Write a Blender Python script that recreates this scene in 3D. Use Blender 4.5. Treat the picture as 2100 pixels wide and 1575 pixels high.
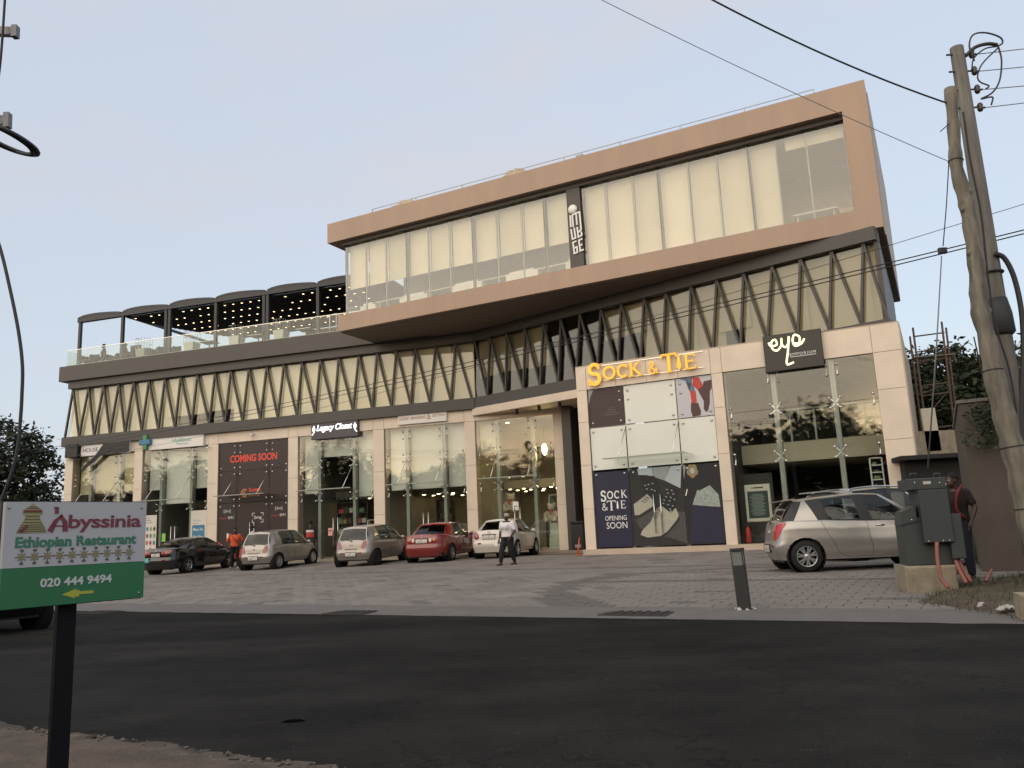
import bpy, bmesh, math, random
from mathutils import Vector, Matrix
random.seed(7)
R = math.radians
sc = bpy.context.scene
for o in list(bpy.data.objects): bpy.data.objects.remove(o)
COL = sc.collection

# ------------------------------------------------------------------ camera
EYE = Vector((0, 0, 1.25))
FPX, PITCH, ROLL = 1672.0, 0.1819, -0.04513          # photo is 2100 x 1575
_F = Vector((0, math.cos(PITCH), math.sin(PITCH)))
_U0 = Vector((0, -math.sin(PITCH), math.cos(PITCH))); _R0 = Vector((1, 0, 0))
_Rr = math.cos(ROLL)*_R0 + math.sin(ROLL)*_U0
_U = -math.sin(ROLL)*_R0 + math.cos(ROLL)*_U0
cam = bpy.data.cameras.new('camera'); cam_o = bpy.data.objects.new('camera', cam); COL.objects.link(cam_o)
cam.sensor_width = 36; cam.lens = FPX/2100*36; cam.clip_start = .05; cam.clip_end = 5000
m = Matrix((( _Rr.x, _U.x, -_F.x, 0), (_Rr.y, _U.y, -_F.y, 0), (_Rr.z, _U.z, -_F.z, EYE.z), (0, 0, 0, 1)))
cam_o.matrix_world = m
sc.camera = cam_o

# ------------------------------------------------------------------ world, sun, exposure
SUN_AZ = math.atan2(-.78, -.62)            # compass of the sunset, behind the camera and to the left
SUN_EL = R(5)
w = bpy.data.worlds.new('World'); sc.world = w; w.use_nodes = True
nt = w.node_tree; nt.nodes.clear()
out = nt.nodes.new('ShaderNodeOutputWorld'); bg = nt.nodes.new('ShaderNodeBackground')
sky = nt.nodes.new('ShaderNodeTexSky'); sky.sky_type = 'NISHITA'; sky.sun_disc = False
sky.sun_elevation = SUN_EL; sky.sun_rotation = math.pi/2 - SUN_AZ
sky.air_density = 1.0; sky.dust_density = 2.2; sky.ozone_density = 1.5; sky.altitude = 50
# thin high cloud: one even veil with soft grey streaks, the same all round the sky
tc = nt.nodes.new('ShaderNodeTexCoord'); mp = nt.nodes.new('ShaderNodeMapping'); mp.inputs['Scale'].default_value = (1, 1, 3.2)
no = nt.nodes.new('ShaderNodeTexNoise'); no.inputs['Scale'].default_value = 2.1; no.inputs['Detail'].default_value = 7; no.inputs['Roughness'].default_value = .55
cr = nt.nodes.new('ShaderNodeValToRGB'); cr.color_ramp.elements[0].position = .46; cr.color_ramp.elements[1].position = .70
cr.color_ramp.elements[0].color = (0, 0, 0, 1); cr.color_ramp.elements[1].color = (.85, .85, .85, 1)
veil = nt.nodes.new('ShaderNodeMix'); veil.data_type = 'RGBA'; veil.inputs['Factor'].default_value = .55
veil.inputs['B'].default_value = (4.75, 5.1, 5.85, 1)
cl = nt.nodes.new('ShaderNodeMix'); cl.data_type = 'RGBA'; cl.inputs['B'].default_value = (3.35, 3.25, 3.45, 1)
L = nt.links.new
L(tc.outputs['Generated'], mp.inputs['Vector']); L(mp.outputs['Vector'], no.inputs['Vector']); L(no.outputs['Fac'], cr.inputs['Fac'])
L(sky.outputs['Color'], veil.inputs['A']); L(veil.outputs['Result'], cl.inputs['A']); L(cr.outputs['Color'], cl.inputs['Factor'])
L(cl.outputs['Result'], bg.inputs['Color']); L(bg.outputs['Background'], out.inputs['Surface'])
bg.inputs['Strength'].default_value = .079
sl = bpy.data.lights.new('sun', 'SUN'); so = bpy.data.objects.new('sun', sl); COL.objects.link(so)
sl.energy = 1.15; sl.angle = R(110); sl.color = (1.0, .83, .62)
LAMP_EL = R(20)
so.rotation_euler = Vector((-math.cos(LAMP_EL)*math.cos(SUN_AZ), -math.cos(LAMP_EL)*math.sin(SUN_AZ), -math.sin(LAMP_EL))).to_track_quat('-Z', 'Y').to_euler()
vs = sc.view_settings; vs.view_transform = 'Standard'; vs.look = 'None'; vs.gamma = 1; vs.exposure = 1.38; vs.use_curve_mapping = False
sc.render.engine = 'CYCLES'; cy = sc.cycles
cy.use_denoising = True; cy.max_bounces = 7; cy.transparent_max_bounces = 14; cy.glossy_bounces = 3; cy.diffuse_bounces = 3
cy.caustics_reflective = False; cy.caustics_refractive = False; cy.sample_clamp_indirect = 4

# ------------------------------------------------------------------ pixel -> place helpers (used to measure the photo)
def ray(x, y):
    d = _F + (x-1050)/FPX*_Rr - (y-787.5)/FPX*_U
    return d/d.y
def onz(x, y, z): d = ray(x, y); return EYE + d*((z-EYE.z)/d.z)
def onY(x, y, Y): return EYE + ray(x, y)*Y
class Plane:                                # a vertical facade plane; local x right along it, y into the building, z up
    def __init__(s, o, deg):
        a = R(deg); s.a = a; s.o = Vector((o[0], o[1], 0)); s.u = Vector((math.cos(a), -math.sin(a), 0)); s.n = Vector((math.sin(a), math.cos(a), 0))
        s.M = Matrix.Translation(s.o) @ Matrix.Rotation(-a, 4, 'Z')
    def hit(s, x, y, d=0):                  # -> (s, z) of the photo pixel on the plane pushed inwards by d
        r = ray(x, y); t = ((s.o-EYE).dot(s.n)+d)/r.dot(s.n); P = EYE + r*t
        return (P-s.o).dot(s.u), P.z
    def S(s, x, y, d=0): return s.hit(x, y, d)[0]
    def Z(s, x, y, d=0): return s.hit(x, y, d)[1]
    def W(s, a, d, z): return s.o + s.u*a + s.n*d + Vector((0, 0, z))
_K = onY(969.5, 760, 36.0); _C = onY(1179.4, 755, 29.34); _B = onz(1811.9, 464.1, 10.35)
PL = Plane(_K, 17.15)        # left wing (shops and zigzag storey)
PZ = Plane(_K, 40.0)         # right run of the zigzag storey
PS = Plane(_C, 27.3)         # projecting two-shop block
PB = Plane(_B, 27.3)         # copper box; local x runs 0 .. -22 to the left

# ------------------------------------------------------------------ materials
MATS = {}
def mat(name, col, rough=.6, metal=0, var=0, vscale=3, bump=0, bscale=40, spec=.5, emit=None, es=0, coat=0, streak=0):
    if name in MATS: return MATS[name]
    M = bpy.data.materials.new(name); M.use_nodes = True; t = M.node_tree; p = t.nodes['Principled BSDF']
    p.inputs['Base Color'].default_value = (*col, 1); p.inputs['Roughness'].default_value = rough; p.inputs['Metallic'].default_value = metal
    p.inputs['Specular IOR Level'].default_value = spec
    if coat: p.inputs['Coat Weight'].default_value = coat; p.inputs['Coat Roughness'].default_value = .06
    if emit: p.inputs['Emission Color'].default_value = (*emit, 1); p.inputs['Emission Strength'].default_value = es
    if var or bump:
        c = t.nodes.new('ShaderNodeTexCoord')
        src = c.outputs['Object']
        if streak:
            mpn = t.nodes.new('ShaderNodeMapping'); mpn.inputs['Scale'].default_value = (1, 1, streak); t.links.new(src, mpn.inputs['Vector']); src = mpn.outputs['Vector']
    if var:
        n = t.nodes.new('ShaderNodeTexNoise'); n.inputs['Scale'].default_value = vscale; n.inputs['Detail'].default_value = 8; n.inputs['Roughness'].default_value = .62
        r = t.nodes.new('ShaderNodeValToRGB'); r.color_ramp.elements[0].position = .28; r.color_ramp.elements[1].position = .72
        r.color_ramp.elements[0].color = (*[max(0, k*(1-var)) for k in col], 1); r.color_ramp.elements[1].color = (*[min(1, k*(1+var)) for k in col], 1)
        t.links.new(src, n.inputs['Vector']); t.links.new(n.outputs['Fac'], r.inputs['Fac']); t.links.new(r.outputs['Color'], p.inputs['Base Color'])
        mr = t.nodes.new('ShaderNodeMapRange'); mr.inputs['To Min'].default_value = max(.02, rough-.08); mr.inputs['To Max'].default_value = min(1, rough+.08)
        t.links.new(n.outputs['Fac'], mr.inputs['Value']); t.links.new(mr.outputs['Result'], p.inputs['Roughness'])
    if bump:
        n2 = t.nodes.new('ShaderNodeTexNoise'); n2.inputs['Scale'].default_value = bscale; n2.inputs['Detail'].default_value = 5
        b = t.nodes.new('ShaderNodeBump'); b.inputs['Strength'].default_value = bump; b.inputs['Distance'].default_value = .02
        t.links.new(src, n2.inputs['Vector']); t.links.new(n2.outputs['Fac'], b.inputs['Height']); t.links.new(b.outputs['Normal'], p.inputs['Normal'])
    MATS[name] = M; return M
def glass(name, tint, ior=1.55, rough=.015, wav=.0):
    if name in MATS: return MATS[name]
    M = bpy.data.materials.new(name); M.use_nodes = True; t = M.node_tree; t.nodes.clear()
    o = t.nodes.new('ShaderNodeOutputMaterial'); tr = t.nodes.new('ShaderNodeBsdfTransparent'); tr.inputs['Color'].default_value = (*tint, 1)
    g = t.nodes.new('ShaderNodeBsdfGlossy'); g.inputs['Roughness'].default_value = rough; g.inputs['Color'].default_value = (.95, .96, .93, 1)
    f = t.nodes.new('ShaderNodeFresnel'); x = t.nodes.new('ShaderNodeMixShader')
    ge = t.nodes.new('ShaderNodeNewGeometry'); mi_ = t.nodes.new('ShaderNodeMapRange'); mi_.inputs['To Min'].default_value = ior; mi_.inputs['To Max'].default_value = 1/ior   # same reflectance on both faces of a thin pane
    t.links.new(ge.outputs['Backfacing'], mi_.inputs['Value']); t.links.new(mi_.outputs['Result'], f.inputs['IOR'])
    if wav:
        c = t.nodes.new('ShaderNodeTexCoord'); n = t.nodes.new('ShaderNodeTexNoise'); n.inputs['Scale'].default_value = .9; n.inputs['Detail'].default_value = 1
        b = t.nodes.new('ShaderNodeBump'); b.inputs['Strength'].default_value = wav; b.inputs['Distance'].default_value = .02
        t.links.new(c.outputs['Object'], n.inputs['Vector']); t.links.new(n.outputs['Fac'], b.inputs['Height']); t.links.new(b.outputs['Normal'], g.inputs['Normal'])
    t.links.new(f.outputs['Fac'], x.inputs['Fac']); t.links.new(tr.outputs['BSDF'], x.inputs[1]); t.links.new(g.outputs['BSDF'], x.inputs[2]); t.links.new(x.outputs['Shader'], o.inputs['Surface'])
    MATS[name] = M; return M
G = glass('shop_glass', (.955, .975, .955), 1.62, .02, .12)
GZ = glass('upper_glass', (.95, .955, .92), 1.62, .02, .12)
GT = glass('shaded_upper_glass', (.80, .79, .74), 1.62, .02, .12)  # darker copy of upper_glass: dimness under the overhang put into the tint
GB = glass('box_glass', (.965, .967, .945), 1.8, .02, .10)
GR = glass('railing_glass', (.90, .93, .90), 1.5)
GC = glass('car_glass', (.16, .19, .18), 1.55)
beige = mat('beige_cladding', (.70, .60, .485), .55, var=.10, vscale=1.1, bump=.05, bscale=60)
beige2 = mat('beige_render', (.52, .42, .33), .75, var=.1, vscale=2, bump=.1)
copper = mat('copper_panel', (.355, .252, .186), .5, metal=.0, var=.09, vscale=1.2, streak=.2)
dark = mat('dark_grey_metal', (.058, .054, .050), .5, var=.12, vscale=2)
darker = mat('charcoal_metal', (.022, .022, .023), .5)
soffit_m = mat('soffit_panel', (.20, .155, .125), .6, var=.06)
blind_m = mat('cream_blind', (.74, .68, .52), .85, var=.04, vscale=1.2)
blind_w = mat('white_blind', (.76, .76, .69), .85, var=.04, vscale=1.2)
blind_y = mat('yellow_blind', (.56, .48, .28), .85, var=.04, vscale=1.2)
steel = mat('brushed_steel', (.62, .61, .58), .25, metal=1)
fin_m = mat('mullion_steel', (.30, .31, .28), .45, metal=.3, var=.1)
white_p = mat('white_paint', (.78, .77, .74), .5)
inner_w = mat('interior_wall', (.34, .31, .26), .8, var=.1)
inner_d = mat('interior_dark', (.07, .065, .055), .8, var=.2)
inner_f = mat('interior_floor', (.30, .27, .23), .4)
lamp_m = mat('downlight', (.9, .85, .7), .5, emit=(1.0, .78, .42), es=9)
lamp_t = mat('terrace_light', (.9, .85, .7), .5, emit=(1.0, .74, .42), es=1.7)

# ------------------------------------------------------------------ mesh helpers
I4 = Matrix.Identity(4)
class MB:
    def __init__(s, M=None): s.v = []; s.f = []; s.mi = []; s.M = M or I4; s.cm = 0; s.sm = []; s.smooth = False
    def add(s, vs, fs):
        b = len(s.v); s.v += [s.M @ Vector(p) for p in vs]
        for f in fs: s.f.append([b+i for i in f]); s.mi.append(s.cm); s.sm.append(s.smooth)
        return s
    def box(s, x0, x1, y0, y1, z0, z1):
        return s.add([(x0, y0, z0), (x1, y0, z0), (x1, y1, z0), (x0, y1, z0), (x0, y0, z1), (x1, y0, z1), (x1, y1, z1), (x0, y1, z1)],
                     [(0, 3, 2, 1), (4, 5, 6, 7), (0, 1, 5, 4), (1, 2, 6, 5), (2, 3, 7, 6), (3, 0, 4, 7)])
    def bev(s, x0, x1, y0, y1, z0, z1, b):           # box with a chamfered front (y0) edge all round
        V = []
        for y, i in ((y1, 0), (y0+b, 0), (y0, b)):
            V += [(x0+i, y, z0+i), (x1-i, y, z0+i), (x1-i, y, z1-i), (x0+i, y, z1-i)]
        Fq = [(3, 2, 1, 0), (8, 9, 10, 11)]
        for k in (0, 4):
            for j in range(4): Fq.append((k+j, k+(j+1) % 4, k+4+(j+1) % 4, k+4+j))
        return s.add(V, Fq)
    def quad(s, a, b, c, d): return s.add([a, b, c, d], [(0, 1, 2, 3)])
    def poly(s, pts): return s.add(pts, [tuple(range(len(pts)))])
    def prism(s, pts, d):                            # closed polygon extruded by vector d
        n = len(pts); d = Vector(d); q = [Vector(p) for p in pts]
        return s.add(q+[p+d for p in q], [tuple(range(n))[::-1], tuple(range(n, 2*n))]+[(i, (i+1) % n, n+(i+1) % n, n+i) for i in range(n)])
    def bar(s, a, b, w, h, up=(0, 0, 1)):            # rectangular bar between two points
        a, b = Vector(a), Vector(b); d = (b-a).normalized(); up = Vector(up)
        x = d.cross(up)
        if x.length < 1e-4: x = d.cross(Vector((0, 1, 0)))
        x.normalize(); y = x.cross(d).normalized(); x = x*w/2; y = y*h/2
        return s.add([a-x-y, a+x-y, a+x+y, a-x+y, b-x-y, b+x-y, b+x+y, b-x+y], [(0, 3, 2, 1), (4, 5, 6, 7), (0, 1, 5, 4), (1, 2, 6, 5), (2, 3, 7, 6), (3, 0, 4, 7)])
    def tube(s, pts, r, n=8, closed=False):
        pts = [Vector(p) for p in pts]; rs = r if isinstance(r, (list, tuple)) else [r]*len(pts); V = []; Fs = []; px = None
        sm = s.smooth; s.smooth = n > 4
        for i, p in enumerate(pts):
            if closed: d = pts[(i+1) % len(pts)]-pts[i-1]
            else: d = pts[min(i+1, len(pts)-1)]-pts[max(i-1, 0)]
            d.normalize()
            if px is None:
                px = d.cross(Vector((0, 0, 1)))
                if px.length < .05: px = d.cross(Vector((0, 1, 0)))
            px = (px-d*px.dot(d)).normalized(); py = d.cross(px)
            for k in range(n): a = 2*math.pi*k/n; V.append(p+(px*math.cos(a)+py*math.sin(a))*rs[i])
        m = len(pts)
        for i in range(m if closed else m-1):
            j = (i+1) % m
            for k in range(n): Fs.append((i*n+k, i*n+(k+1) % n, j*n+(k+1) % n, j*n+k))
        if not closed: Fs.append(tuple(range(n))[::-1]); Fs.append(tuple(range((m-1)*n, m*n)))
        s.add(V, Fs); s.smooth = sm; return s
    def cyl(s, a, b, r, n=16, r2=None): return s.tube([a, b], [r, r if r2 is None else r2], n)
    def lathe(s, prof, n=16, c=(0, 0, 0), axis='z', cap=True):   # profile (r, h)
        V = []; Fs = []; m = len(prof); sm = s.smooth; s.smooth = True
        for r, h in prof:
            for k in range(n):
                a = 2*math.pi*k/n; x, y = r*math.cos(a), r*math.sin(a)
                V.append(Vector(c)+(Vector((x, y, h)) if axis == 'z' else Vector((x, h, y)) if axis == 'y' else Vector((h, x, y))))
        for i in range(m-1):
            for k in range(n): Fs.append((i*n+k, i*n+(k+1) % n, (i+1)*n+(k+1) % n, (i+1)*n+k))
        if cap and prof[0][0] > 1e-4: Fs.append(tuple(range(n))[::-1])
        if cap and prof[-1][0] > 1e-4: Fs.append(tuple(range((m-1)*n, m*n)))
        s.add(V, Fs); s.smooth = sm; return s
    def ball(s, c, rx, ry=None, rz=None, n=12, m=8):
        ry = rx if ry is None else ry; rz = rx if rz is None else rz; V = []; Fs = []; sm = s.smooth; s.smooth = True
        for i in range(m+1):
            t = math.pi*i/m
            for k in range(n): a = 2*math.pi*k/n; V.append((c[0]+rx*math.sin(t)*math.cos(a), c[1]+ry*math.sin(t)*math.sin(a), c[2]+rz*math.cos(t)))
        for i in range(m):
            for k in range(n): Fs.append((i*n+k, (i+1)*n+k, (i+1)*n+(k+1) % n, i*n+(k+1) % n))
        s.add(V, Fs); s.smooth = sm; return s
    def build(s, name, mats, parent=None):
        me = bpy.data.meshes.new(name); inv = parent.matrix_world.inverted() if parent else I4
        me.from_pydata([inv @ v for v in s.v], [], s.f)
        for k in (mats if isinstance(mats, (list, tuple)) else [mats]): me.materials.append(k)
        me.polygons.foreach_set('material_index', s.mi); me.polygons.foreach_set('use_smooth', s.sm)
        me.validate(); me.update()
        o = bpy.data.objects.new(name, me); COL.objects.link(o)
        if parent: o.parent = parent; _world(o, parent)
        return o
def _world(o, parent): o.matrix_world = parent.matrix_world.copy(); o.matrix_parent_inverse = I4; o.matrix_basis = I4
def recalc(o):
    bm = bmesh.new(); bm.from_mesh(o.data); bmesh.ops.remove_doubles(bm, verts=bm.verts, dist=1e-5); bmesh.ops.recalc_face_normals(bm, faces=bm.faces); bm.to_mesh(o.data); bm.free(); return o
def tag(o, label=None, cat=None, group=None, kind=None):
    for k, v in (('label', label), ('category', cat), ('group', group), ('kind', kind)):
        if v: o[k] = v
    return o
def empty(name, M, label=None, cat=None, group=None):
    o = bpy.data.objects.new(name, None); COL.objects.link(o); o.empty_display_size = .2
    if not isinstance(M, Matrix): M = Matrix.Translation(Vector(M))
    o.matrix_world = M; o.matrix_basis = M
    return tag(o, label, cat, group)
def put(name, mesh, parent, M):                      # another object on the same mesh; M is in world space
    o = bpy.data.objects.new(name, mesh); COL.objects.link(o)
    if parent: o.parent = parent; o.matrix_parent_inverse = I4; o.matrix_basis = parent.matrix_world.inverted() @ M; o.matrix_world = M
    else: o.matrix_basis = M; o.matrix_world = M
    return o
def at(P, s, d, z): return P.M @ Matrix.Translation((s, d, z))
def text(name, body, M, w, h, material, parent, depth=.004, bold=0, shear=0, align='c', spacing=1):
    """flat lettering fitted in a w x h box centred on M's origin, in M's x-z plane, facing -y"""
    cu = bpy.data.curves.new(name, 'FONT'); cu.body = body; cu.extrude = depth; cu.offset = bold; cu.shear = shear; cu.space_character = spacing
    cu.resolution_u = 3
    t = bpy.data.objects.new(name, cu); COL.objects.link(t)
    me = bpy.data.meshes.new_from_object(t.evaluated_get(bpy.context.evaluated_depsgraph_get())); bpy.data.objects.remove(t)
    xs = [v.co.x for v in me.vertices]; ys = [v.co.y for v in me.vertices]; x0, x1, y0, y1 = min(xs), max(xs), min(ys), max(ys)
    kx = w/(x1-x0); ky = h/(y1-y0)
    inv = parent.matrix_world.inverted() if parent else I4
    for v in me.vertices:
        v.co = inv @ (M @ Vector(((v.co.x-(x0+x1)/2)*kx, -v.co.z, (v.co.y-(y0+y1)/2)*ky)))
    me.materials.clear(); me.materials.append(material)
    o = bpy.data.objects.new(name, me); COL.objects.link(o)
    if parent: o.parent = parent; _world(o, parent)
    return o
def smooth_path(pts, n=6):                            # Catmull-Rom through points
    p = [Vector(q) for q in pts]; p = [2*p[0]-p[1]]+p+[2*p[-1]-p[-2]]; r = []
    for i in range(1, len(p)-2):
        for k in range(n):
            t = k/n; r.append(.5*((2*p[i])+(p[i+1]-p[i-1])*t+(2*p[i-1]-5*p[i]+4*p[i+1]-p[i+2])*t*t+(3*p[i]-p[i-1]-3*p[i+1]+p[i+2])*t**3))
    return r+[p[-2]]
# ================================================================== ground, road, lot
ROAD = Plane((-.16, 12.98), 30.5)                     # local x along the road edge, y (v) away from the road
_prof = [(-.01, 0), (0, 0), (1.0, .045), (2.5, .13), (4, .2), (6, .255), (10, .265), (12, .295), (13.8, .365), (15.5, .42), (60, .46)]
def zv(v):
    for (a, za), (b, zb) in zip(_prof, _prof[1:]):
        if v <= b: return za+(zb-za)*max(0, (v-a))/(b-a)
    return .46
def vof(x, y): return (Vector((x, y, 0))-ROAD.o).dot(ROAD.n)
def zg(x, y): return zv(vof(x, y))
def ground_at(x, y, it=12):                           # where the ray of a photo pixel meets the lot
    z = .25
    for _ in range(it): P = onz(x, y, z); z = zg(P.x, P.y)
    return onz(x, y, z)
asphalt = mat('asphalt', (.0165, .0158, .0146), .92, var=.32, vscale=1.1, bump=.55, bscale=150, spec=.12)
def asphalt_nodes():
    t = asphalt.node_tree; p = t.nodes['Principled BSDF']; c = t.nodes.new('ShaderNodeTexCoord'); N = t.nodes.new; K_ = t.links.new
    old = p.inputs['Base Color'].links[0].from_socket
    v = N('ShaderNodeTexVoronoi'); v.inputs['Scale'].default_value = 38
    r = N('ShaderNodeValToRGB'); r.color_ramp.elements[0].position = 0; r.color_ramp.elements[1].position = .22
    r.color_ramp.elements[0].color = (1, 1, 1, 1); r.color_ramp.elements[1].color = (0, 0, 0, 1)
    n = N('ShaderNodeTexNoise'); n.inputs['Scale'].default_value = 9
    mu = N('ShaderNodeMath'); mu.operation = 'MULTIPLY'; r2 = N('ShaderNodeValToRGB'); r2.color_ramp.elements[0].position = .5; r2.color_ramp.elements[1].position = .66
    mx = N('ShaderNodeMix'); mx.data_type = 'RGBA'; mx.inputs['B'].default_value = (.16, .15, .135, 1)
    K_(c.outputs['Object'], v.inputs['Vector']); K_(v.outputs['Distance'], r.inputs['Fac']); K_(c.outputs['Object'], n.inputs['Vector']); K_(n.outputs['Fac'], r2.inputs['Fac'])
    K_(r.outputs['Color'], mu.inputs[0]); K_(r2.outputs['Color'], mu.inputs[1]); K_(mu.outputs['Value'], mx.inputs['Factor'])
    # wheel-polished tracks and dusty bands run along the road; big soft patches break them up
    rot = N('ShaderNodeMapping'); rot.inputs['Rotation'].default_value = (0, 0, ROAD.a); rot.inputs['Scale'].default_value = (.07, .55, 1)
    band = N('ShaderNodeTexNoise'); band.inputs['Scale'].default_value = 1.0; band.inputs['Detail'].default_value = 6; band.inputs['Roughness'].default_value = .6
    big = N('ShaderNodeTexNoise'); big.inputs['Scale'].default_value = .35; big.inputs['Detail'].default_value = 9; big.inputs['Roughness'].default_value = .65
    ad = N('ShaderNodeMath'); ad.operation = 'ADD'; mr = N('ShaderNodeMapRange'); mr.inputs['From Min'].default_value = .82; mr.inputs['From Max'].default_value = 1.2; mr.inputs['To Min'].default_value = .6; mr.inputs['To Max'].default_value = 1.6
    sc_ = N('ShaderNodeVectorMath'); sc_.operation = 'SCALE'
    cr_ = N('ShaderNodeTexVoronoi'); cr_.feature = 'DISTANCE_TO_EDGE'; cr_.inputs['Scale'].default_value = .55; wob = N('ShaderNodeVectorMath'); wob.operation = 'ADD'; wn = N('ShaderNodeTexNoise'); wn.inputs['Scale'].default_value = 2.5; wn.inputs['Detail'].default_value = 6
    ck = N('ShaderNodeValToRGB'); ck.color_ramp.elements[0].position = 0; ck.color_ramp.elements[1].position = .012; ck.color_ramp.elements[0].color = (.35, .35, .35, 1); ck.color_ramp.elements[1].color = (1, 1, 1, 1)
    m2 = N('ShaderNodeMix'); m2.data_type = 'RGBA'; m2.blend_type = 'MULTIPLY'; m2.inputs['Factor'].default_value = .7
    K_(c.outputs['Object'], rot.inputs['Vector']); K_(rot.outputs['Vector'], band.inputs['Vector']); K_(c.outputs['Object'], big.inputs['Vector']); K_(band.outputs['Fac'], ad.inputs[0]); K_(big.outputs['Fac'], ad.inputs[1]); K_(ad.outputs['Value'], mr.inputs['Value'])
    K_(old, mx.inputs['A']); K_(mx.outputs['Result'], sc_.inputs[0]); K_(mr.outputs['Result'], sc_.inputs['Scale'])
    K_(c.outputs['Object'], wn.inputs['Vector']); K_(c.outputs['Object'], wob.inputs[0]); K_(wn.outputs['Color'], wob.inputs[1]); K_(wob.outputs['Vector'], cr_.inputs['Vector']); K_(cr_.outputs['Distance'], ck.inputs['Fac'])
    K_(sc_.outputs['Vector'], m2.inputs['A']); K_(ck.outputs['Color'], m2.inputs['B']); K_(m2.outputs['Result'], p.inputs['Base Color'])
asphalt_nodes()
strip_m = mat('edge_concrete', (.135, .125, .115), .85, var=.16, vscale=2.2, bump=.3, bscale=90)
lot_m = mat('lot_bedding', (.155, .14, .126), .9, var=.2, vscale=.9, bump=.3, bscale=60)
pav_m = mat('paver_grey', (.20, .18, .162), .85, var=.26, vscale=1.0, bump=.3, bscale=70)
pav_d = mat('paver_dark', (.125, .113, .104), .85, var=.2, vscale=1.0, bump=.3, bscale=70)
dirt_m = mat('dirt', (.088, .066, .047), .95, var=.45, vscale=3, bump=1.0, bscale=30)
earth = mat('far_ground', (.12, .11, .08), .95, var=.3, vscale=.05)

mb = MB(); mb.box(-1500, 1500, -1500, 1500, -.6, -.15); tag(mb.build('ground', earth), 'wide flat brown earth around the plot', kind='structure')
mb = MB(ROAD.M); mb.quad((-120, -17, 0), (60, -17, 0), (60, .0, 0), (-120, .0, 0)); mb.quad((-120, -17, 0), (-120, -17, -.2), (60, -17, -.2), (60, -17, 0))
road = tag(mb.build('road', asphalt), 'dark worn asphalt road crossing the foreground', kind='structure')
mb = MB(ROAD.M); vs_ = [p[0] for p in _prof[1:]]
for a, b in zip(vs_, vs_[1:]):
    for x0, x1 in ((-70, -40), (-40, -10), (-10, 20), (20, 45)):
        mb.quad((x0, a, zv(a)-.03), (x1, a, zv(a)-.03), (x1, b, zv(b)-.03), (x0, b, zv(b)-.03))
lot = tag(mb.build('parking_lot', lot_m), 'paved grey forecourt between the road and the shops', kind='structure')
mb = MB(ROAD.M)
for a, b in ((0.0, .35), (.35, .7), (.7, 1.08)):
    mb.quad((-70, a, zv(a)+.004), (45, a, zv(a)+.004), (45, b, zv(b)+.004), (-70, b, zv(b)+.004))
rv = random.Random(12); xs_ = [-70, -40]+[-36+.22*k for k in range(240)]+[20, 45]; V = []; Fq = []
for x in xs_: V += [(x, -.015-abs(rv.gauss(0, .028)), .0035), (x, .02, .0045)]
for i in range(len(xs_)-1): Fq.append((2*i, 2*i+2, 2*i+3, 2*i+1))
mb.add(V, Fq)
tag(mb.build('road_edge_strip', strip_m), 'smooth grey concrete strip along the far road edge', kind='structure')
# dirt verge on the camera's side, lower left
pts = [onz(x, y, .012) for x, y in ((-60, 1470), (60, 1492), (160, 1503), (280, 1514), (400, 1535), (520, 1552), (640, 1566), (760, 1580), (960, 1594))]
_nr = [onz(-700, 1640, .05), onz(0, 1760, .05), onz(500, 1800, .05), onz(900, 1800, .05)]
mb = MB(); bmv = []
N_ = 60
def _edge(t):
    k = t*(len(pts)-1); i = min(int(k), len(pts)-2); return pts[i].lerp(pts[i+1], k-i)
def _near(t):
    k = t*(len(_nr)-1); i = min(int(k), len(_nr)-2); return _nr[i].lerp(_nr[i+1], k-i)
rv = random.Random(4); M_ = 26; V = []; Fq = []
for i in range(N_+1):
    for j in range(M_+1):
        p = _edge(i/N_).lerp(_near(i/N_), j/M_); h = 0 if j == 0 else .006+.035*min(1, j/5)+rv.uniform(-.007, .007)
        jit = rv.uniform(-.05, .05) if j < 3 else 0
        V.append((p.x+jit, p.y+jit, .006+h if j else .003))
for i in range(N_):
    for j in range(M_): a = i*(M_+1)+j; Fq.append((a, a+1, a+M_+2, a+M_+1))
mb.smooth = True; mb.add(V, Fq); verge = tag(mb.build('dirt_verge', dirt_m), 'brown gravelly dirt verge beside the road at lower left', kind='structure'); recalc(verge)
# loose stones on the verge (uncountable)
mb = MB(); rv = random.Random(9)
for k in range(520):
    t = rv.random(); q = rv.random()**1.3; p = _edge(t).lerp(_near(t), .03+q*.8); r = rv.uniform(.006, .026)*(1 if rv.random() < .93 else 1.8)
    c = Vector((p.x, p.y, .03)); V = [c+Vector((rv.uniform(.6, 1.2)*r*sx, rv.uniform(.6, 1.2)*r*sy, rv.uniform(.3, .8)*r*sz)) for sx, sy, sz in ((1, 0, 0), (0, 1, 0), (-1, 0, 0), (0, -1, 0), (0, 0, 1), (0, 0, -1))]
    mb.add(V, [(0, 1, 4), (1, 2, 4), (2, 3, 4), (3, 0, 4), (1, 0, 5), (2, 1, 5), (3, 2, 5), (0, 3, 5)])
tag(mb.build('gravel', mat('pebble', (.12, .10, .08), .9, var=.4, vscale=20)), 'loose pebbles scattered over the brown dirt verge', 'gravel', kind='stuff')

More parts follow.
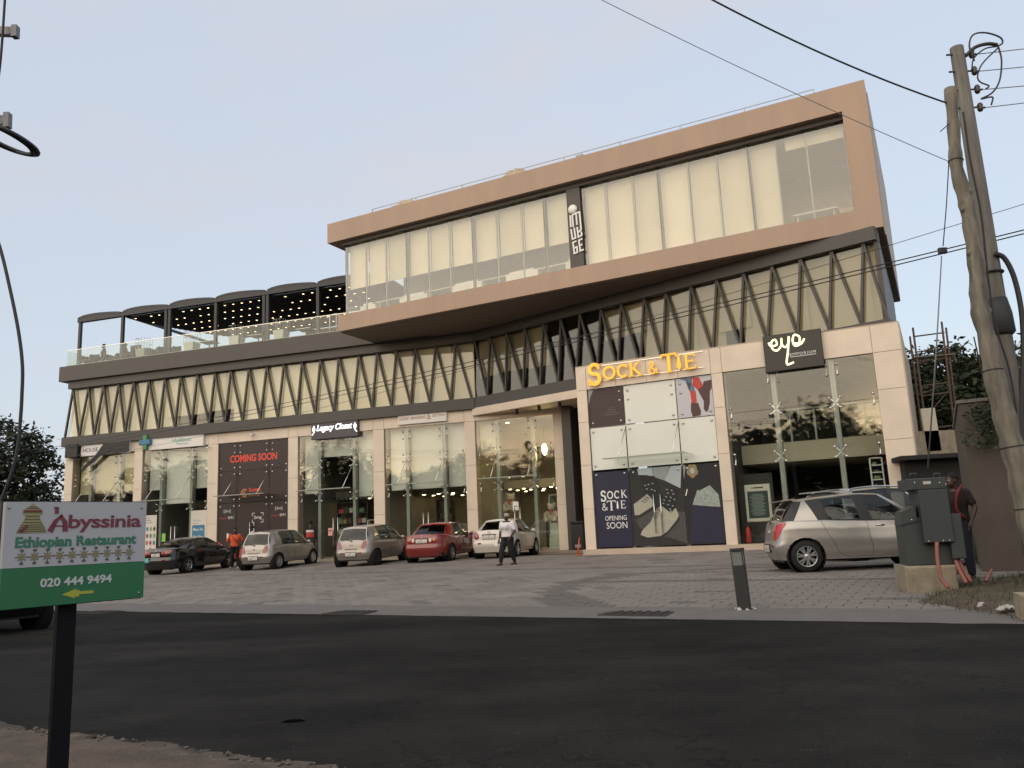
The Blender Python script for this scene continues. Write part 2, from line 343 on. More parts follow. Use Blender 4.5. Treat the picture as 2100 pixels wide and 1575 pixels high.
# ================================================================== the commercial building
BLD = empty('commercial_building', PL.M, 'long shop building with zigzag glazed upper storey and copper coloured box on top', 'building')
ZG0, ZG1, ZL1 = .62, 6.27, 6.80                       # glass sill, glass head, lintel top
def panel(P, s0, s1, z0, z1, d=0, t=.035, name='cladding_panel', m=None, g=.006):
    mb = MB(P.M); mb.bev(s0+g, s1-g, d, d+t, z0+g, z1-g, .005); return mb.build(name, m or beige, BLD)
COLS = [(-22.97, -22.45), (-18.52, -18.0), (-14.06, -13.46), (-9.52, -8.98), (-5.02, -4.46), (-.50, .0), (3.58, 4.10)]
BAYS = [(a[1], b[0]) for a, b in zip(COLS, COLS[1:])]
core = MB(PL.M)
for a, b in COLS:
    for z0, z1 in ((.45, 2.38), (2.38, 4.32), (4.32, ZG1)): panel(PL, a, b, z0, z1)
    core.box(a+.01, b-.01, .03, .5, .4, ZG1)
for i, (a, b) in enumerate(BAYS):                     # lintel panels: two over each bay and one over each column
    for s0, s1 in ((a, (a+b)/2), ((a+b)/2, b)): panel(PL, s0, s1, ZG1, ZL1)
for a, b in COLS: panel(PL, a, b, ZG1, ZL1)
core.box(-22.95, 4.08, .03, .5, ZG1+.01, ZL1)
core.build('wall_core', beige2, BLD)

# ---- one glazed shop bay
spider = MB(); spider.lathe([(0, -.035), (.042, -.03), (.045, 0), (0, .0)], 12, axis='y')
spider4 = MB()
for sx in (-1, 1):
    for sz in (-1, 1):
        spider4.lathe([(0, -.04), (.042, -.034), (.045, .0), (0, 0)], 10, (sx*.16, 0, sz*.16), 'y'); spider4.bar((sx*.16, .03, sz*.16), (0, .1, 0), .03, .03)
spider2 = MB()
for sz in (-1, 1): spider2.lathe([(0, -.04), (.042, -.034), (.045, .0), (0, 0)], 10, (0, 0, sz*.16), 'y'); spider2.bar((0, .03, sz*.16), (0, .1, 0), .03, .03)
_s4 = spider4.build('spider_fitting', steel); _s2 = spider2.build('spider_fitting', steel)
_m4, _m2 = _s4.data, _s2.data; bpy.data.objects.remove(_s4); bpy.data.objects.remove(_s2)
ROWS = [ZG0, 3.33, 4.87, ZG1]
prv = random.Random(15)
def tilt(mb_, k=.0035):
    r = [prv.uniform(-k, k) for _ in range(4)]
    n_ = mb_.M.to_3x3() @ Vector((0, 1, 0))
    for q, j in zip(range(8), (0, 1, 1, 0, 2, 3, 3, 2)): mb_.v[q] = mb_.v[q]+n_*r[j]
    return mb_
def bay(P, a, b, frac=(.27, .73), rows=ROWS, glassm=G, canopy=True, fins=True, door=True):
    xs = [a, a+(b-a)*frac[0], a+(b-a)*frac[1], b]
    for i in range(3):
        for j in range(3):
            mb = MB(P.M); g = .006; mb.box(xs[i]+g, xs[i+1]-g, .085, .097, rows[j]+g, rows[j+1]-g)
            if i == 1 and j == 0 and door:            # a pair of glass doors instead of one pane
                mid = (xs[1]+xs[2])/2
                for s0, s1, hx in ((xs[1]+g, mid-.004, mid-.12), (mid+.004, xs[2]-g, mid+.12)):
                    mb2 = MB(P.M); mb2.box(s0, s1, .085, .097, rows[0]+.01, rows[1]-.35); dr = mb2.build('door', glassm, BLD)
                    h = MB(P.M); h.cyl((hx, .02, rows[0]+.45), (hx, .02, rows[0]+1.75), .02, 8); h.build('door_handle', steel, dr)
                mb3 = MB(P.M); mb3.box(xs[1]+g, xs[2]-g, .085, .097, rows[1]-.34, rows[1]-g); mb3.build('transom_pane', glassm, BLD)
            else: tilt(mb).build('glass_pane', glassm, BLD)
    for x in (xs[1], xs[2]):
        if fins:
            mb = MB(P.M); mb.box(x-.075, x+.075, .16, .40, .5, ZG1+.2); mb.build('mullion', fin_m, BLD)
        for z in rows[1:-1]: put('spider_fitting', _m4, BLD, at(P, x, .085, z))
        put('spider_fitting', _m2, BLD, at(P, x-.16, .085, rows[-1]-.35)); put('spider_fitting', _m2, BLD, at(P, x+.16, .085, rows[-1]-.35))
    for x in (xs[0]+.14, xs[3]-.14):
        for z in rows[1:-1]: put('spider_fitting', _m2, BLD, at(P, x, .085, z))
    if canopy:
        zc = 3.62; c0, c1 = xs[1]-.5, xs[2]+.45
        mb = MB(P.M); mb.box(c0, c1, -1.05, .04, zc, zc+.014); cn = mb.build('glass_canopy', GR, BLD)
        mb = MB(P.M); mb.box(c0, c1, -1.075, -1.051, zc-.012, zc+.03); mb.build('canopy_edge', fin_m, cn)
        for x in (xs[1], xs[2]):
            mb = MB(P.M); mb.cyl((x, .07, 4.8), (x, -.95, zc+.03), .014, 6); mb.ball((x, -.95, zc+.03), .035, n=8, m=6); mb.build('tie_rod', steel, cn)
    return xs
brv = random.Random(21); btint = {}
def vary(m):
    k = brv.choice((0, 0, 1, 2)); key = (m.name, k)
    if key not in btint:
        c = m.node_tree.nodes['Principled BSDF']; n2 = m.copy() if k else m; n2.name = m.name+'_'+'abc'[k]
        if k:
            for nd in n2.node_tree.nodes:
                if nd.type == 'VALTORGB':
                    for el in nd.color_ramp.elements: el.color = [el.color[q]*((1, .93, .86)[k] if q < 3 else 1) for q in range(4)]
        btint[key] = n2
    return btint[key]
def blind(P, s0, s1, z0, z1, d=.45, m=None, name='roller_blind'):
    z0 += brv.uniform(-.02, .03); d += brv.uniform(-.012, .012)
    mb = MB(P.M); n = max(2, int((s1-s0)/.25)); V = []; Fq = []
    for i in range(n+1):
        x = s0+(s1-s0)*i/n; dd = d+.006*math.sin(i*1.7+s0*3)
        V += [(x, dd, z0), (x, dd+.003*math.cos(i), z1)]
    for i in range(n): Fq.append((2*i, 2*i+2, 2*i+3, 2*i+1))
    mb.smooth = True; mb.add(V, Fq); mb.smooth = False; mb.box(s0, s1, d-.012, d+.012, z0-.03, z0+.004)
    return mb.build(name, vary(m or blind_m), BLD)
X = [bay(PL, a, b) for a, b in BAYS]
def bl3(i, zs, m):
    x = X[i]
    for k in range(3):
        if zs[k]: blind(PL, x[k]+(.08 if k else .12), x[k+1]-.08, zs[k], ZG1+.1, m=m)
bl3(0, (4.3, 4.3, 4.3), blind_y); bl3(1, (4.25, 3.55, 4.2), blind_w); bl3(3, (3.55, 5.25, 3.3), blind_w); bl3(4, (3.5, 3.5, 3.5), blind_w)
blind(PL, X[5][0]+.08, X[5][1]-.06, 4.9, ZG1+.1, m=blind_m)
# ---- two-shop projecting block
SC = [(0, .40), (4.94, 5.32), (9.98, 10.79)]
SB = [(.40, 4.94), (5.32, 9.98)]
ZP = 7.14
scr = MB(PS.M)
for a, b in SC:
    for z0, z1 in ((.45, 2.0), (2.0, 3.55), (3.55, 5.1), (5.1, ZG1)): panel(PS, a, b, z0, z1)
    scr.box(a+.01, b-.01, .03, .5, .42, ZG1)
for a, b, n in ((.0, .4, 1), (.4, 4.94, 4), (4.94, 5.32, 1), (5.32, 9.98, 3), (9.98, 10.79, 1)):
    for k in range(n): panel(PS, a+(b-a)*k/n, a+(b-a)*(k+1)/n, ZG1, ZP)
scr.box(.01, 10.78, .03, .45, ZG1+.01, ZP-.01); scr.box(10.55, 10.77, .46, 9, .3, ZP-.02); scr.box(.02, .25, .46, 5.6, .3, ZP-.02)
scr.build('wall_core', beige2, BLD)
mb = MB(PS.M); mb.box(0, 10.79, .0, .45, ZP+.001, ZP+.03); mb.build('parapet_cap', beige2, BLD)
mb = MB(PS.M); mb.box(-.02, 10.80, -.22, .3, .2, ZG0-.02); mb.build('plinth', beige2, BLD)
mb = MB(PS.M); mb.prism([(.3, .45, ZP-.35), (10.5, .45, ZP-.35), (10.5, 9, ZP-.35), (.3, 6, ZP-.35)], (0, 0, .12)); mb.build('flat_roof', dark, BLD)
XS = [bay(PS, *SB[0], frac=(.3, .72)), bay(PS, *SB[1], frac=(.34, .73), canopy=False, door=False)]
# right side wall: grey render panels going back
for k in range(4):
    for z0, z1 in ((.45, 2.7), (2.7, 4.9), (4.9, ZP)):
        mb = MB(PS.M @ Matrix.Translation((10.79, .0, 0)) @ Matrix.Rotation(R(90), 4, 'Z')); mb.bev(.0+k*2.2+.006, (k+1)*2.2-.006, 0-.03, .02, z0+.006, z1-.006, .004); mb.build('side_panel', beige2, BLD)
# ---- pavement along the shops
mb = MB(PL.M); mb.box(-24.5, 6.2, -1.25, .3, .1, .50); mb.box(-24.5, 6.2, .3, 8, .2, .56)
pv = tag(mb.build('pavement', mat('pavement_stone', (.33, .27, .21), .8, var=.15, bump=.15)), 'raised beige pavement in front of the left hand shops', kind='structure')
# ---- zigzag storey
ZB, ZT = 7.30, 9.90
mb = MB(PL.M); mb.box(-23.1, .1, -.2, .35, ZL1+.002, ZB); mb.build('lower_beam', dark, BLD)
mb = MB(PL.M); mb.box(-22.9, .1, -.15, .35, ZT, 10.298); mb.build('upper_beam', dark, BLD)
mb = MB(PZ.M); mb.box(-.02, 17.7, -.12, .35, 6.83, ZB); mb.build('lower_beam', dark, BLD)
mb = MB(PZ.M); mb.box(-.02, 17.6, -.12, .35, ZT+.003, 10.345); mb.build('upper_beam', dark, BLD)
mb = MB(PL.M); mb.box(-23.35, -2.0, -.35, 9, 10.30, 11.10); mb.build('terrace_slab', dark, BLD)
tx = lambda c, o, l: [o+v/2.9167 for v in l]
TL_ = tx(0, 0, [437, 530, 620, 710, 800, 890, 985, 1080, 1180, 1285, 1380, 1487, 1595, 1697, 1805, 1915, 2025])+tx(0, 600, [395, 505, 620, 735, 855, 975])
BL_ = tx(0, 0, [385, 470, 560, 655, 745, 845, 945, 1045, 1145, 1250, 1345, 1450, 1555, 1660, 1775, 1885, 1997])+tx(0, 600, [360, 475, 590, 705, 820, 945, 1070])
TLs = [PL.S(x, 797-(x-147)*.112) for x in TL_]; BLs = [PL.S(x, 905-(x-133)*.106) for x in BL_]
TRx = tx(0, 600, [1088, 1180, 1280, 1390, 1500, 1605, 1720, 1845])+[1274, 1320.6, 1365, 1416.6, 1469.7, 1524.6, 1582.9, 1641, 1704.6, 1769.7]
BRx = tx(0, 600, [1165, 1275, 1380, 1480, 1590])+[1181, 1224, 1267, 1313, 1359.4, 1412.6, 1462, 1519, 1574, 1637, 1702, 1767, 1822]
TRs = [PZ.S(x, 705-(x-970)*.259) for x in TRx]; BRs = [PZ.S(x, 816-(x-970)*.184) for x in BRx]
def zz(P, s0, s1):
    mb = MB(P.M); mb.bar((s0, .02, ZB-.02), (s1, .02, ZT+.02), .08, .11, (0, 1, 0)); mb.build('mullion', dark, BLD)
for i in range(len(BLs)):
    if i < len(TLs): zz(PL, BLs[i], TLs[i])
    if i > 0: zz(PL, BLs[i], TLs[i-1])
for i in range(len(BRs)):
    zz(PZ, BRs[i], TRs[i])
    if i+1 < len(TRs): zz(PZ, BRs[i], TRs[i+1])
def zpane(P, b0, b1, t0, t1, op):
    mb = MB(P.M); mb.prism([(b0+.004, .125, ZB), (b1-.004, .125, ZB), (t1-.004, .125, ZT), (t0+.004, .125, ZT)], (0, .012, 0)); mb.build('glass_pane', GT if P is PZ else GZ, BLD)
    if op < 1:
        lo = ZB+(ZT-ZB)*op; k = op; q0 = b0+(t0-b0)*k; q1 = b1+(t1-b1)*k
        a0, a1 = min(q0, t0), max(q1, t1)
        zpane.k = 1-getattr(zpane, 'k', 0); blind(P, a0+.02, a1-.02, lo, ZT+.1, d=.30+.08*zpane.k)
op = {7: .25, 8: .25, 9: .28, 10: .28}
tl = [-22.85]+TLs+[0.0]; 
for i in range(len(BLs)-1):
    zpane(PL, BLs[i], BLs[i+1], tl[i] if i else -22.85, TLs[i], op.get(i, 0 if i not in (4, 14) else 0))
zpane(PL, BLs[-1], 0, TLs[-1], 0, 0)
opr = {0: .38, 1: .38, 2: .38, 3: .35, 4: 1, 5: 1, 6: 1, 7: .55, 8: .55, 9: 0, 12: .3}
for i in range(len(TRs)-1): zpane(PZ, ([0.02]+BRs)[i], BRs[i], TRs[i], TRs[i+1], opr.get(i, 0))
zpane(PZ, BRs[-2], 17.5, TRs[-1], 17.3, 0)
# ---- inside of the building: floors, back walls, partitions
mb = MB(PL.M); mb.box(-22.4, 4.0, 7.2, 7.4, .5, 10.2); mb.box(-22.9, -22.6, .5, 9, .4, 10.2); mb.build('back_wall', inner_w, BLD)
mb = MB(PL.M); mb.box(-22.6, 4.0, .55, 7.2, ZL1-.25, ZL1+.3); mb.build('upper_floor', inner_w, BLD)
mb = MB(PL.M); mb.prism([(4.0, .55, ZL1-.25), (4.0, 6, ZL1-.25), (17, 6, ZL1-.25), (17.0, -3.4, ZL1-.25)], (0, 0, .04))
mb = MB(PL.M)
for a, b in COLS[1:-1]: mb.box((a+b)/2-.08, (a+b)/2+.08, .52, 7.2, .5, 6.5)
mb.build('partition_wall', inner_w, BLD)
mb = MB(PL.M)
for i in (0, 1, 3, 4, 5): mb.box(BAYS[i][0]+.2, BAYS[i][1]-.2, 3.2, 7.1, 3.35, 3.75)
mb.build('mezzanine', inner_w, BLD)
mb = MB(PZ.M); mb.box(-.5, 15.8, 6.2, 6.35, 6.9, 10.2); mb.build('back_wall', inner_w, BLD)
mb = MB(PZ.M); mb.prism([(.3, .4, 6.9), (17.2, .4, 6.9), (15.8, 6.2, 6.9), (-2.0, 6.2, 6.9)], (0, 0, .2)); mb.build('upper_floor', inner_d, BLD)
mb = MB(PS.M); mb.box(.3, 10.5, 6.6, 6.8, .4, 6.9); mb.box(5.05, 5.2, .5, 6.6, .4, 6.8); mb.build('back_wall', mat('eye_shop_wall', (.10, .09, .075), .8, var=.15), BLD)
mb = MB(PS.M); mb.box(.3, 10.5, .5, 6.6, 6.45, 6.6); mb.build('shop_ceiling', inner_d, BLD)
mb = MB(PS.M); mb.box(.3, 10.5, .5, 6.6, .4, .6); mb.build('shop_floor', inner_f, BLD)
mb = MB(PS.M); mb.box(5.25, 10.5, 2.2, 6.5, 3.28, 3.95); mz = mb.build('mezzanine', mat('mezzanine_edge', (.55, .50, .38), .8), BLD)
mb = MB(PS.M); mb.box(6.9, 10.3, 2.2, 2.22, 3.98, 5.0); mb.build('mezzanine_glass', GR, mz)
for x in (7.0, 7.8, 8.6, 9.4, 10.2):
    mb = MB(PS.M); mb.box(x-.03, x+.03, 2.17, 2.26, 3.95, 5.05); mb.build('rail_post', fin_m, mz)
mb = MB(PS.M); mb.box(6.9, 10.3, 2.15, 2.28, 5.03, 5.08); mb.build('hand_rail', fin_m, mz)
# side return of the zigzag storey at its right end
e = PZ.W(17.65, 0, 0)
PE = Plane((e.x, e.y), 27.3)
mb = MB(PE.M); mb.box(-.15, .0, .1, 9.5, 7.15, 10.34); mb.build('end_wall', dark, BLD)
# lobby return and canopy wedge
mb = MB(PL.M); mb.box(4.12, 4.5, -.6, 5, .4, 6.9); mb.box(4.5, 6.3, 1.2, 1.4, .4, 6.9); mb.build('dark_return_wall', dark, BLD)
cA = PZ.W(.0, -.14, 0); cB = PZ.W(6.4, -.14, 0); cC = PL.W(6.2, .5, 0); cD = PL.W(-.05, .02, 0)
mb = MB(); mb.prism([Vector((p.x, p.y, 6.50)) for p in (cA, cB, cC, cD)], (0, 0, .33)); canopy = recalc(mb.build('entrance_canopy', beige, BLD))
for t in (.36, .55, .72, .88):
    p = cA.lerp(cB, t)+PZ.n*.35
    mb = MB(); mb.cyl((p.x, p.y, 6.30), (p.x, p.y, 6.5), .07, 12); mb.build('spotlight', darker, canopy)
# ================================================================== copper box on top
zb0, zb1, zt0, zt1 = 10.35, 11.09, 14.55, 15.46
GD = .42                                              # glass recess
mb = MB(PB.M)
mb.box(-22.05, 0, 0, 10.5, zb0, zb1-.02); mb.build('box_floor_slab', copper, BLD)
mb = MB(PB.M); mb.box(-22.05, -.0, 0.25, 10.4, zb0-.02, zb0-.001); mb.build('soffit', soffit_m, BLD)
mb = MB(PB.M); mb.box(-22.62, 0, 0, 10.5, zt0, zt1); mb.build('box_roof_slab', copper, BLD)
mb = MB(PB.M); mb.box(-.78, -.001, 0.001, .9, zb1-.02, zt0); mb.build('box_end_jamb', copper, BLD)
mb = MB(PB.M); mb.box(-.02, .03, .9, 10.45, zb0+.02, zt1-.02); mb.build('box_side_wall', mat('side_render', (.50, .46, .42), .8, var=.08, vscale=1), BLD)
mb = MB(PB.M); mb.box(-22.0, -.8, GD-.15, GD+.25, zt0-.16, zt0-.001); mb.build('glazing_head', dark, BLD)
mb = MB(PB.M); mb.box(-21.7, -.1, 4.6, 4.8, zb1, zt0-.02); mb.box(-.3, -.05, .9, 6, zb1, zt0-.02); mb.build('back_wall', mat('office_wall', (.62, .56, .43), .8, var=.06), BLD)
mb = MB(PB.M); mb.box(-21.7, -.1, .9, 6, zb1-.02, zb1+.01); mb.build('office_floor', inner_f, BLD)
def bx(x): return PB.S(x, 560-(x-700)*.2, GD)
# glass joints measured on the photo (bottom of each bay)
gx = [709, 749, 790, 833, 877, 921, 969, 1018, 1070, 1117, 1166]
gs = [bx(x) for x in gx]
gx2 = [1197, 1244, 1300, 1354, 1415, 1475, 1541, 1597, 1660, 1742]
gs2 = [PB.S(x, 470-(x-1197)*.24, GD) for x in gx2]; gs2[-1] = -.80
def boxglass(l, zl):
    for a, b in zip(l, l[1:]):
        mb = MB(PB.M); mb.box(a+.006, b-.006, GD, GD+.014, zb1-.015, zt0-.165); mb.build('glass_pane', GB, BLD)
    for i, a in enumerate(l):
        mb = MB(PB.M); w_ = .05 if i % 3 == 0 else .02; mb.box(a-w_, a+w_, GD+.05, GD+.14, zb1-.01, zt0-.165); mb.build('mullion', dark if i % 3 == 0 else fin_m, BLD)
boxglass(gs, 0); boxglass(gs2, 0)
zbl = 12.42
for i in range(0, len(gs)-1):
    blind(PB, gs[i]+.02, gs[i+1]-.02, zbl, zt0-.12, d=GD+.3)
for i in range(0, len(gs2)-3):
    blind(PB, gs2[i]+.015, gs2[i+1]-.015, zb1+.02 if i < 4 else zb1+.28, zt0-.12, d=GD+.3)
blind(PB, gs2[-3]+.3, gs2[-1], 14.0, zt0-.12, d=GD+.3)
blind(PB, gs2[-4]+.02, gs2[-3]-.35, zb1+.3, zt0-.12, d=GD+.3)
# glass end of the box on the left
mb = MB(PB.M); mb.box(gs[0]-.014, gs[0], GD+.02, 5.8, zb1-.015, zt0-.01); mb.build('end_pane', GB, BLD)
# dark blade with the vertical sign
mb = MB(PB.M); mb.box(bx(1166)+.03, PB.S(1197, 470, GD)-.03, GD-.12, GD+.2, zb1-.005, zt0-.01); mb.build('sign_blade', dark, BLD)
# roof edge: white upstand and thin rail
mb = MB(PB.M); mb.box(-19.6, -1.6, .35, .5, zt1, zt1+.16); mb.build('roof_upstand', white_p, BLD)
mb = MB(PB.M); mb.box(-20.4, -1.6, .40, .43, zt1+.34, zt1+.355)
for k in range(9): s = -20.4+k*2.35; mb.box(s-.012, s+.012, .40, .43, zt1, zt1+.34)
mb.build('roof_rail', fin_m, BLD)
# low office furniture behind the glass
cab_m = mat('cabinet_white', (.66, .65, .58), .5)
ci = 0
for x0, x1, h, lab in ((716, 747, .62, 'low white cabinet at the left end of the top floor office'), (797, 853, .62, 'double white cabinet, second from the left end of the top floor office'),
                  (905, 966, .66, 'double white cabinet under the middle of the top floor blinds'), (1017, 1082, .66, 'double white cabinet, second from the dark sign blade'), (1140, 1166, .72, 'single white cabinet touching the dark sign blade on the top floor')):
    s0, s1 = bx(x0), bx(x1); c = empty('office_cabinet', at(PB, (s0+s1)/2, 1.2, zb1), lab, 'cabinet', 'white cabinets on the top floor')
    mb = MB(c.matrix_world); wd = (s1-s0)*1.02; nn = 2 if x1-x0 > 40 else 1
    mb.box(-wd/2, wd/2, .0, .5, .01, h); mb.build('carcass', cab_m, c)
    for k in range(nn): mb = MB(c.matrix_world); mb.bev(-wd/2+wd/nn*k+.01, -wd/2+wd/nn*(k+1)-.01, -.02, 0, .04, h-.01, .005); mb.build('door', cab_m, c)
    mb = MB(c.matrix_world); mb.box(-wd/2+.1, wd/2-.25, .12, .35, h, h+.14); mb.build('papers', white_p, c)
for x, lab in ((773, 'slim white office desk beside the leftmost cabinet'), (880, 'slim white desk between the two middle left cabinets'), (995, 'slim white desk left of the pair of middle cabinets'), (1108, 'slim white desk left of the dark sign blade'), (1662, 'slim white desk at the uncovered right end window')):
    s = bx(x) if x < 1200 else PB.S(x, 400, GD); c = empty('office_desk', at(PB, s, 1.3, zb1), lab, 'desk', 'white desks on the top floor')
    mb = MB(c.matrix_world); mb.box(-.75, .75, 0, .7, .68, .72); mb.build('desk_top', cab_m, c)
    for sx in (-.6, .6): mb = MB(c.matrix_world); mb.box(sx-.03, sx+.03, .1, .6, .01, .68); mb.build('leg', fin_m, c)
c = empty('office_sofa', at(PB, PB.S(1715, 400, GD), 1.4, zb1), 'pinkish padded seat behind the bare window at the right end of the box', 'sofa')
so_m = mat('sofa_cloth', (.42, .27, .22), .8)
mb = MB(c.matrix_world); mb.bev(-.7, .7, 0, .7, .05, .45, .05); mb.build('seat', so_m, c)
mb = MB(c.matrix_world); mb.bev(-.7, .7, .55, .75, .45, .85, .05); mb.build('backrest', so_m, c)
# lumps on the roof
tan_m = mat('tan_stone', (.42, .36, .29), .9, var=.2, vscale=4, bump=.4, bscale=12)
def rock(name, P, s, d, z, w, dp, h, lab, cat, seed):
    rv = random.Random(seed); mb = MB(at(P, s, d, z)); n = 9; V = []; Fq = []
    for i in range(n+1):
        for j in range(4):
            x = -w/2+w*i/n; hh = h*(1-abs(2*i/n-1)**2.2)*(.8+.4*rv.random())+.03
            V.append((x, (-dp/2, -dp/2*.8, dp/2*.8, dp/2)[j]+rv.uniform(-.03, .03), 0 if j in (0, 3) else hh))
    for i in range(n):
        for j in range(3): a = i*4+j; Fq.append((a, a+4, a+5, a+1))
    Fq += [(0, 1, 2, 3), tuple(n*4+k for k in (3, 2, 1, 0))]
    mb.add(V, Fq); return tag(mb.build(name, tan_m), lab, cat)
rock('rubble_heap', PB, PB.S(1045, 352), .6, zt1, 1.4, .5, .38, 'pointed heap of tan rubble near the middle of the roof edge', 'rubble', 3)
rock('tarpaulin_stack', PB, PB.S(815, 418), .8, zt1, 1.6, 1.0, .36, 'flat tan stack lying on the roof edge above the left end of the box', 'stack', 5)
c = empty('roof_floodlight', at(PB, PB.S(1181, 322), .3, zt1), 'small grey floodlight standing on the roof edge above the dark sign blade', 'floodlight')
mb = MB(c.matrix_world); mb.cyl((0, 0, 0), (0, 0, .12), .02); mb.build('stem', darker, c)
mb = MB(c.matrix_world @ Matrix.Rotation(R(-25), 4, 'X')); mb.bev(-.14, .14, -.06, .06, .12, .28, .02); mb.build('lamp_head', fin_m, c)

# ================================================================== terrace: glass railing, pergola, furniture, people
TZ = 11.10
rail = empty('glass_railing', at(PL, -23.1, -.25, TZ), 'frameless glass railing along the edge of the roof terrace', 'railing')
n = 13; s0, s1 = -22.95, -5.4
for k in range(n):
    a, b = s0+(s1-s0)*k/n, s0+(s1-s0)*(k+1)/n; mb = MB(PL.M); mb.box(a+.008, b-.008, -.26, -.245, TZ, TZ+.86); mb.build('glass_panel', GR, rail)
for k in range(5): mb = MB(PL.M); mb.box(-22.965, -22.95, -.24+k*1.6, -.24+(k+1)*1.6-.016, TZ, TZ+.86); mb.build('glass_panel', GR, rail)
mb = MB(PL.M); mb.box(s0, s1, -.27, -.235, TZ+.86, TZ+.885); mb.build('top_rail', steel, rail)
mb = MB(PL.M); mb.box(s0, s1, -.28, -.22, TZ-.002, TZ+.05); mb.build('base_channel', fin_m, rail)
perg = empty('terrace_pergola', at(PL, -14.5, .6, TZ), 'dark steel terrace pergola with curved roof shells and a lit slatted ceiling', 'pergola')
perg_m = mat('pergola_steel', (.036, .038, .044), .55)
PD, PT = .6, 13.86
def ps(x, y): return PL.S(x, y, PD)
posts = [ps(162, 690), ps(249, 690), ps(338.5, 680), ps(346, 680), ps(441, 670), ps(540, 660), ps(547.5, 660), ps(651, 640)]
for s in posts: mb = MB(PL.M); mb.box(s-.075, s+.075, PD, PD+.15, TZ, PT-.08); mb.build('post', perg_m, perg)
mb = MB(PL.M); mb.box(posts[0]-.14, -4.4, PD-.03, PD+.22, PT-.08, PT+.08); mb.build('front_beam', perg_m, perg)
bays = [posts[0]-.14, posts[1], posts[3], posts[4], posts[6], posts[7], -4.4]
for i in range(6):
    a, b = bays[i], bays[i+1]
    if i > 0: mb = MB(PL.M); mb.box(a-.06, a+.06, PD+.22, 7.6, PT-.08, PT+.05); mb.build('cross_beam', perg_m, perg)
    n = 10; w_ = min(3.2, (b-a)*.95); V = []; Fq = []; h = .18; D0, D1 = PD-.02, PD+.5      # curved shell over each bay
    for k in range(n+1):
        t = k/n; x = a+.0+w_*t; zz_ = PT+.085+h*(1-(2*t-1)**2)**.7*(1-.55*t)
        V += [(x, D0, zz_), (x, D1, zz_), (x, D1, zz_+.1), (x, D0, zz_+.1)]
    for k in range(n):
        for j in range(4): q = k*4; Fq.append((q+j, q+(j+1) % 4, q+4+(j+1) % 4, q+4+j))
    Fq += [(3, 2, 1, 0), tuple(n*4+j for j in range(4))]
    mb = MB(PL.M); mb.add(V, Fq); recalc(mb.build('roof_shell', perg_m, perg))
    mb = MB(PL.M); mb.add([(v[0], v[1], v[2]) for v in ((a, D0+.01, PT+.08), (a+w_, D0+.01, PT+.08))]+[(a+w_*t/8, D0+.012, PT+.085+h*(1-(2*t/8-1)**2)**.7*(1-.55*t/8)) for t in range(8, -1, -1)], [tuple(range(11))]); mb.build('shell_end', perg_m, perg)
# slatted ceiling from the second bay on: long slats, one part each, its left edge stepping back
slat = 0; y = PD+.215; rv = random.Random(2)
ceil_m = mat('ceiling_slat', (.010, .010, .011), .8)
k = 0
while y < 7.3:
    left = bays[1]+.1+2.6*((y-PD)/6.7)**1.6
    mb = MB(PL.M); mb.box(left, -4.4, y, y+.27, PT-.16, PT-.085); mb.build('ceiling_slat', ceil_m, perg); y += .30; k += 1
lm = MB(); lm.box(-.045, .045, -.026, .026, -.012, 0); _l = lm.build('ceiling_light', lamp_t); lmesh = _l.data; bpy.data.objects.remove(_l)
for i in range(26):
    for j in range(6):
        s = bays[1]+.45+i*.52+(.26 if j % 2 else 0); y = PD+.45+j*1.06
        if s > -4.6 or s < bays[1]+.4+2.6*((y-PD)/6.7)**1.6 or rv.random() < .12: continue
        put('ceiling_light', lmesh, perg, at(PL, s, y+.03, PT-.161))
# terrace back wall behind the seating (right half) and furniture
mb = MB(PL.M); mb.box(-13.2, -4.0, 7.5, 7.7, TZ, PT-.17); mb.build('terrace_back_wall', mat('terrace_wall', (.30, .25, .18), .8, var=.15, vscale=2), BLD)
def tpos(x, y, d): s, z = PL.hit(x, y, d); return s
tub_m = mat('white_tub', (.68, .67, .62), .5); wire_m = mat('cage_wire', (.55, .55, .52), .4, metal=.5)
for i, (x, lab) in enumerate(((296, 'white tub with cage beside the dark chairs at the left of the terrace'), (394, 'white tub with wire cage just right of the double pergola post'), (486, 'white tub with wire cage in the middle of the terrace'), (577, 'white tub with wire cage nearest the copper box'))):
    c = empty('terrace_planter', at(PL, tpos(x, 690, .15), .15, TZ), lab, 'planter', 'caged white tubs along the terrace railing'); k = c.matrix_world
    mb = MB(k); V = []
    for z, r in ((0, .24), (.52, .30)): V += [(-r, -r, z), (r, -r, z), (r, r, z), (-r, r, z)]
    mb.add(V, [(3, 2, 1, 0), (4, 5, 6, 7)]+[(j, (j+1) % 4, 4+(j+1) % 4, 4+j) for j in range(4)]); mb.build('tub', tub_m if i else mat('grey_tub', (.4, .4, .38), .5), c)
    mb = MB(k)
    for sx in (-1, -.33, .33, 1):
        for sy in (-1, 1): mb.cyl((sx*.28, sy*.28, .5), (sx*.28, sy*.28, 1.08), .009, 4); mb.cyl((sy*.28, sx*.28, .5), (sy*.28, sx*.28, 1.08), .009, 4)
    for z in (.8, 1.08): mb.tube([(-.28, -.28, z), (.28, -.28, z), (.28, .28, z), (-.28, .28, z)], .012, 4, True)
    mb.build('wire_cage', wire_m, c)
chair_m = mat('wicker_dark', (.045, .042, .04), .8, var=.3, vscale=30)
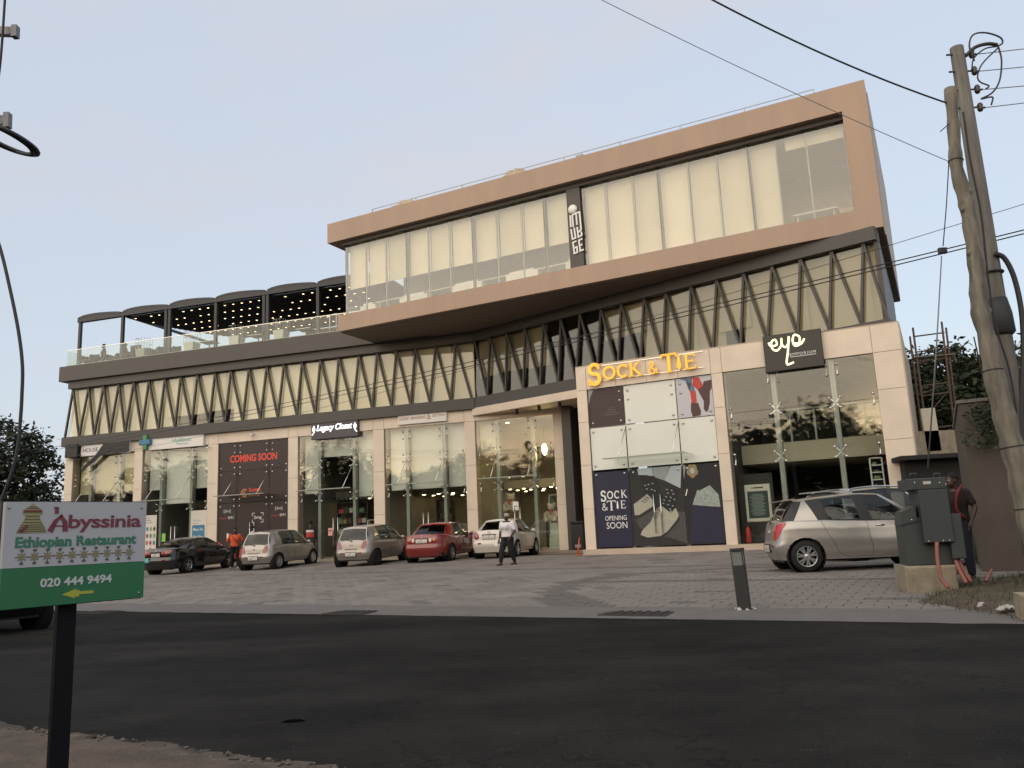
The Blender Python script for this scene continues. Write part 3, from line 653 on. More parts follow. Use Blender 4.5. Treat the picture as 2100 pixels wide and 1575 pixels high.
for i, (x, d, lab) in enumerate(((185, .5, 'dark wicker armchair at the far left corner of the terrace'), (238, .9, 'dark wicker armchair behind the second terrace post'), (270, .5, 'tall backed dark wicker armchair beside the caged tub'), (322, .7, 'dark slatted armchair left of the double pergola post'), (352, 1.0, 'dark slatted armchair right of the double pergola post'))):
    h = 1.0 if i == 2 else .78
    c = empty('terrace_chair', at(PL, tpos(x, 715, d), d, TZ), lab, 'chair', 'dark armchairs on the roof terrace'); k = c.matrix_world
    mb = MB(k); mb.bev(-.32, .32, -.3, .3, .3, .45, .03); mb.build('seat', chair_m, c)
    mb = MB(k); mb.bev(-.34, .34, .26, .34, .3, h, .02); mb.build('backrest', chair_m, c)
    for sx in (-1, 1):
        mb = MB(k); mb.box(sx*.34-.03, sx*.34+.03, -.3, .3, .3, .66); mb.build('armrest', chair_m, c)
        for sy in (-.26, .26): mb = MB(k); mb.box(sx*.3-.02, sx*.3+.02, sy-.02, sy+.02, 0, .3); mb.build('leg', chair_m, c)
for i, (x, lab) in enumerate(((430, 'pale cafe table on the terrace right of the second caged tub'), (530, 'pale cafe table on the terrace between the third and fourth tubs'), (628, 'pale cafe table on the terrace near the copper box'))):
    c = empty('cafe_table', at(PL, tpos(x, 680, 1.2), 1.2, TZ), lab, 'table', 'cafe tables on the terrace'); k = c.matrix_world
    mb = MB(k); mb.box(-.4, .4, -.35, .35, .72, .75); mb.build('table_top', tub_m, c); mb = MB(k); mb.cyl((0, 0, 0), (0, 0, .72), .035); mb.lathe([(.24, 0), (.22, .03), (.03, .05)], 14); mb.build('pedestal', fin_m, c)
c = empty('steel_gate', at(PL, tpos(683, 670, .1), .1, TZ), 'small white tubular steel frame where the terrace meets the copper box', 'gate'); k = c.matrix_world
for s in (-.18, .18): mb = MB(k); mb.cyl((s, 0, 0), (s, 0, .95), .022); mb.build('post', white_p, c)
mb = MB(k); mb.tube(smooth_path([(-.35, 0, .85), (-.1, 0, .98), (.2, 0, 1.0), (.4, 0, .86)]), .02); mb.build('top_bar', white_p, c)
# ================================================================== signs
def ribbon(mb, pts, w, d):                            # flat stroke through 2D points (x, z) in local x-z, facing -y, depth d
    p = [Vector((q[0], q[1])) for q in pts]; n = len(p); ws = w if isinstance(w, (list, tuple)) else [w]*n; Lp = []; Rp = []
    for i in range(n):
        a = (p[i]-p[i-1]).normalized() if i else None; b = (p[i+1]-p[i]).normalized() if i < n-1 else None
        if a is None: a = b
        if b is None: b = a
        t = a+b; t = a if t.length < 1e-3 else t.normalized(); nn = Vector((-t.y, t.x)); k = min(1.8, 1/max(.35, nn.dot(Vector((-a.y, a.x)))))
        Lp.append(p[i]+nn*ws[i]/2*k); Rp.append(p[i]-nn*ws[i]/2*k)
    V = []
    for l, r in zip(Lp, Rp): V += [(l.x, -d, l.y), (r.x, -d, r.y), (l.x, 0, l.y), (r.x, 0, r.y)]
    Fq = [(0, 2, 3, 1), (4*n-4, 4*n-3, 4*n-1, 4*n-2)]
    for i in range(n-1): a = 4*i; Fq += [(a, a+1, a+5, a+4), (a+2, a+6, a+7, a+3), (a, a+4, a+6, a+2), (a+1, a+3, a+7, a+5)]
    mb.add(V, Fq)
def arc(cx, cz, rx, rz, a0, a1, n=10): return [(cx+rx*math.cos(R(a0+(a1-a0)*k/n)), cz+rz*math.sin(R(a0+(a1-a0)*k/n))) for k in range(n+1)]
def board(name, label, P, x0, x1, yt, yb, d, th, material, cat='shop sign', group=None):
    xm = (x0+x1)/2; s0, s1 = P.S(x0, (yt+yb)/2, d), P.S(x1, (yt+yb)/2, d); z1, z0 = P.Z(xm, yt, d), P.Z(xm, yb, d)
    e = empty(name, at(P, (s0+s1)/2, d, z0), label, cat, group); w_ = s1-s0; h = z1-z0
    mb = MB(e.matrix_world); mb.bev(-w_/2, w_/2, 0, th, 0, h, .012); mb.build('panel', material, e)
    return e, w_, h
gold = mat('gold_letter', (.80, .46, .06), .35, metal=.35, emit=(1, .52, .06), es=.10)
ink = mat('black_ink', (.02, .02, .02), .5); red_i = mat('red_ink', (.55, .05, .035), .5); wht_i = mat('white_ink', (.78, .78, .76), .5)
teal = mat('teal_ink', (.16, .42, .38), .5); grn = mat('green_ink', (.07, .26, .10), .5); blu = mat('blue_ink', (.055, .19, .32), .5)
brown_i = mat('bronze_ink', (.36, .22, .13), .5)
sign_w = mat('sign_white', (.72, .70, .66), .45); sign_d = mat('sign_charcoal', (.07, .065, .075), .5); sign_k = mat('sign_black', (.035, .032, .026), .5)
lit_w = mat('lit_letter', (.9, .9, .92), .5, emit=(.92, .92, 1), es=.9)
lit_y = mat('lit_yellow', (.9, .85, .5), .5, emit=(1, .86, .42), es=.75)
cloth_k = mat('black_plastic', (.012, .012, .013), .5, var=.3, vscale=6, bump=.4, bscale=9)
def tm(e, x, z): return e.matrix_world @ Matrix.Translation((x, -.003, z))
# HOUSE OF ...
e, w_, h = board('shop_sign', 'white HOUSE OF shop sign half covered by torn black sheet', PL, 166, 266, 908, 932, -.12, .12, sign_w)
text('lettering', 'HOUSE OF', tm(e, -w_*.22, h*.5), w_*.46, h*.34, ink, e)
s0, s1 = -w_/2, w_/2
mb = MB(e.matrix_world); V = []; rv = random.Random(3)
top = [(s0+w_*t, h*(1.02 if t > .55 else .9)) for t in (.5, .62, .75, .88, 1.01)]
prof = [((.02, -1.35), (.1, -1.28)), ((.08, -1.0), (.2, -.95)), ((.18, -.55), (.34, -.5)), ((.3, -.12), (.46, -.06)), ((.42, .45), (.64, -.02)), ((.50, .92), (.8, .04)), ((.7, 1.05), (.92, .08)), ((1.02, 1.06), (1.02, .10))]
nq = 5; V = []; Fq = []
for i, (a, b) in enumerate(prof):
    for k in range(nq+1): t = k/nq; V.append((s0+w_*(a[0]+(b[0]-a[0])*t)*.98, -.05-.05*math.sin(i*2.1+k*1.7)**2, h*(a[1]+(b[1]-a[1])*t)))
for i in range(len(prof)-1):
    for k in range(nq): q = i*(nq+1)+k; Fq.append((q, q+1, q+nq+2, q+nq+1))
sh = MB(e.matrix_world); sh.smooth = True; sh.add(V, Fq); sh = sh.build('loose_sheet', cloth_k); tag(sh, 'torn black plastic sheet hanging off the HOUSE OF sign', 'plastic sheet')
e, w_, h = board('wrapped_sign', 'small sign wrapped in black plastic at the left corner of the shops', PL, 133, 158, 912, 938, -.3, .25, cloth_k)
for z in (.15, .85):
    mb = MB(e.matrix_world); mb.bar((-w_*.55, .05, h*z), (w_*.75, .05, h*z), .04, .04); mb.build('bracket', darker, e)
# pharmacy
e, w_, h = board('shop_sign', 'long white pharmacy sign with green and blue cross', PL, 300, 417, 893, 919, -.14, .14, sign_w)
text('lettering', '+Addisons', tm(e, w_*.12, h*.62), w_*.34, h*.34, teal, e, bold=.01); text('lettering', 'Pharmacy', tm(e, w_*.14, h*.3), w_*.2, h*.2, teal, e)
c = empty('pharmacy_cross', at(PL, PL.S(296, 909, -.3), -.3, PL.Z(296, 922, -.3)), 'green and blue three-dimensional pharmacy cross beside the white sign', 'cross sign'); k = c.matrix_world
mb = MB(k); mb.bev(-.13, .13, 0, .16, 0, .74, .03); mb.build('upright', grn, c); mb = MB(k); mb.bev(-.34, .34, -.02, .15, .24, .5, .03); mb.build('crossbar', blu, c)
# legacy closet
e, w_, h = board('shop_sign', 'charcoal sign with lit white Legacy Closet script', PL, 638, 734, 858, 898, -.16, .16, sign_d)
text('lettering', 'Legacy Closet', tm(e, 0, h*.53), w_*.76, h*.40, lit_w, e, bold=.012, shear=.28, spacing=.92)
for sx in (-1, 1):
    mb = MB(tm(e, sx*w_*.44, h*.5)); ribbon(mb, smooth_path([(0, h*.2, 0), (-sx*.06, .0, 0), (sx*.02, -.08, 0), (sx*.06, .05, 0), (.0, .1, 0), (-sx*.02, -.1, 0), (sx*.1, -h*.28, 0)], 4), .03, .01); mb.build('flourish', lit_w, e)
# luxury branding
e, w_, h = board('shop_sign', 'white sign reading luxury branding and gifting in bronze', PL, 815.6, 915.6, 842.3, 867.5, -.12, .12, sign_w)
text('lettering', 'LUXURY BRANDING', tm(e, -w_*.20, h*.47), w_*.55, h*.24, brown_i, e, bold=.012); text('ampersand', '&', tm(e, w_*.145, h*.5), w_*.085, h*.5, brown_i, e); text('lettering', 'GIFTING', tm(e, w_*.34, h*.53), w_*.26, h*.24, brown_i, e, bold=.012)
# Sock & Tie gold letters, one thing, each letter a part
def letter_strokes():
    D = {}
    D['S'] = [(arc(.5, .76, .34, .22, 25, 270, 12)+arc(.5, .30, .36, .24, 90, -150, 14)[1:], .16), ([(.82, .74), (.84, .98)], .09), ([(.14, .02), (.14, .30)], .12)]
    D['O'] = [(arc(.5, .5, .42, .42, 0, 360, 24), .15)]
    D['C'] = [(arc(.55, .5, .43, .42, 45, 315, 18), .15), ([(.88, .68), (.88, .94)], .08)]
    D['K'] = [([(.22, .0), (.22, 1)], .15), ([(.08, .03), (.38, .03)], .06), ([(.08, .97), (.38, .97)], .06), ([(.26, .45), (.86, .98)], .09), ([(.42, .55), (.95, .02)], .15), ([(.8, .03), (1.08, .03)], .06)]
    D['&'] = [(smooth_path([(.95, .45, 0), (.75, .12, 0), (.42, .02, 0), (.14, .22, 0), (.28, .48, 0), (.58, .68, 0), (.55, .92, 0), (.36, .95, 0), (.30, .75, 0), (.62, .34, 0), (.98, .03, 0)], 5), .11)]
    D['T'] = [([(.5, .0), (.5, .98)], .17), ([(.02, .95), (.98, .95)], .09), ([(.04, .95), (.0, .78)], .08), ([(.96, .95), (1, .78)], .08), ([(.34, .02), (.66, .02)], .06)]
    D['I'] = [([(.5, .22), (.5, .98)], [.30, .14]), ([(.5, .24), (.5, .0)], [.30, .02]), ([(.3, .97), (.7, .97)], .08)]
    D['E'] = [([(.26, .0), (.26, 1)], .15), ([(.12, .03), (.84, .03)], .08), ([(.12, .97), (.80, .97)], .08), ([(.26, .52), (.68, .52)], .08), ([(.82, .02), (.88, .22)], .07), ([(.78, .98), (.84, .82)], .07), ([(.68, .42), (.68, .62)], .06)]
    return D
LS = letter_strokes()
def sock_tie(parent, M, layout, material, depth, name='letter'):   # layout: (char, x, z, w, h)
    for ch, x, z, w_, h_ in layout:
        mb = MB(M @ Matrix.Translation((x, 0, z)))
        for st, wd in LS[ch]:
            pp = [(q[0]*w_, q[1]*h_) for q in st]; ww = [v*h_ for v in wd] if isinstance(wd, list) else wd*h_
            ribbon(mb, pp, ww, depth)
        mb.build(name, material, parent)
lx0, lz0 = PS.hit(1207, 790, -.12)
e = empty('gold_shop_lettering', at(PS, lx0, -.10, PS.Z(1215, 786, -.1)), 'raised gold SOCK & TIE letters over the left projecting shop', 'shop sign')
u = PS.S(1444, 760, -.1)-lx0
sock_tie(e, e.matrix_world, [('S', .0, -.10, .125*u, .78), ('O', .14*u, .04, .115*u, .50), ('C', .265*u, .04, .10*u, .50), ('K', .37*u, .04, .11*u, .52), ('&', .535*u, .04, .085*u, .44),
     ('T', .655*u, .02, .13*u, .66), ('I', .775*u, .04, .055*u, .52), ('E', .835*u, .04, .12*u, .52)], gold, .07)
mb = MB(e.matrix_world); mb.box(.02, u, .055, .07, .60, .62); mb.box(.02, u, .055, .07, .05, .07); mb.build('fixing_rail', steel, e)
# eye emporium
e, w_, h = board('shop_sign', 'black sign board with yellow eye logo over the right projecting shop', PS, 1566, 1687, 681, 757, -.16, .16, sign_k)
mb = MB(tm(e, -w_*.5, 0)); q = lambda x, y: (x*w_, y*h, 0)
ribbon(mb, smooth_path([q(.10, .80), q(.14, .70), q(.24, .72), q(.22, .86), q(.15, .80), q(.16, .62), q(.24, .56), q(.33, .70)], 6), .055, .015)
ribbon(mb, smooth_path([q(.33, .88), q(.33, .70), q(.39, .62), q(.45, .74), q(.46, .86)], 6), .055, .015); ribbon(mb, smooth_path([q(.46, .90), q(.42, .5), q(.38, .16), q(.50, .18)], 6), .055, .015)
ribbon(mb, smooth_path([q(.52, .70), q(.62, .68), q(.64, .84), q(.56, .92), q(.52, .78), q(.55, .62), q(.66, .66), q(.72, .78)], 6), .055, .015)
mb.build('logo', lit_y, e)
text('lettering', 'EMPORIUM', tm(e, w_*.165, h*.40), w_*.44, h*.075, wht_i, e, spacing=1.3); mb = MB(tm(e, 0, 0)); mb.box(-w_*.055, w_*.385, -.003, 0, h*.325, h*.34); mb.build('underline', wht_i, e)
# block-letter sign on the dark blade of the box
sb0, sb1 = PB.S(1169, 470, GD-.13), PB.S(1196, 470, GD-.13); zc0 = PB.Z(1183, 522, GD-.13); hh = PB.Z(1176, 422, GD-.13)-zc0
e = empty('blade_sign', at(PB, sb0, GD-.14, zc0), 'white block letter logo with round dot on the dark blade of the box', 'logo sign')
px = lambda x, y: ((x-1535)/82*(sb1-sb0), (1148-y)/298*hh)
tk = .062
mb = MB(e.matrix_world); mb.lathe([(.0, -.03), (.185, -.03), (.185, 0), (0, 0)], 20, (px(1560, 870)[0], 0, px(1560, 872)[1]), 'y'); mb.build('dot', white_p, e)
mb = MB(e.matrix_world)
for st in ([(1543, 905), (1543, 978)], [(1558, 980), (1556, 908), (1580, 900), (1582, 972)], [(1582, 900), (1602, 898), (1606, 1005), (1590, 1018)], [(1543, 990), (1549, 1052), (1568, 1048), (1563, 985)], [(1582, 985), (1586, 1048), (1608, 1040), (1606, 1018)],
           [(1572, 1068), (1550, 1074), (1555, 1140), (1574, 1136), (1572, 1104), (1554, 1108)], [(1610, 1062), (1588, 1068), (1592, 1132), (1614, 1128)], [(1590, 1100), (1608, 1096)]):
    ribbon(mb, [px(*p) for p in st], tk, .025)
mb.build('lettering', white_p, e)

# ================================================================== window films and posters
def poster(name, label, P, s0, s1, z0, z1, base, shapes=(), d=.068, cat='window poster', group=None):
    e = empty(name, at(P, s0, d, z0), label, cat, group); M = e.matrix_world; W_, H_ = s1-s0, z1-z0
    mb = MB(M); mb.box(0, W_, 0, .003, 0, H_); mb.build('sheet', base, e)
    if shapes:
        mb = MB(M); ms = []
        for i, (m_, pts) in enumerate(shapes):
            if m_ not in ms: ms.append(m_)
            mb.cm = ms.index(m_); y = -.0012*(i+1)*.7
            mb.poly([(p[0]*W_, y, p[1]*H_) for p in pts])
        mb.build('print', ms, e)
    return e, W_, H_
film = mat('frost_film', (.74, .75, .68), .7, var=.03, vscale=1); navy = mat('print_navy', (.012, .012, .040), .5); maroon = mat('print_maroon', (.055, .033, .032), .6); pr_dk = mat('print_brown', (.020, .018, .018), .6)
cream = mat('print_cream', (.40, .385, .31), .6, var=.12, vscale=6); pr_gr = mat('print_grey', (.30, .32, .33), .6, var=.1); pr_bl = mat('print_paleblue', (.42, .47, .50), .6); pr_fl = mat('print_floor', (.065, .062, .06), .6, var=.35, vscale=9); pr_red = mat('print_red', (.50, .055, .04), .6, var=.15, vscale=14)
pr_sg = mat('print_sage', (.30, .35, .31), .6, var=.45, vscale=11); pr_tan = mat('print_tan', (.30, .22, .11), .6); pr_k = mat('print_black', (.010, .010, .014), .6); pr_ox = mat('print_oxblood', (.075, .032, .03), .5, var=.3, vscale=8); pr_den = mat('print_denim', (.13, .17, .24), .6, var=.2, vscale=12); pr_bg = mat('print_lilac', (.52, .52, .55), .6)
x = XS[0]; g = .02
for i, j, lab in ((1, 2, 'white film on the top middle pane of the sock shop'), (0, 1, 'white film on the left pane of the sock shop middle row'), (1, 1, 'white film on the middle pane of the sock shop middle row'), (2, 1, 'white film on the right pane of the sock shop middle row')):
    poster('window_film', lab, PS, x[i]+g, x[i+1]-g, ROWS[j]+g, ROWS[j+1]-g, film, cat='window film', group='white films on the sock shop front')
dots = [(mat('print_fade', (.13, .10, .10), .6), [(.42+k*.03, .28+r*.045), (.86-k*.03, .28+r*.045), (.86-k*.03, .295+r*.045), (.42+k*.03, .295+r*.045)]) for r, k in ((0, 0), (1, 1), (2, 3), (3, 4), (4, 5))]
poster('window_poster', 'maroon poster with faint lettering on the top left pane of the sock shop', PS, x[0]+g, x[1]-g, ROWS[2]+g, ROWS[3]-g, maroon, [(pr_gr, [(0, .6), (0, 1), (.16, 1), (.06, .82)])]+dots)
poster('window_poster', 'poster of crossed feet in red socks and brown shoes on the top right pane', PS, x[2]+g, x[3]-g, ROWS[2]+g, ROWS[3]-g, pr_bg, [
    (pr_den, [(.10, 1), (.50, 1), (.42, .80), (.36, .66), (.52, .62), (.50, .84), (.28, .92)]), (pr_red, [(.50, 1), (.66, .98), (.74, .80), (.74, .72), (.60, .66), (.46, .80)]), (pr_red, [(.38, .66), (.54, .64), (.55, .36), (.40, .34)]),
    (pr_ox, [(.60, .66), (.74, .74), (.78, .86), (1, .88), (.99, .66), (.93, .60), (.90, .30), (.84, .12), (.78, .08), (.72, .16), (.74, .36)]), (pr_ox, [(.38, .36), (.58, .34), (.64, .12), (.62, .02), (.40, .0), (.36, .16)])]+
    [(cream, [(a, b), (a+.025, b+.01), (a+.015, b+.03)]) for a, b in ((.52, .9), (.58, .85), (.62, .76), (.66, .88), (.44, .55), (.47, .45), (.5, .58), (.43, .4))])
e, W_, H_ = poster('window_poster', 'navy Sock and Tie opening soon poster on the lower left pane', PS, x[0]+g, x[1]-g, ROWS[0]+.03, ROWS[1]-.06, navy)
M = e.matrix_world @ Matrix.Translation((0, -.004, 0))
pt = lambda X_, Y_: ((X_-165)/535*W_, (1090-Y_)/1060*H_)
def stx(ch, X0, X1, Y0, Y1): a = pt(X0, Y1); b = pt(X1, Y0); return (ch, a[0], a[1], b[0]-a[0], b[1]-a[1])
sock_tie(e, M, [stx('S', 260, 345, 300, 450), stx('O', 360, 450, 305, 420), stx('C', 465, 545, 305, 420), stx('K', 565, 655, 300, 415), stx('&', 265, 355, 475, 575), stx('T', 350, 480, 440, 580), stx('I', 490, 525, 455, 570), stx('E', 545, 640, 450, 560)], wht_i, .002)
a = pt(470, 688); text('lettering', 'OPENING', M @ Matrix.Translation((a[0], 0, a[1])), W_*.60, H_*.062, wht_i, e, depth=.001); a = pt(478, 790); text('lettering', 'SOON', M @ Matrix.Translation((a[0], 0, a[1])), W_*.58, H_*.085, wht_i, e, depth=.001)
cc = lambda l: [((X_-700)/755, (1072-Y_)/1060) for X_, Y_ in l]
sockdots = [(pr_gr, cc([(X_, Y_), (X_+26, Y_+8), (X_+22, Y_+22), (X_-4, Y_+14)])) for X_, Y_ in ((1215, 315), (1280, 330), (1225, 365), (1300, 380), (1195, 410), (1260, 425), (1165, 455), (1240, 470), (1310, 455), (1150, 500), (1215, 520), (1280, 540), (1240, 580), (1250, 610), (910, 240), (960, 230), (930, 290), (1000, 300), (1020, 220), (1040, 320))]
laces = [(pr_dk, cc([(X_, Y_), (X_+60, Y_+30), (X_+58, Y_+40), (X_-2, Y_+10)])) for X_, Y_ in ((1010, 640), (1025, 610), (1045, 580), (1060, 560), (1000, 670), (850, 450), (880, 425), (910, 400))]
shapes = [(pr_bl, cc([(820, 12), (1035, 12), (1040, 140), (950, 110), (830, 100)])), (pr_gr, cc([(1040, 12), (1290, 12), (1200, 200), (1045, 140)])), (pr_bl, cc([(1300, 12), (1455, 12), (1415, 320), (1200, 200)])),
    (pr_fl, cc([(735, 720), (1000, 600), (1450, 640), (1455, 1060), (1300, 1000), (1100, 950), (800, 830)])), (cream, cc([(730, 500), (940, 370), (1010, 450), (1010, 540), (800, 650), (735, 650)])),
    (pr_dk, cc([(790, 930), (810, 900), (1180, 900), (1380, 690), (1360, 760), (1180, 930), (1060, 985), (880, 980)])), (cream, cc([(800, 920), (830, 860), (960, 750), (1050, 580), (1130, 540), (1200, 600), (1250, 640), (1330, 580), (1362, 680), (1330, 740), (1180, 895), (1080, 945), (900, 960)])),
    (pr_k, cc([(1150, 470), (1260, 305), (1400, 335), (1330, 560), (1270, 640), (1200, 590), (1130, 530)])), (pr_k, cc([(850, 110), (1060, 130), (1130, 260), (1120, 420), (1060, 450), (960, 400), (900, 300)]))]+sockdots+laces
e, W_, H_ = poster('window_poster', 'poster of pale lace-up shoes and dark dotted socks on the shop doors', PS, x[1]+g, x[2]-g, ROWS[0]+.03, ROWS[1]-.04, pr_dk, shapes)
rc = lambda l: [((X_-1450)/600, (1065-Y_)/1060) for X_, Y_ in l]
petals = []
for k in range(5):
    a = R(72*k+20); cx_, cy_ = 1605+52*math.cos(a), 92+52*math.sin(a); petals.append((pr_tan, rc([(cx_+48*math.cos(R(t)), cy_+48*math.sin(R(t))) for t in range(0, 360, 40)])))
shapes = [(pr_gr, rc([(1452, 12), (1500, 12), (1455, 200)])), (navy, rc([(1560, 555), (2010, 595), (2048, 1050), (1470, 1050)])), (pr_sg, rc([(1560, 545), (1660, 350), (1690, 362), (1870, 300), (2000, 430), (2012, 592), (1800, 572)])),
    (pr_gr, rc([(1600, 500), (1700, 420), (1810, 560), (1790, 568)])), (pr_sg, rc([(1690, 362), (1870, 300), (1960, 400), (1800, 520)])), (wht_i, rc([(1490, 330), (1503, 336), (1470, 420), (1452, 416)]))]+petals+[(pr_bl, rc([(1605+40*math.cos(R(t)), 92+40*math.sin(R(t))) for t in range(0, 360, 40)]))]
poster('window_poster', 'poster of dark suit with tan flower pin and sage pocket square', PS, x[2]+g, x[3]-g, ROWS[0]+.03, ROWS[1]-.04, pr_k, shapes)
# coming soon shop: dark vinyl on all nine panes
vinyl = mat('brown_vinyl', (.030, .017, .015), .45); x = X[2]
for j, nm in ((2, 'top'), (1, 'middle'), (0, 'bottom')):
    for i, ns in ((0, 'left'), (1, 'centre'), (2, 'right')):
        e, W_, H_ = poster('window_film', 'dark brown vinyl on the %s %s pane of the coming soon shop' % (nm, ns), PL, x[i]+.012, x[i+1]-.012, ROWS[j]+.012, ROWS[j+1]-.012, vinyl,
            [(red_i, [(0, 0), (1, 0), (1, .30), (.5, .2), (0, .34)])] if j == 0 and i == 0 else [(red_i, [(0, 0), (1, 0), (1, .22), (.4, .16), (0, .2)])] if j == 0 else (), group='brown vinyl on the coming soon shop', cat='window film')
        M = e.matrix_world @ Matrix.Translation((0, -.003, 0))
        if (i, j) in ((0, 0), (2, 0)):
            text('lettering', 'Sugal', M @ Matrix.Translation((W_*.30, 0, H_*.74)), W_*.40, .10, red_i, e, depth=.001, shear=.2); text('lettering', 'SM1', M @ Matrix.Translation((W_*.70, 0, H_*.745)), W_*.30, .13, wht_i, e, depth=.001)
            text('lettering', '[2m]', M @ Matrix.Translation((W_*.5, 0, H_*.86)), W_*.36, .16, wht_i, e, depth=.001); text('lettering', '1', M @ Matrix.Translation((W_*.55, 0, H_*.42)), .10, .26, wht_i, e, depth=.001)
        if (i, j) == (1, 0):
            text('lettering', '2mg', M @ Matrix.Translation((W_*.66, 0, H_*.72)), W_*.24, .18, wht_i, e, depth=.001, bold=.01)
            mb = MB(M @ Matrix.Translation((W_*.66, 0, H_*.72)))
            for sx in (-1, 1):
                for sz in (-1, 1): ribbon(mb, [(sx*.16, sz*.22), (sx*.30, sz*.22), (sx*.30, sz*.08)], .025, .001)
            mb.build('frame_mark', wht_i, e)
        if (i, j) == (1, 1):
            text('lettering', 'Sugal', M @ Matrix.Translation((W_*.55, 0, H_*.36)), W_*.36, .24, mat('red_bright', (.75, .07, .05), .5), e, depth=.001, bold=.02); text('lettering', 'Exchange', M @ Matrix.Translation((W_*.55, 0, H_*.20)), W_*.36, .15, mat('orange_ink', (.55, .20, .10), .5), e, depth=.001)
            mb = MB(M @ Matrix.Translation((W_*.24, 0, H_*.28))); ribbon(mb, arc(0, 0, .17, .17, 50, 310, 14), .05, .001); ribbon(mb, arc(0, 0, .08, .08, 60, 300, 8), .03, .001); ribbon(mb, [(-.08, 0), (.05, 0)], .03, .001)
            for k in range(7): a = R(70+k*37); ribbon(mb, [(.18*math.cos(a), .18*math.sin(a)), (.23*math.cos(a), .23*math.sin(a))], .05, .001)
            mb.build('emblem', mat('orange_ink', (.55, .20, .10), .5), e)
        if (i, j) == (1, 2):
            text('lettering', 'COMING SOON', M @ Matrix.Translation((W_*.5, 0, H_*.42)), 2.65, .36, mat('red_bright', (.75, .07, .05), .5), e, depth=.001, bold=.03)
# pharmacy lower panes
x = X[1]; pan = mat('poster_cream', (.66, .62, .55), .6)
ic = [((mat('icon%d' % ((r*4+k) % 5), ((.45, .07, .07), (.08, .22, .30), (.20, .35, .12), (.10, .08, .08), (.42, .18, .10))[(r*4+k) % 5], .5)), [(.14+k*.24+.085*math.cos(R(t)), .70-r*.15+.05*math.sin(R(t))) for t in range(0, 360, 30)]) for r in range(4) for k in range(4) if r < 3 or k == 2]
e, W_, H_ = poster('window_poster', 'cream pharmacy poster with rows of round coloured icons', PL, x[0]+.06, x[1]-.12, ROWS[0]+.1, ROWS[1]-.35, pan, ic)
mb = MB(e.matrix_world)
for k in range(3): mb.box(W_*.12, W_*(.5+.12*k), -.003, -.001, H_*(.93-.05*k), H_*(.95-.05*k))
mb.build('heading_mark', pr_gr, e)
rr = [(.10, .36), (.14, .34), (.86, .34), (.9, .36), (.9, .68), (.86, .70), (.14, .70), (.1, .68)]
e, W_, H_ = poster('window_poster', 'pharmacy opening hours poster with blue box, Mon.-Fri. and Sat.-Sun.', PL, x[2]+.10, x[3]-.05, ROWS[0]+.1, ROWS[1]-.25, pan, [(blu, rr)])
M = e.matrix_world @ Matrix.Translation((0, -.003, 0))
text('lettering', 'Working\nhours', M @ Matrix.Translation((W_*.38, 0, H_*.77)), W_*.5, H_*.09, pr_gr, e, depth=.0005); text('lettering', 'Mon.-Fri.', M @ Matrix.Translation((W_*.5, 0, H_*.61)), W_*.64, H_*.06, wht_i, e, depth=.0005, bold=.01); text('lettering', 'Sat.-Sun.', M @ Matrix.Translation((W_*.5, 0, H_*.46)), W_*.64, H_*.06, wht_i, e, depth=.0005, bold=.01)
e, W_, H_ = poster('notice', 'small bright green notice on the pharmacy door', PL, x[1]+.22, x[1]+.44, 1.65, 2.05, mat('notice_green', (.22, .55, .10), .6), cat='notice')
x = X[5]
e, W_, H_ = poster('notice', 'white paper notice taped to the lobby door', PL, x[1]+.62, x[1]+.88, 2.25, 2.62, white_p, [(ink, [(.2, .42), (.8, .42), (.8, .52), (.2, .52)])], d=.07, cat='notice')
e, W_, H_ = poster('notice', 'small pink notice on the Legacy Closet door', PL, X[3][1]+.5, X[3][1]+.72, 1.55, 1.9, mat('notice_pink', (.7, .42, .36), .6), [(red_i, [(.15, .55), (.85, .55), (.85, .75), (.15, .75)])], d=.07, cat='notice')
# ================================================================== things inside the shops
def lamp(parent, P, s, d, z, r=.075):
    mb = MB(P.M); mb.lathe([(r, -.012), (r, 0)], 10, (s, d, z)); return mb.build('downlight', lamp_m, parent)
for i, zc, rows_ in ((4, 3.349, ((3.4, 5), (4.6, 4), (6, 4))), (5, 3.349, ((3.4, 5), (4.6, 5), (6, 4))), (5, 6.549, ((1.5, 4), (3.4, 3)))):
    a, b = BAYS[i]
    for d, n in rows_:
        for k in range(n): lamp(BLD, PL, a+.45+(b-a-.9)*k/(n-1), d, zc)
for k in range(3): lamp(BLD, PL, BAYS[3][0]+.7+k*1.2, 3.6, 3.349)
# lobby pendants
glow = mat('pendant_glow', (1, .85, .5), .5, emit=(1, .74, .30), es=16)
for s, d, z, lab in ((2.72, 1.6, 4.95, 'glowing oval pendant lamp in the lobby, the larger and left one'), (3.28, 1.9, 4.75, 'glowing oval pendant lamp in the lobby, next to the right column')):
    c = empty('pendant_lamp', at(PL, s, d, z), lab, 'lamp', 'lobby pendant lamps'); mb = MB(c.matrix_world); mb.lathe([(.0, -.27), (.08, -.2), (.12, 0), (.09, .18), (0, .26)], 14); mb.build('shade', glow, c); mb = MB(c.matrix_world); mb.cyl((0, 0, .25), (0, 0, 6.54-z), .008, 6); mb.build('cord', darker, c)
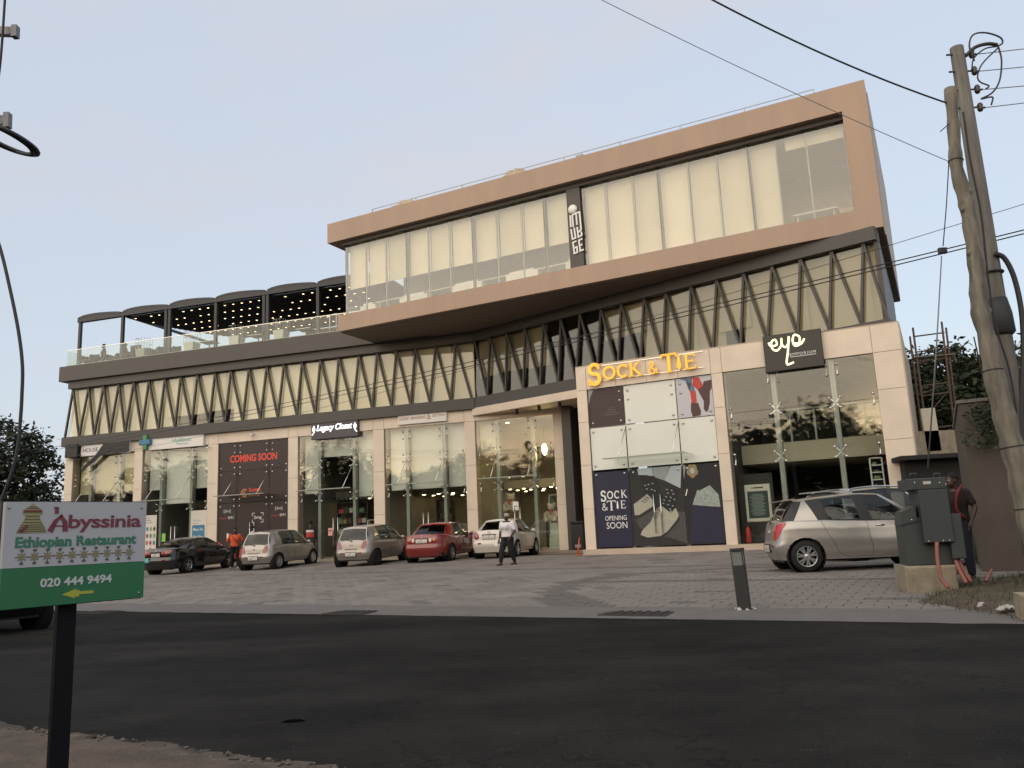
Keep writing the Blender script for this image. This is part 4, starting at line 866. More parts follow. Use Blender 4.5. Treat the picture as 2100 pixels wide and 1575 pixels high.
# teddy bears
bear_m = mat('cream_plush', (.62, .57, .46), .95, var=.1, vscale=30, bump=.6, bscale=60)
def bear(name, P, s, d, z, k, lab):
    c = empty(name, at(P, s, d, z) @ Matrix.Scale(k, 4), lab, 'teddy bear'); M = c.matrix_world
    mb = MB(M); mb.ball((0, 0, .30), .27, .24, .32); mb.build('body', bear_m, c)
    mb = MB(M); mb.ball((0, -.02, .74), .22, .2, .2); mb.ball((0, -.2, .69), .09, .08, .075); h = mb.build('head', bear_m, c)
    for sx in (-1, 1):
        mb = MB(M); mb.ball((sx*.17, 0, .92), .075, .045, .075); mb.build('ear', bear_m, h)
        mb = MB(M); mb.ball((sx*.075, -.2, .78), .02, n=8, m=6); mb.build('eye', ink, h)
        mb = MB(M); mb.tube([(sx*.2, -.05, .5), (sx*.33, -.12, .35), (sx*.30, -.24, .2)], [.09, .1, .09], 10); mb.ball((sx*.30, -.25, .19), .095); mb.build('arm', bear_m, c)
        mb = MB(M); mb.tube([(sx*.16, -.1, .12), (sx*.24, -.34, .1)], [.12, .12], 10); mb.ball((sx*.25, -.38, .12), .125, .08, .14); mb.build('leg', bear_m, c)
    mb = MB(M); mb.ball((0, -.22, .69), .03, .03, .02, 8, 6); mb.build('nose', ink, h)
    mb = MB(M)
    for sx in (-1, 1): mb.add([(0, -.25, .56), (sx*.14, -.27, .63), (sx*.14, -.27, .49)], [(0, 1, 2)]); mb.add([(0, -.26, .56), (sx*.03, -.28, .56), (sx*.08, -.28, .34), (sx*.02, -.28, .36)], [(0, 1, 2, 3)])
    mb.build('bow', pr_red if sx else pr_red, c); return c
bear('teddy_bear', PL, PL.S(1132, 1060, .9), .9, 1.72, .82, 'big cream teddy bear with red bow on a stack of boxes in the lobby')
bear('teddy_bear', PL, PL.S(1048, 1035, 1.6), 1.6, 2.25, .85, 'cream teddy bear with dark bow on the shelf behind the lobby door')
c = empty('box_stack', at(PL, PL.S(1140, 1100, .9), .9, .56), 'stack of pale green gift boxes under the teddy bear', 'boxes'); z = 0
for k, (w_, h_) in enumerate(((.48, .22), (.46, .2), (.42, .2), (.38, .2), (.34, .16), (.28, .12))):
    mb = MB(c.matrix_world); mb.box(-w_/2, w_/2, -w_/2, w_/2, z, z+h_-.05); b_ = mb.build('box', mat('gift_green', (.50, .56, .46), .7), c); mb = MB(c.matrix_world); mb.box(-w_/2-.012, w_/2+.012, -w_/2-.012, w_/2+.012, z+h_-.05, z+h_-.003); mb.build('lid', mat('gift_lid', (.60, .62, .52), .7), b_); z += h_
# shelves
def shelf(name, P, s0, s1, d, z0, z1, n, lab, m_, items, seed, dp=.35):
    c = empty(name, at(P, (s0+s1)/2, d, z0), lab, 'shelf'); M = c.matrix_world; w_ = s1-s0; rv = random.Random(seed)
    for sx in (-1, 1): mb = MB(M); mb.box(sx*w_/2-.02, sx*w_/2+.02, 0, dp, 0, z1-z0); mb.build('side_panel', m_, c)
    for k in range(n):
        z = (z1-z0)*k/(n-1); mb = MB(M); mb.box(-w_/2+.021, w_/2-.021, 0, dp, z-.015, z+.015); bd = mb.build('board', m_, c)
        if k == n-1: continue
        xx = -w_/2+.06
        while xx < w_/2-.12:
            ww = rv.uniform(.05, .2) if items != 'bags' else rv.uniform(.18, .28); hh_ = rv.uniform(.4, .85)*((z1-z0)/(n-1)-.04)
            if xx+ww > w_/2-.03: break
            mb = MB(M); mm = [mat('goods%d' % q, cl_, .6) for q, cl_ in enumerate(((.45, .08, .06), (.10, .16, .22), (.5, .48, .42), (.06, .06, .06), (.14, .24, .12), (.38, .24, .10)))]; mq = rv.choice(mm)
            mb.bev(xx, xx+ww, .04, .25, z+.016, z+.016+hh_*.7, .01)
            if items == 'bags': mb.tube([(xx+ww*.25, .14, z+.02+hh_*.68), (xx+ww*.3, .14, z+hh_*.98), (xx+ww*.7, .14, z+hh_*.98), (xx+ww*.75, .14, z+.02+hh_*.68)], .012, 5)
            mb.build('handbag' if items == 'bags' else 'goods', mq, bd); xx += ww+rv.uniform(.01, .08)
    return c
wood_d = mat('shelf_dark', (.05, .04, .03), .6)
shelf('shelf_unit', PL, X[5][2]+.12, X[5][2]+.75, 1.9, .56, 2.9, 6, 'white shelf of bottles and books at the right of the lobby', white_p, 'goods', 1)
shelf('shelf_unit', PL, X[5][0]+.5, X[5][0]+1.1, 2.4, .56, 2.4, 5, 'pale shelf unit at the left of the lobby', mat('shelf_pale', (.42, .38, .3), .6), 'goods', 2)
shelf('shelf_unit', PL, X[5][1]+.95, X[5][2]-.1, 4.2, .56, 2.3, 4, 'dark shelf unit deep in the middle of the lobby', wood_d, 'goods', 6)
shelf('bag_rack', PL, X[3][1]+.1, X[3][2]-.1, 1.6, .56, 3.1, 6, 'dark rack of handbags in the Legacy Closet shop', wood_d, 'bags', 3)
shelf('shelf_unit', PL, X[3][2]+.12, X[3][3]-.1, 1.2, .56, 2.2, 4, 'display shelf of colourful clothes right of the Legacy Closet door', white_p, 'goods', 4)
shelf('shelf_unit', PL, X[1][1]+.2, X[1][2]-.2, 3.4, .56, 2.9, 6, 'dim medicine shelf behind the pharmacy door', wood_d, 'goods', 8)
shelf('shelf_unit', PL, X[4][1]+.2, X[4][1]+1.0, 3.0, .56, 3.0, 5, 'dark display shelf inside the luxury branding shop', wood_d, 'goods', 9)
# rail of lamps in legacy closet
c = empty('track_light', at(PL, (X[3][1]+X[3][2])/2, 1.2, 3.3), 'black track with spotlights above the Legacy Closet door', 'track light')
mb = MB(c.matrix_world); mb.box(-.85, .85, -.02, .02, 0, .04); mb.build('track', darker, c)
for k in range(6): mb = MB(c.matrix_world); xq = -.5+k*.25; mb.cyl((xq, 0, 0), (xq, -.02, -.08), .012, 6); mb.cyl((xq-.02, -.06, -.12), (xq+.03, .06, -.06), .045, 10); mb.build('spotlight', darker, c)
# big framed screen upstairs in Legacy Closet
e, W_, H_ = poster('wall_picture', 'dark picture on the upper wall inside Legacy Closet', PL, X[3][2]-.75, X[3][2]-.1, 3.95, 5.0, pr_k, [(pr_bl, [(.6, .55), (.95, .6), (.95, .85), (.6, .85)])], d=2.9, cat='picture')
# eye shop: menu board, extinguisher, side shelf, counter
M = at(PS, PS.S(1558, 1060, .5), .5, ZG0); c = empty('menu_board', M, 'tall dark poster board with cream frame inside the eye shop', 'board')
bw = PS.S(1583, 1000, .5)-PS.S(1530, 1000, .5); z0 = PS.Z(1558, 1070, .5)-ZG0; z1 = PS.Z(1556, 993, .5)-ZG0
mb = MB(M); mb.box(-bw*.75, bw*.62, .03, .06, 0, z1+.35); mb.build('backboard', pr_dk, c)
mb = MB(M); mb.bev(-bw/2, bw/2, 0, .03, z0, z1, .02); f_ = mb.build('frame', mat('frame_cream', (.62, .60, .5), .5), c); mb = MB(M); mb.box(-bw*.4, bw*.4, -.004, 0, z0+.12, z1-.22); mb.build('menu', mat('menu_dark', (.03, .05, .05), .5), f_)
mb = MB(M); mb.box(-.12, .2, -.004, -.001, z1-.13, z1-.09); mb.box(-.18, -.14, -.004, -.001, z1-.13, z1-.09); mb.build('heading_mark', ink, f_)
mb = MB(M)
for k in range(16): ww = bw*(.2+.14*((k*37) % 5)/5); mb.box(-ww, ww*.9, -.007, -.005, z1-.34-k*(z1-z0-.5)/16, z1-.31-k*(z1-z0-.5)/16)
mb.build('menu_lines', mat('menu_text', (.18, .22, .2), .6), f_)
M = at(PS, PS.S(1535, 1095, .4), .4, ZG0); c = empty('fire_extinguisher', M, 'red fire extinguisher on the floor of the eye shop', 'fire extinguisher')
mb = MB(M); mb.lathe([(.09, 0), (.095, .02), (.095, .42), (.05, .5), (.03, .54)], 14); mb.build('cylinder', mat('extinguisher_red', (.42, .03, .025), .35), c); mb = MB(M); mb.bar((-.06, 0, .57), (.1, 0, .59), .03, .03); mb.build('handle', ink, c); mb = MB(M); mb.tube(smooth_path([(.05, 0, .55), (.14, -.02, .5), (.13, -.02, .25)]), .012, 6); mb.build('hose', ink, c)
shelf('display_rack', PS, 9.45, 9.8, .9, ZG0, 3.1, 12, 'tall narrow white spectacle rack at the right edge of the eye shop', white_p, 'goods', 12, dp=.3)
mb = MB(PS.M @ Matrix.Translation((7.0, 3.4, .6))); mb.bev(-1.1, 1.1, 0, .7, 0, 1.05, .03); tag(mb.build('reception_counter', mat('counter_grey', (.22, .2, .18), .6)), 'plain grey reception counter inside the eye shop', 'counter')
c = empty('interior_stair', at(PS, 9.4, 4.5, .6), 'dark stair rising at the back right of the eye shop', 'stairs')
for k in range(12): mb = MB(c.matrix_world); mb.box(-.1-.26*k, .18-.26*k, 0, 1.0, .2+.22*k, .26+.22*k); mb.build('tread', inner_d, c)
for k in range(3):
    s = 7.6+k*.9; c = empty('mezzanine_chair', at(PS, s, 3.2, 3.95), ('chair on the eye shop mezzanine, nearest the left end of its rail', 'chair in the middle of the eye shop mezzanine', 'chair on the eye shop mezzanine, nearest the right column')[k], 'chair', 'chairs on the mezzanine')
    mb = MB(c.matrix_world); mb.bev(-.22, .22, -.2, .2, .42, .48, .02); mb.build('seat', wood_d, c); mb = MB(c.matrix_world); mb.bev(-.22, .22, .18, .23, .48, .9, .02); mb.build('backrest', wood_d, c)
    for sx in (-.18, .18):
        for sy in (-.16, .16): mb = MB(c.matrix_world); mb.cyl((sx, sy, 0), (sx, sy, .42), .018, 6); mb.build('leg', darker, c)
# black speaker-like cabinet beside the S&T column, orange cone
M = at(PL, PL.S(1188, 1122, -.9), -.9, .50); c = empty('black_bin', M, 'tall black square bin in the dark gap beside the lobby', 'bin')
mb = MB(M); mb.bev(-.26, .26, -.22, .22, 0, 1.05, .02); mb.build('body', mat('bin_black', (.012, .012, .012), .45), c); mb = MB(M); mb.bev(-.28, .28, -.24, .24, 1.055, 1.16, .02); mb.build('lid', mat('bin_black', (.012, .012, .012), .45), c); mb = MB(M); mb.box(-.12, .12, -.228, -.222, .1, .22); mb.build('label_plate', fin_m, c)
M = at(PS, -.12, -.35, zg(2.2, 29.5)); c = empty('warning_post', M, 'thin orange plastic marker leaning at the corner of the sock shop', 'marker')
mb = MB(M); mb.tube([(-.06, 0, .02), (0, 0, .3), (.05, 0, .62)], [.045, .03, .012], 8); mb.build('stem', mat('orange_plastic', (.65, .13, .04), .5), c); mb = MB(M); mb.box(-.14, .06, -.08, .08, 0, .025); mb.build('foot', mat('orange_plastic', (.65, .13, .04), .5), c)
# cameras on the lintel
for s, z, lab in ((PL.S(431, 918), PL.Z(431, 918), 'small white security camera at the left of the coming soon shop'), (PL.S(521, 892), PL.Z(521, 892), 'small white security camera above the coming soon shop')):
    M = at(PL, s, 0, z); c = empty('security_camera', M, lab, 'camera', 'cameras on the shop lintel'); mb = MB(M); mb.cyl((0, 0, .04), (0, -.14, .02), .02, 8); mb.build('arm', white_p, c); mb = MB(M); mb.cyl((-.02, -.26, -.05), (.02, -.10, .02), .05, 12); mb.build('housing', white_p, c)
# ================================================================== cars
tyre_m = mat('tyre_rubber', (.012, .012, .012), .85); alloy = mat('alloy_rim', (.55, .55, .54), .3, metal=.9); rim_k = mat('rim_black', (.02, .02, .02), .6)
trim_k = mat('trim_black', (.012, .012, .013), .45); tail_r = mat('taillight_red', (.22, .012, .012), .15, coat=1); tail_w = mat('lamp_clear', (.6, .58, .55), .15, coat=1); tail_o = mat('taillight_amber', (.55, .14, .02), .15, coat=1)
plate_m = mat('plate_white', (.66, .64, .58), .5); chrome = mat('chrome', (.75, .75, .74), .12, metal=1); well_m = mat('wheel_well', (.006, .006, .006), 1)
seat_m = mat('car_seat', (.05, .048, .045), .9)
def lerp_tab(tab, x):
    if x <= tab[0][0]: return tab[0][1]
    for (a, va), (b, vb) in zip(tab, tab[1:]):
        if x <= b: t = (x-a)/(b-a); return va+(vb-va)*t
    return tab[-1][1]
def sm_tab(tab, x):                                   # smooth version
    if x <= tab[0][0]: return tab[0][1]
    for (a, va), (b, vb) in zip(tab, tab[1:]):
        if x <= b: t = (x-a)/(b-a); t = t*t*(3-2*t); return va+(vb-va)*t
    return tab[-1][1]
class Car:
    """x forward from the rear bumper (0..L), y left, z up"""
    def __init__(s, p): s.p = p; s.build_curve()
    def build_curve(s):
        p = s.p; L_, W_ = p['L'], p['W']; n = 5.2; pts = []
        for k in range(721):
            t = math.pi*k/720; c_, s_ = math.cos(t), math.sin(t)
            e_ = 2/n if c_ > 0 else 2/3.4
            x = L_/2-L_/2*math.copysign(abs(c_)**e_, c_); y = W_/2*abs(s_)**(2/n if c_ > 0 else 2/4.0); pts.append((x, y))
        acc = [0]
        for a, b in zip(pts, pts[1:]): acc.append(acc[-1]+math.hypot(a[0]-b[0], a[1]-b[1]))
        N = 96; s.out = []; j = 0
        for k in range(N+1):
            d = acc[-1]*k/N
            while j < 719 and acc[j+1] < d: j += 1
            t = (d-acc[j])/max(1e-9, acc[j+1]-acc[j]); s.out.append((pts[j][0]+(pts[j+1][0]-pts[j][0])*t, pts[j][1]+(pts[j+1][1]-pts[j][1])*t))
        s.acc = acc[-1]; s.N = N
    def belt(s, x): return sm_tab(s.p['belt'], x)
    def S(s, u, t, side=1, off=0):                    # surface point: u 0..1 around half outline, t 0..1 sill to belt
        k = u*s.N; i = min(int(k), s.N-1); f = k-i; x0 = s.out[i][0]*(1-f)+s.out[i+1][0]*f; y0 = s.out[i][1]*(1-f)+s.out[i+1][1]*f
        p = s.p; L_ = p['L']; q = x0/L_
        rx = lerp_tab(p['rear'], t); fx = lerp_tab(p['front'], t); hw = sm_tab(p.get('side', [(0, .93), (.25, .985), (.5, 1.0), (.8, .985), (1, .94)]), t)
        wr = max(0, 1-q/.16)**1.5; wf = max(0, (q-.84)/.16)**1.5
        x = x0+rx*wr-fx*wf; y = y0*hw
        z = p['sill']+t*(s.belt(x)-p['sill'])
        P = Vector((x, y*side, z))
        if off:
            e = 1e-3; a = s.S(min(1, u+e), t, side)-s.S(max(0, u-e), t, side); b = s.S(u, min(1, t+e), side)-s.S(u, max(0, t-e), side); n_ = a.cross(b)
            n_ = n_.normalized()*(1 if side > 0 else -1); 
            if n_.dot(Vector((x-L_/2, y*side*2, 0))) < 0: n_ = -n_
            P = P+n_*off
        return P
    def u_at_x(s, x):                                 # u of a side point
        for i in range(s.N):
            if s.out[i][0] <= x <= s.out[i+1][0]: return (i+(x-s.out[i][0])/max(1e-9, s.out[i+1][0]-s.out[i][0]))/s.N
        return .5
    def patch(s, mb, us, ts, side=1, off=.004):       # surface patch given corner functions: ts is list of (t0,t1) per u
        V = []; Fq = []; m_ = 5
        for u, (t0, t1) in zip(us, ts):
            for k in range(m_+1): V.append(s.S(u, t0+(t1-t0)*k/m_, side, off))
        for i in range(len(us)-1):
            for k in range(m_): a = i*(m_+1)+k; Fq.append((a, a+1, a+m_+2, a+m_+1))
        sm = mb.smooth; mb.smooth = True; mb.add(V, Fq); mb.smooth = sm
def make_car(name, label, p, M, group=None):
    c = Car(p); e = empty(name, M, label, 'car', group); M = e.matrix_world; L_, W_ = p['L'], p['W']; wr = p['wr']; paint = p['paint']
    T = 18; ts = [k/T for k in range(T+1)]; N = c.N
    for sd in (1,):
        V = []; Fq = []; inside = []
        full = [(c.S(i/N, t, 1)) for i in range(N+1) for t in ts]
        V = list(full); nh = len(V); V += [Vector((v.x, -v.y, v.z)) for v in full]
        arch = [(wx, wr+.055) for wx in p['axles']]
        def ina(v): return any(math.hypot(v.x-a, v.z-wr) < r_ for a, r_ in arch) and abs(v.y) > W_*.3
        flag = [ina(v) for v in V]
        idx = lambda h, i, k: h*nh+i*(T+1)+k
        for h in (0, 1):
            for i in range(N):
                for k in range(T):
                    f = [idx(h, i, k), idx(h, i+1, k), idx(h, i+1, k+1), idx(h, i, k+1)]
                    if sum(flag[j] for j in f) >= 3: continue
                    Fq.append(tuple(f) if h else tuple(f[::-1]))
        for j, v in enumerate(V):
            if flag[j]:
                a, r_ = min(arch, key=lambda q: abs(q[0]-v.x)); dx, dz = v.x-a, v.z-wr; d = math.hypot(dx, dz) or 1; v.x, v.z = a+dx/d*r_, wr+dz/d*r_
        mb = MB(M); mb.smooth = True; mb.add(V, Fq)
        # deck from belt outline inwards (boot and bonnet)
        rings = (1, .9, .72, .45, 0); D = []; Dq = []
        for h in (1, -1):
            for i in range(N+1):
                b = c.S(i/N, 1, h)
                for q, r_ in enumerate(rings):
                    D.append(Vector((b.x+(0.03*(1-r_) if i < N*.1 else 0), b.y*r_, b.z+p.get('crown', .05)*(1-r_**2.4)-.0)))
        nr = len(rings)
        for h in (0, 1):
            for i in range(N):
                for q in range(nr-1):
                    a = h*(N+1)*nr+i*nr+q; f = (a, a+1, a+nr+1, a+nr); Dq.append(f if h else f[::-1])
        mb.add(D, Dq); body = mb.build('body', paint, e); recalc(body)
    # dark underside and wheel wells
    mb = MB(M); mb.box(.25, L_-.25, -W_/2+.12, W_/2-.12, p['sill']-.03, p['sill']+.12)
    for wx in p['axles']:
        for sy in (-1, 1): mb.lathe([(0, 0), (wr+.06, 0.0), (wr+.06, .22)], 20, (wx, sy*(W_/2-.25), wr), 'y', False) if sy > 0 else mb.lathe([(0, .0), (wr+.06, .0), (wr+.06, -.22)], 20, (wx, sy*(W_/2-.25), wr), 'y', False)
    mb.build('underbody', well_m, e)
    # greenhouse: lower loop at the belt, upper loop at the roof edge, half side from rear centre to front centre
    g = p['gh']; lo = [(a[0], a[1], c.belt(a[0])+a[3] if len(a) > 3 else c.belt(a[0])-.004) for a in g['lo']]; hi = [(a[0], a[1], a[2]) for a in g['hi']]
    names = g['names']; fr = MB(M); fr.smooth = False
    def bl(i, t, v, sd, bow=0):
        a = Vector(lo[i]).lerp(Vector(lo[i+1]), t); b = Vector(hi[i]).lerp(Vector(hi[i+1]), t); P = a.lerp(b, v); P.y *= sd
        bw_ = g.get('bow', .035)*math.sin(math.pi*min(1, v*1.0))*.8
        if names[i] in ('rear_window', 'windshield'): P.x += (-bw_ if names[i] == 'rear_window' else bw_)*(1+.6*(1-t if names[i] == 'rear_window' else t))
        else: P.y += bw_*sd
        return P
    kk = 6
    pil = MB(M); pil.smooth = True; pks = {1: MB(M), -1: MB(M)}
    for q_ in pks.values(): q_.smooth = True
    for i, nm in enumerate(names):
        for sd in (1, -1):
            cols_ = 4; grid = [[bl(i, a/cols_, v/kk, sd) for v in range(kk+1)] for a in range(cols_+1)]
            V = [q for col in grid for q in col]; Fq = [(a*(kk+1)+v, (a+1)*(kk+1)+v, (a+1)*(kk+1)+v+1, a*(kk+1)+v+1) for a in range(cols_) for v in range(kk)]
            pk = pks[sd]; tgt = pk if nm in ('black', 'side_window') else pil
            if nm in ('rear_window', 'windshield', 'side_window'): tgt = pk
            if nm not in ('rear_window', 'windshield', 'side_window'): tgt.add(V, Fq)
            else:                                     # frame round an opening plus the pane itself
                t0, t1 = (0, .93) if nm == 'rear_window' else (.07, 1) if nm == 'windshield' else (.05, .95); v0, v1 = (.08, .90) if nm != 'side_window' else (.05, .93)
                for (a0, a1, b0, b1) in ((0, t0, 0, 1), (t1, 1, 0, 1), (t0, t1, 0, v0), (t0, t1, v1, 1)):
                    if a1-a0 < 1e-6: continue
                    Q = [bl(i, a0+(a1-a0)*a/4, b0+(b1-b0)*b/4, sd) for a in range(5) for b in range(5)]
                    (pil if (nm != 'side_window') else pk).add(Q, [(a*5+b, (a+1)*5+b, (a+1)*5+b+1, a*5+b+1) for a in range(4) for b in range(4)])
                if nm == 'side_window' or sd == 1:
                    mw = MB(M); mw.smooth = True; sds = (sd,) if nm == 'side_window' else (1, -1)
                    for s2 in sds:
                        Q = [bl(i, t0+(t1-t0)*a/5, v0+(v1-v0)*b/5, s2) for a in range(6) for b in range(6)]
                        mw.add(Q, [(a*6+b, (a+1)*6+b, (a+1)*6+b+1, a*6+b+1) for a in range(5) for b in range(5)])
                    recalc(mw.build(nm, p.get('glass', GC), e))
    # roof: from upper loop to centre line with crown
    for sd in (1, -1):
        rr_ = (1, .85, .5, 0); nh_ = len(hi); dense = []
        for i in range(nh_-1):
            for a in range(4): dense.append(Vector(hi[i]).lerp(Vector(hi[i+1]), a/4))
        dense.append(Vector(hi[-1])); V = []; n_ = len(dense)
        for q in dense:
            for r_ in rr_: V.append((q.x, q.y*r_*sd, q.z+g.get('crown', .05)*(1-r_**2.2)*min(1, q.y/.3+.0 if q.y < .3 else 1)))
        pil.add(V, [(a*4+b, a*4+b+1, (a+1)*4+b+1, (a+1)*4+b) for a in range(n_-1) for b in range(3)])
    recalc(pil.build('roof', paint, e)); [recalc(q_.build('window_surround', trim_k, e)) for q_ in pks.values() if q_.v]
    # interior: seats, steering
    mb = MB(M)
    for sx in p['seats']:
        for sy in (-.36, .36): mb.bev(sx-.1, sx+.08, sy-.22, sy+.22, .55, c.belt(sx)+.12, .04); mb.bev(sx-.06, sx+.04, sy-.12, sy+.12, c.belt(sx)+.13, c.belt(sx)+.33, .03)
    mb.box(.5, L_-1.2, -W_/2+.15, W_/2-.15, .45, .62); mb.build('seats', seat_m, e)
    # wheels
    rim_r = p.get('rim', .66)*wr; tw = .095
    for wx in p['axles']:
        for sy in (1, -1):
            y = sy*(W_/2-.11); we = MB(M)
            we.lathe([(rim_r*.98, -tw), (wr*.9, -tw), (wr*.985, -tw*.7), (wr, -tw*.35), (wr, tw*.35), (wr*.985, tw*.7), (wr*.9, tw), (rim_r*.98, tw)], 32, (wx, y, wr), 'y', False); wo = we.build('wheel', tyre_m, e)
            rm = MB(M); o_ = y+sy*tw*.55
            rm.lathe([(rim_r*1.0, 0), (rim_r*1.0, sy*.035), (rim_r*.9, sy*.035), (rim_r*.88, 0)], 28, (wx, o_, wr), 'y', False); rm.lathe([(0, sy*.03), (.06, sy*.03), (.075, 0)], 14, (wx, o_, wr), 'y', False)
            ns = p.get('spokes', 5)
            for k in range(ns):
                a = 2*math.pi*k/ns+.3
                for da in ((-.16, .16) if p.get('twin') else (0,)):
                    rm.bar((wx+.05*math.cos(a+da*.5), o_+sy*.018, wr+.05*math.sin(a+da*.5)), (wx+rim_r*.93*math.cos(a+da), o_+sy*.015, wr+rim_r*.93*math.sin(a+da)), .045 if not p.get('twin') else .034, .03, (0, 1, 0))
            rm.build('rim', p.get('rimmat', alloy), wo)
            dk = MB(M); dk.lathe([(0, 0), (rim_r*.97, 0)], 24, (wx, y+sy*tw*.2, wr), 'y'); dk.build('brake_disc', rim_k, wo)
    # lights
    for sd in (1, -1):
        for nm, us, tt, mm in p['lamps']:
            mb = MB(M); c.patch(mb, us, tt, sd, .008); recalc(mb.build(nm, mm, e))
        # mirrors, handles
        mx = p['mirror']; b = c.belt(mx)
        mb = MB(M @ Matrix.Translation((mx, sd*(W_/2+.06), b+.05))); mb.ball((0, 0, 0), .065, .11, .075); mi = mb.build('mirror', p.get('mirrormat', paint), e); mb = MB(M @ Matrix.Translation((mx, sd*(W_/2), b+.02))); mb.box(-.03, .03, -.09, .02, -.05, .0); mb.build('mirror_arm', trim_k, mi)
        for hx in p['handles']:
            u = c.u_at_x(hx); mb = MB(M); q0 = c.S(u-.012, p.get('ht', .84), sd, .03); q1 = c.S(u+.012, p.get('ht', .84), sd, .03); mb.tube([c.S(u-.016, p.get('ht', .84), sd, .0), q0, q1, c.S(u+.016, p.get('ht', .84), sd, 0)], .013, 6); mb.build('door_handle', p.get('handlemat', paint), e)
        for seam in p['seams']:                       # panel gaps as dark lines on the surface
            mb = MB(M); pts_ = smooth_path([(x, t, 0) for x, t in seam], 6); mb.tube([c.S(c.u_at_x(q[0]), min(1, max(0, q[1])), sd, .0005) for q in pts_], .0045, 4); mb.build('door_gap', trim_k, e)
    if p.get('strip'):
        for sd in (1, -1): mb = MB(M); c.patch(mb, [k/10*(c.u_at_x(L_-1.0)-c.u_at_x(.95))+c.u_at_x(.95) for k in range(11)], [p['strip']]*11, sd, .006); recalc(mb.build('side_moulding', p.get('stripmat', paint), e))
    # number plate, badge, bumper reflectors
    py, pz_, pw, ph = p['plate']; 
    def rear_x(z):
        t = (z-p['sill'])/(c.belt(.05)-p['sill']); return c.S(0, min(1, max(0, t)), 1).x
    x_ = min(rear_x(pz_-ph/2), rear_x(pz_+ph/2)); mb = MB(M); mb.box(x_-.018, x_+.02, py-pw/2, py+pw/2, pz_-ph/2, pz_+ph/2); pl_ = mb.build('number_plate', plate_m, e); mb = MB(M); mb.box(x_-.014, x_+.02, py-pw/2-.018, py+pw/2+.018, pz_-ph/2-.018, pz_+ph/2+.018); mb.build('plate_frame', trim_k, pl_)
    TM = M @ Matrix.Translation((x_-.0195, py, 0)) @ Matrix.Rotation(R(-90), 4, 'Z')
    for tx_, zq, hh_, ww_ in p['ptext']: text('plate_text', tx_, TM @ Matrix.Translation((0, 0, pz_+zq)), ww_, hh_, ink, pl_, depth=.0005)
    bz = p['badge']; bx_ = rear_x(bz)
    mb = MB(M); mb.tube([(bx_-.008, .055*math.cos(R(a)), bz+.035*math.sin(R(a))) for a in range(0, 360, 24)], .007, 6, True); mb.tube([(bx_-.008, .018*math.cos(R(a)), bz+.03*math.sin(R(a))) for a in range(0, 360, 24)], .006, 6, True); mb.build('badge', chrome, e)
    if p.get('lidbar'): zq, wq = p['lidbar']; xq = rear_x(zq); mb = MB(M); mb.bar((xq-.012, -wq/2, zq), (xq-.012, wq/2, zq), .02, .03); mb.build('lid_trim', p.get('lidmat', chrome), e)
    if p.get('wiper'):
        a, b = lo[0], lo[1]; P0 = bl(0, 0, .04, 1)+Vector((-.02, 0, 0)); P1 = bl(0, .55, .16, 1)+Vector((-.02, 0, 0)); mb = MB(M); mb.tube([P0, P1], .012, 6); mb.ball(P0, .03, n=8, m=6); mb.build('rear_wiper', trim_k, e)
    # exhaust and lower bumper valance
    mb = MB(M); mb.box(.17, .4, -W_/2+.3, W_/2-.3, p['sill']-.05, p['sill']+.06); mb.build('rear_valance', trim_k, e)
    return e, c, bl
def U(c_, *xs): return xs
silver = mat('silver_paint', (.40, .375, .34), .32, metal=.65, coat=.7); silver2 = mat('grey_silver_paint', (.37, .34, .305), .34, metal=.6, coat=.6); silver3 = mat('dusty_silver_paint', (.34, .31, .28), .38, metal=.55, coat=.5, var=.08, vscale=3)
redp = mat('red_paint', (.20, .018, .016), .25, coat=1, var=.05); whitep = mat('white_car_paint', (.62, .57, .50), .3, coat=.8); blackp = mat('black_paint', (.007, .007, .008), .18, coat=1); silver4 = mat('suv_silver_paint', (.42, .42, .41), .32, metal=.65, coat=.7)
REAR_H = [(0, .10), (.12, .06), (.3, .0), (.42, .0), (.47, .035), (.6, .05), (.85, .075), (1, .11)]
REAR_S = [(0, .10), (.12, .06), (.3, .0), (.46, .0), (.52, .04), (.75, .05), (.94, .07), (1, .11)]
FRONT = [(0, .12), (.2, .02), (.45, .0), (.6, .05), (.85, .16), (1, .34)]
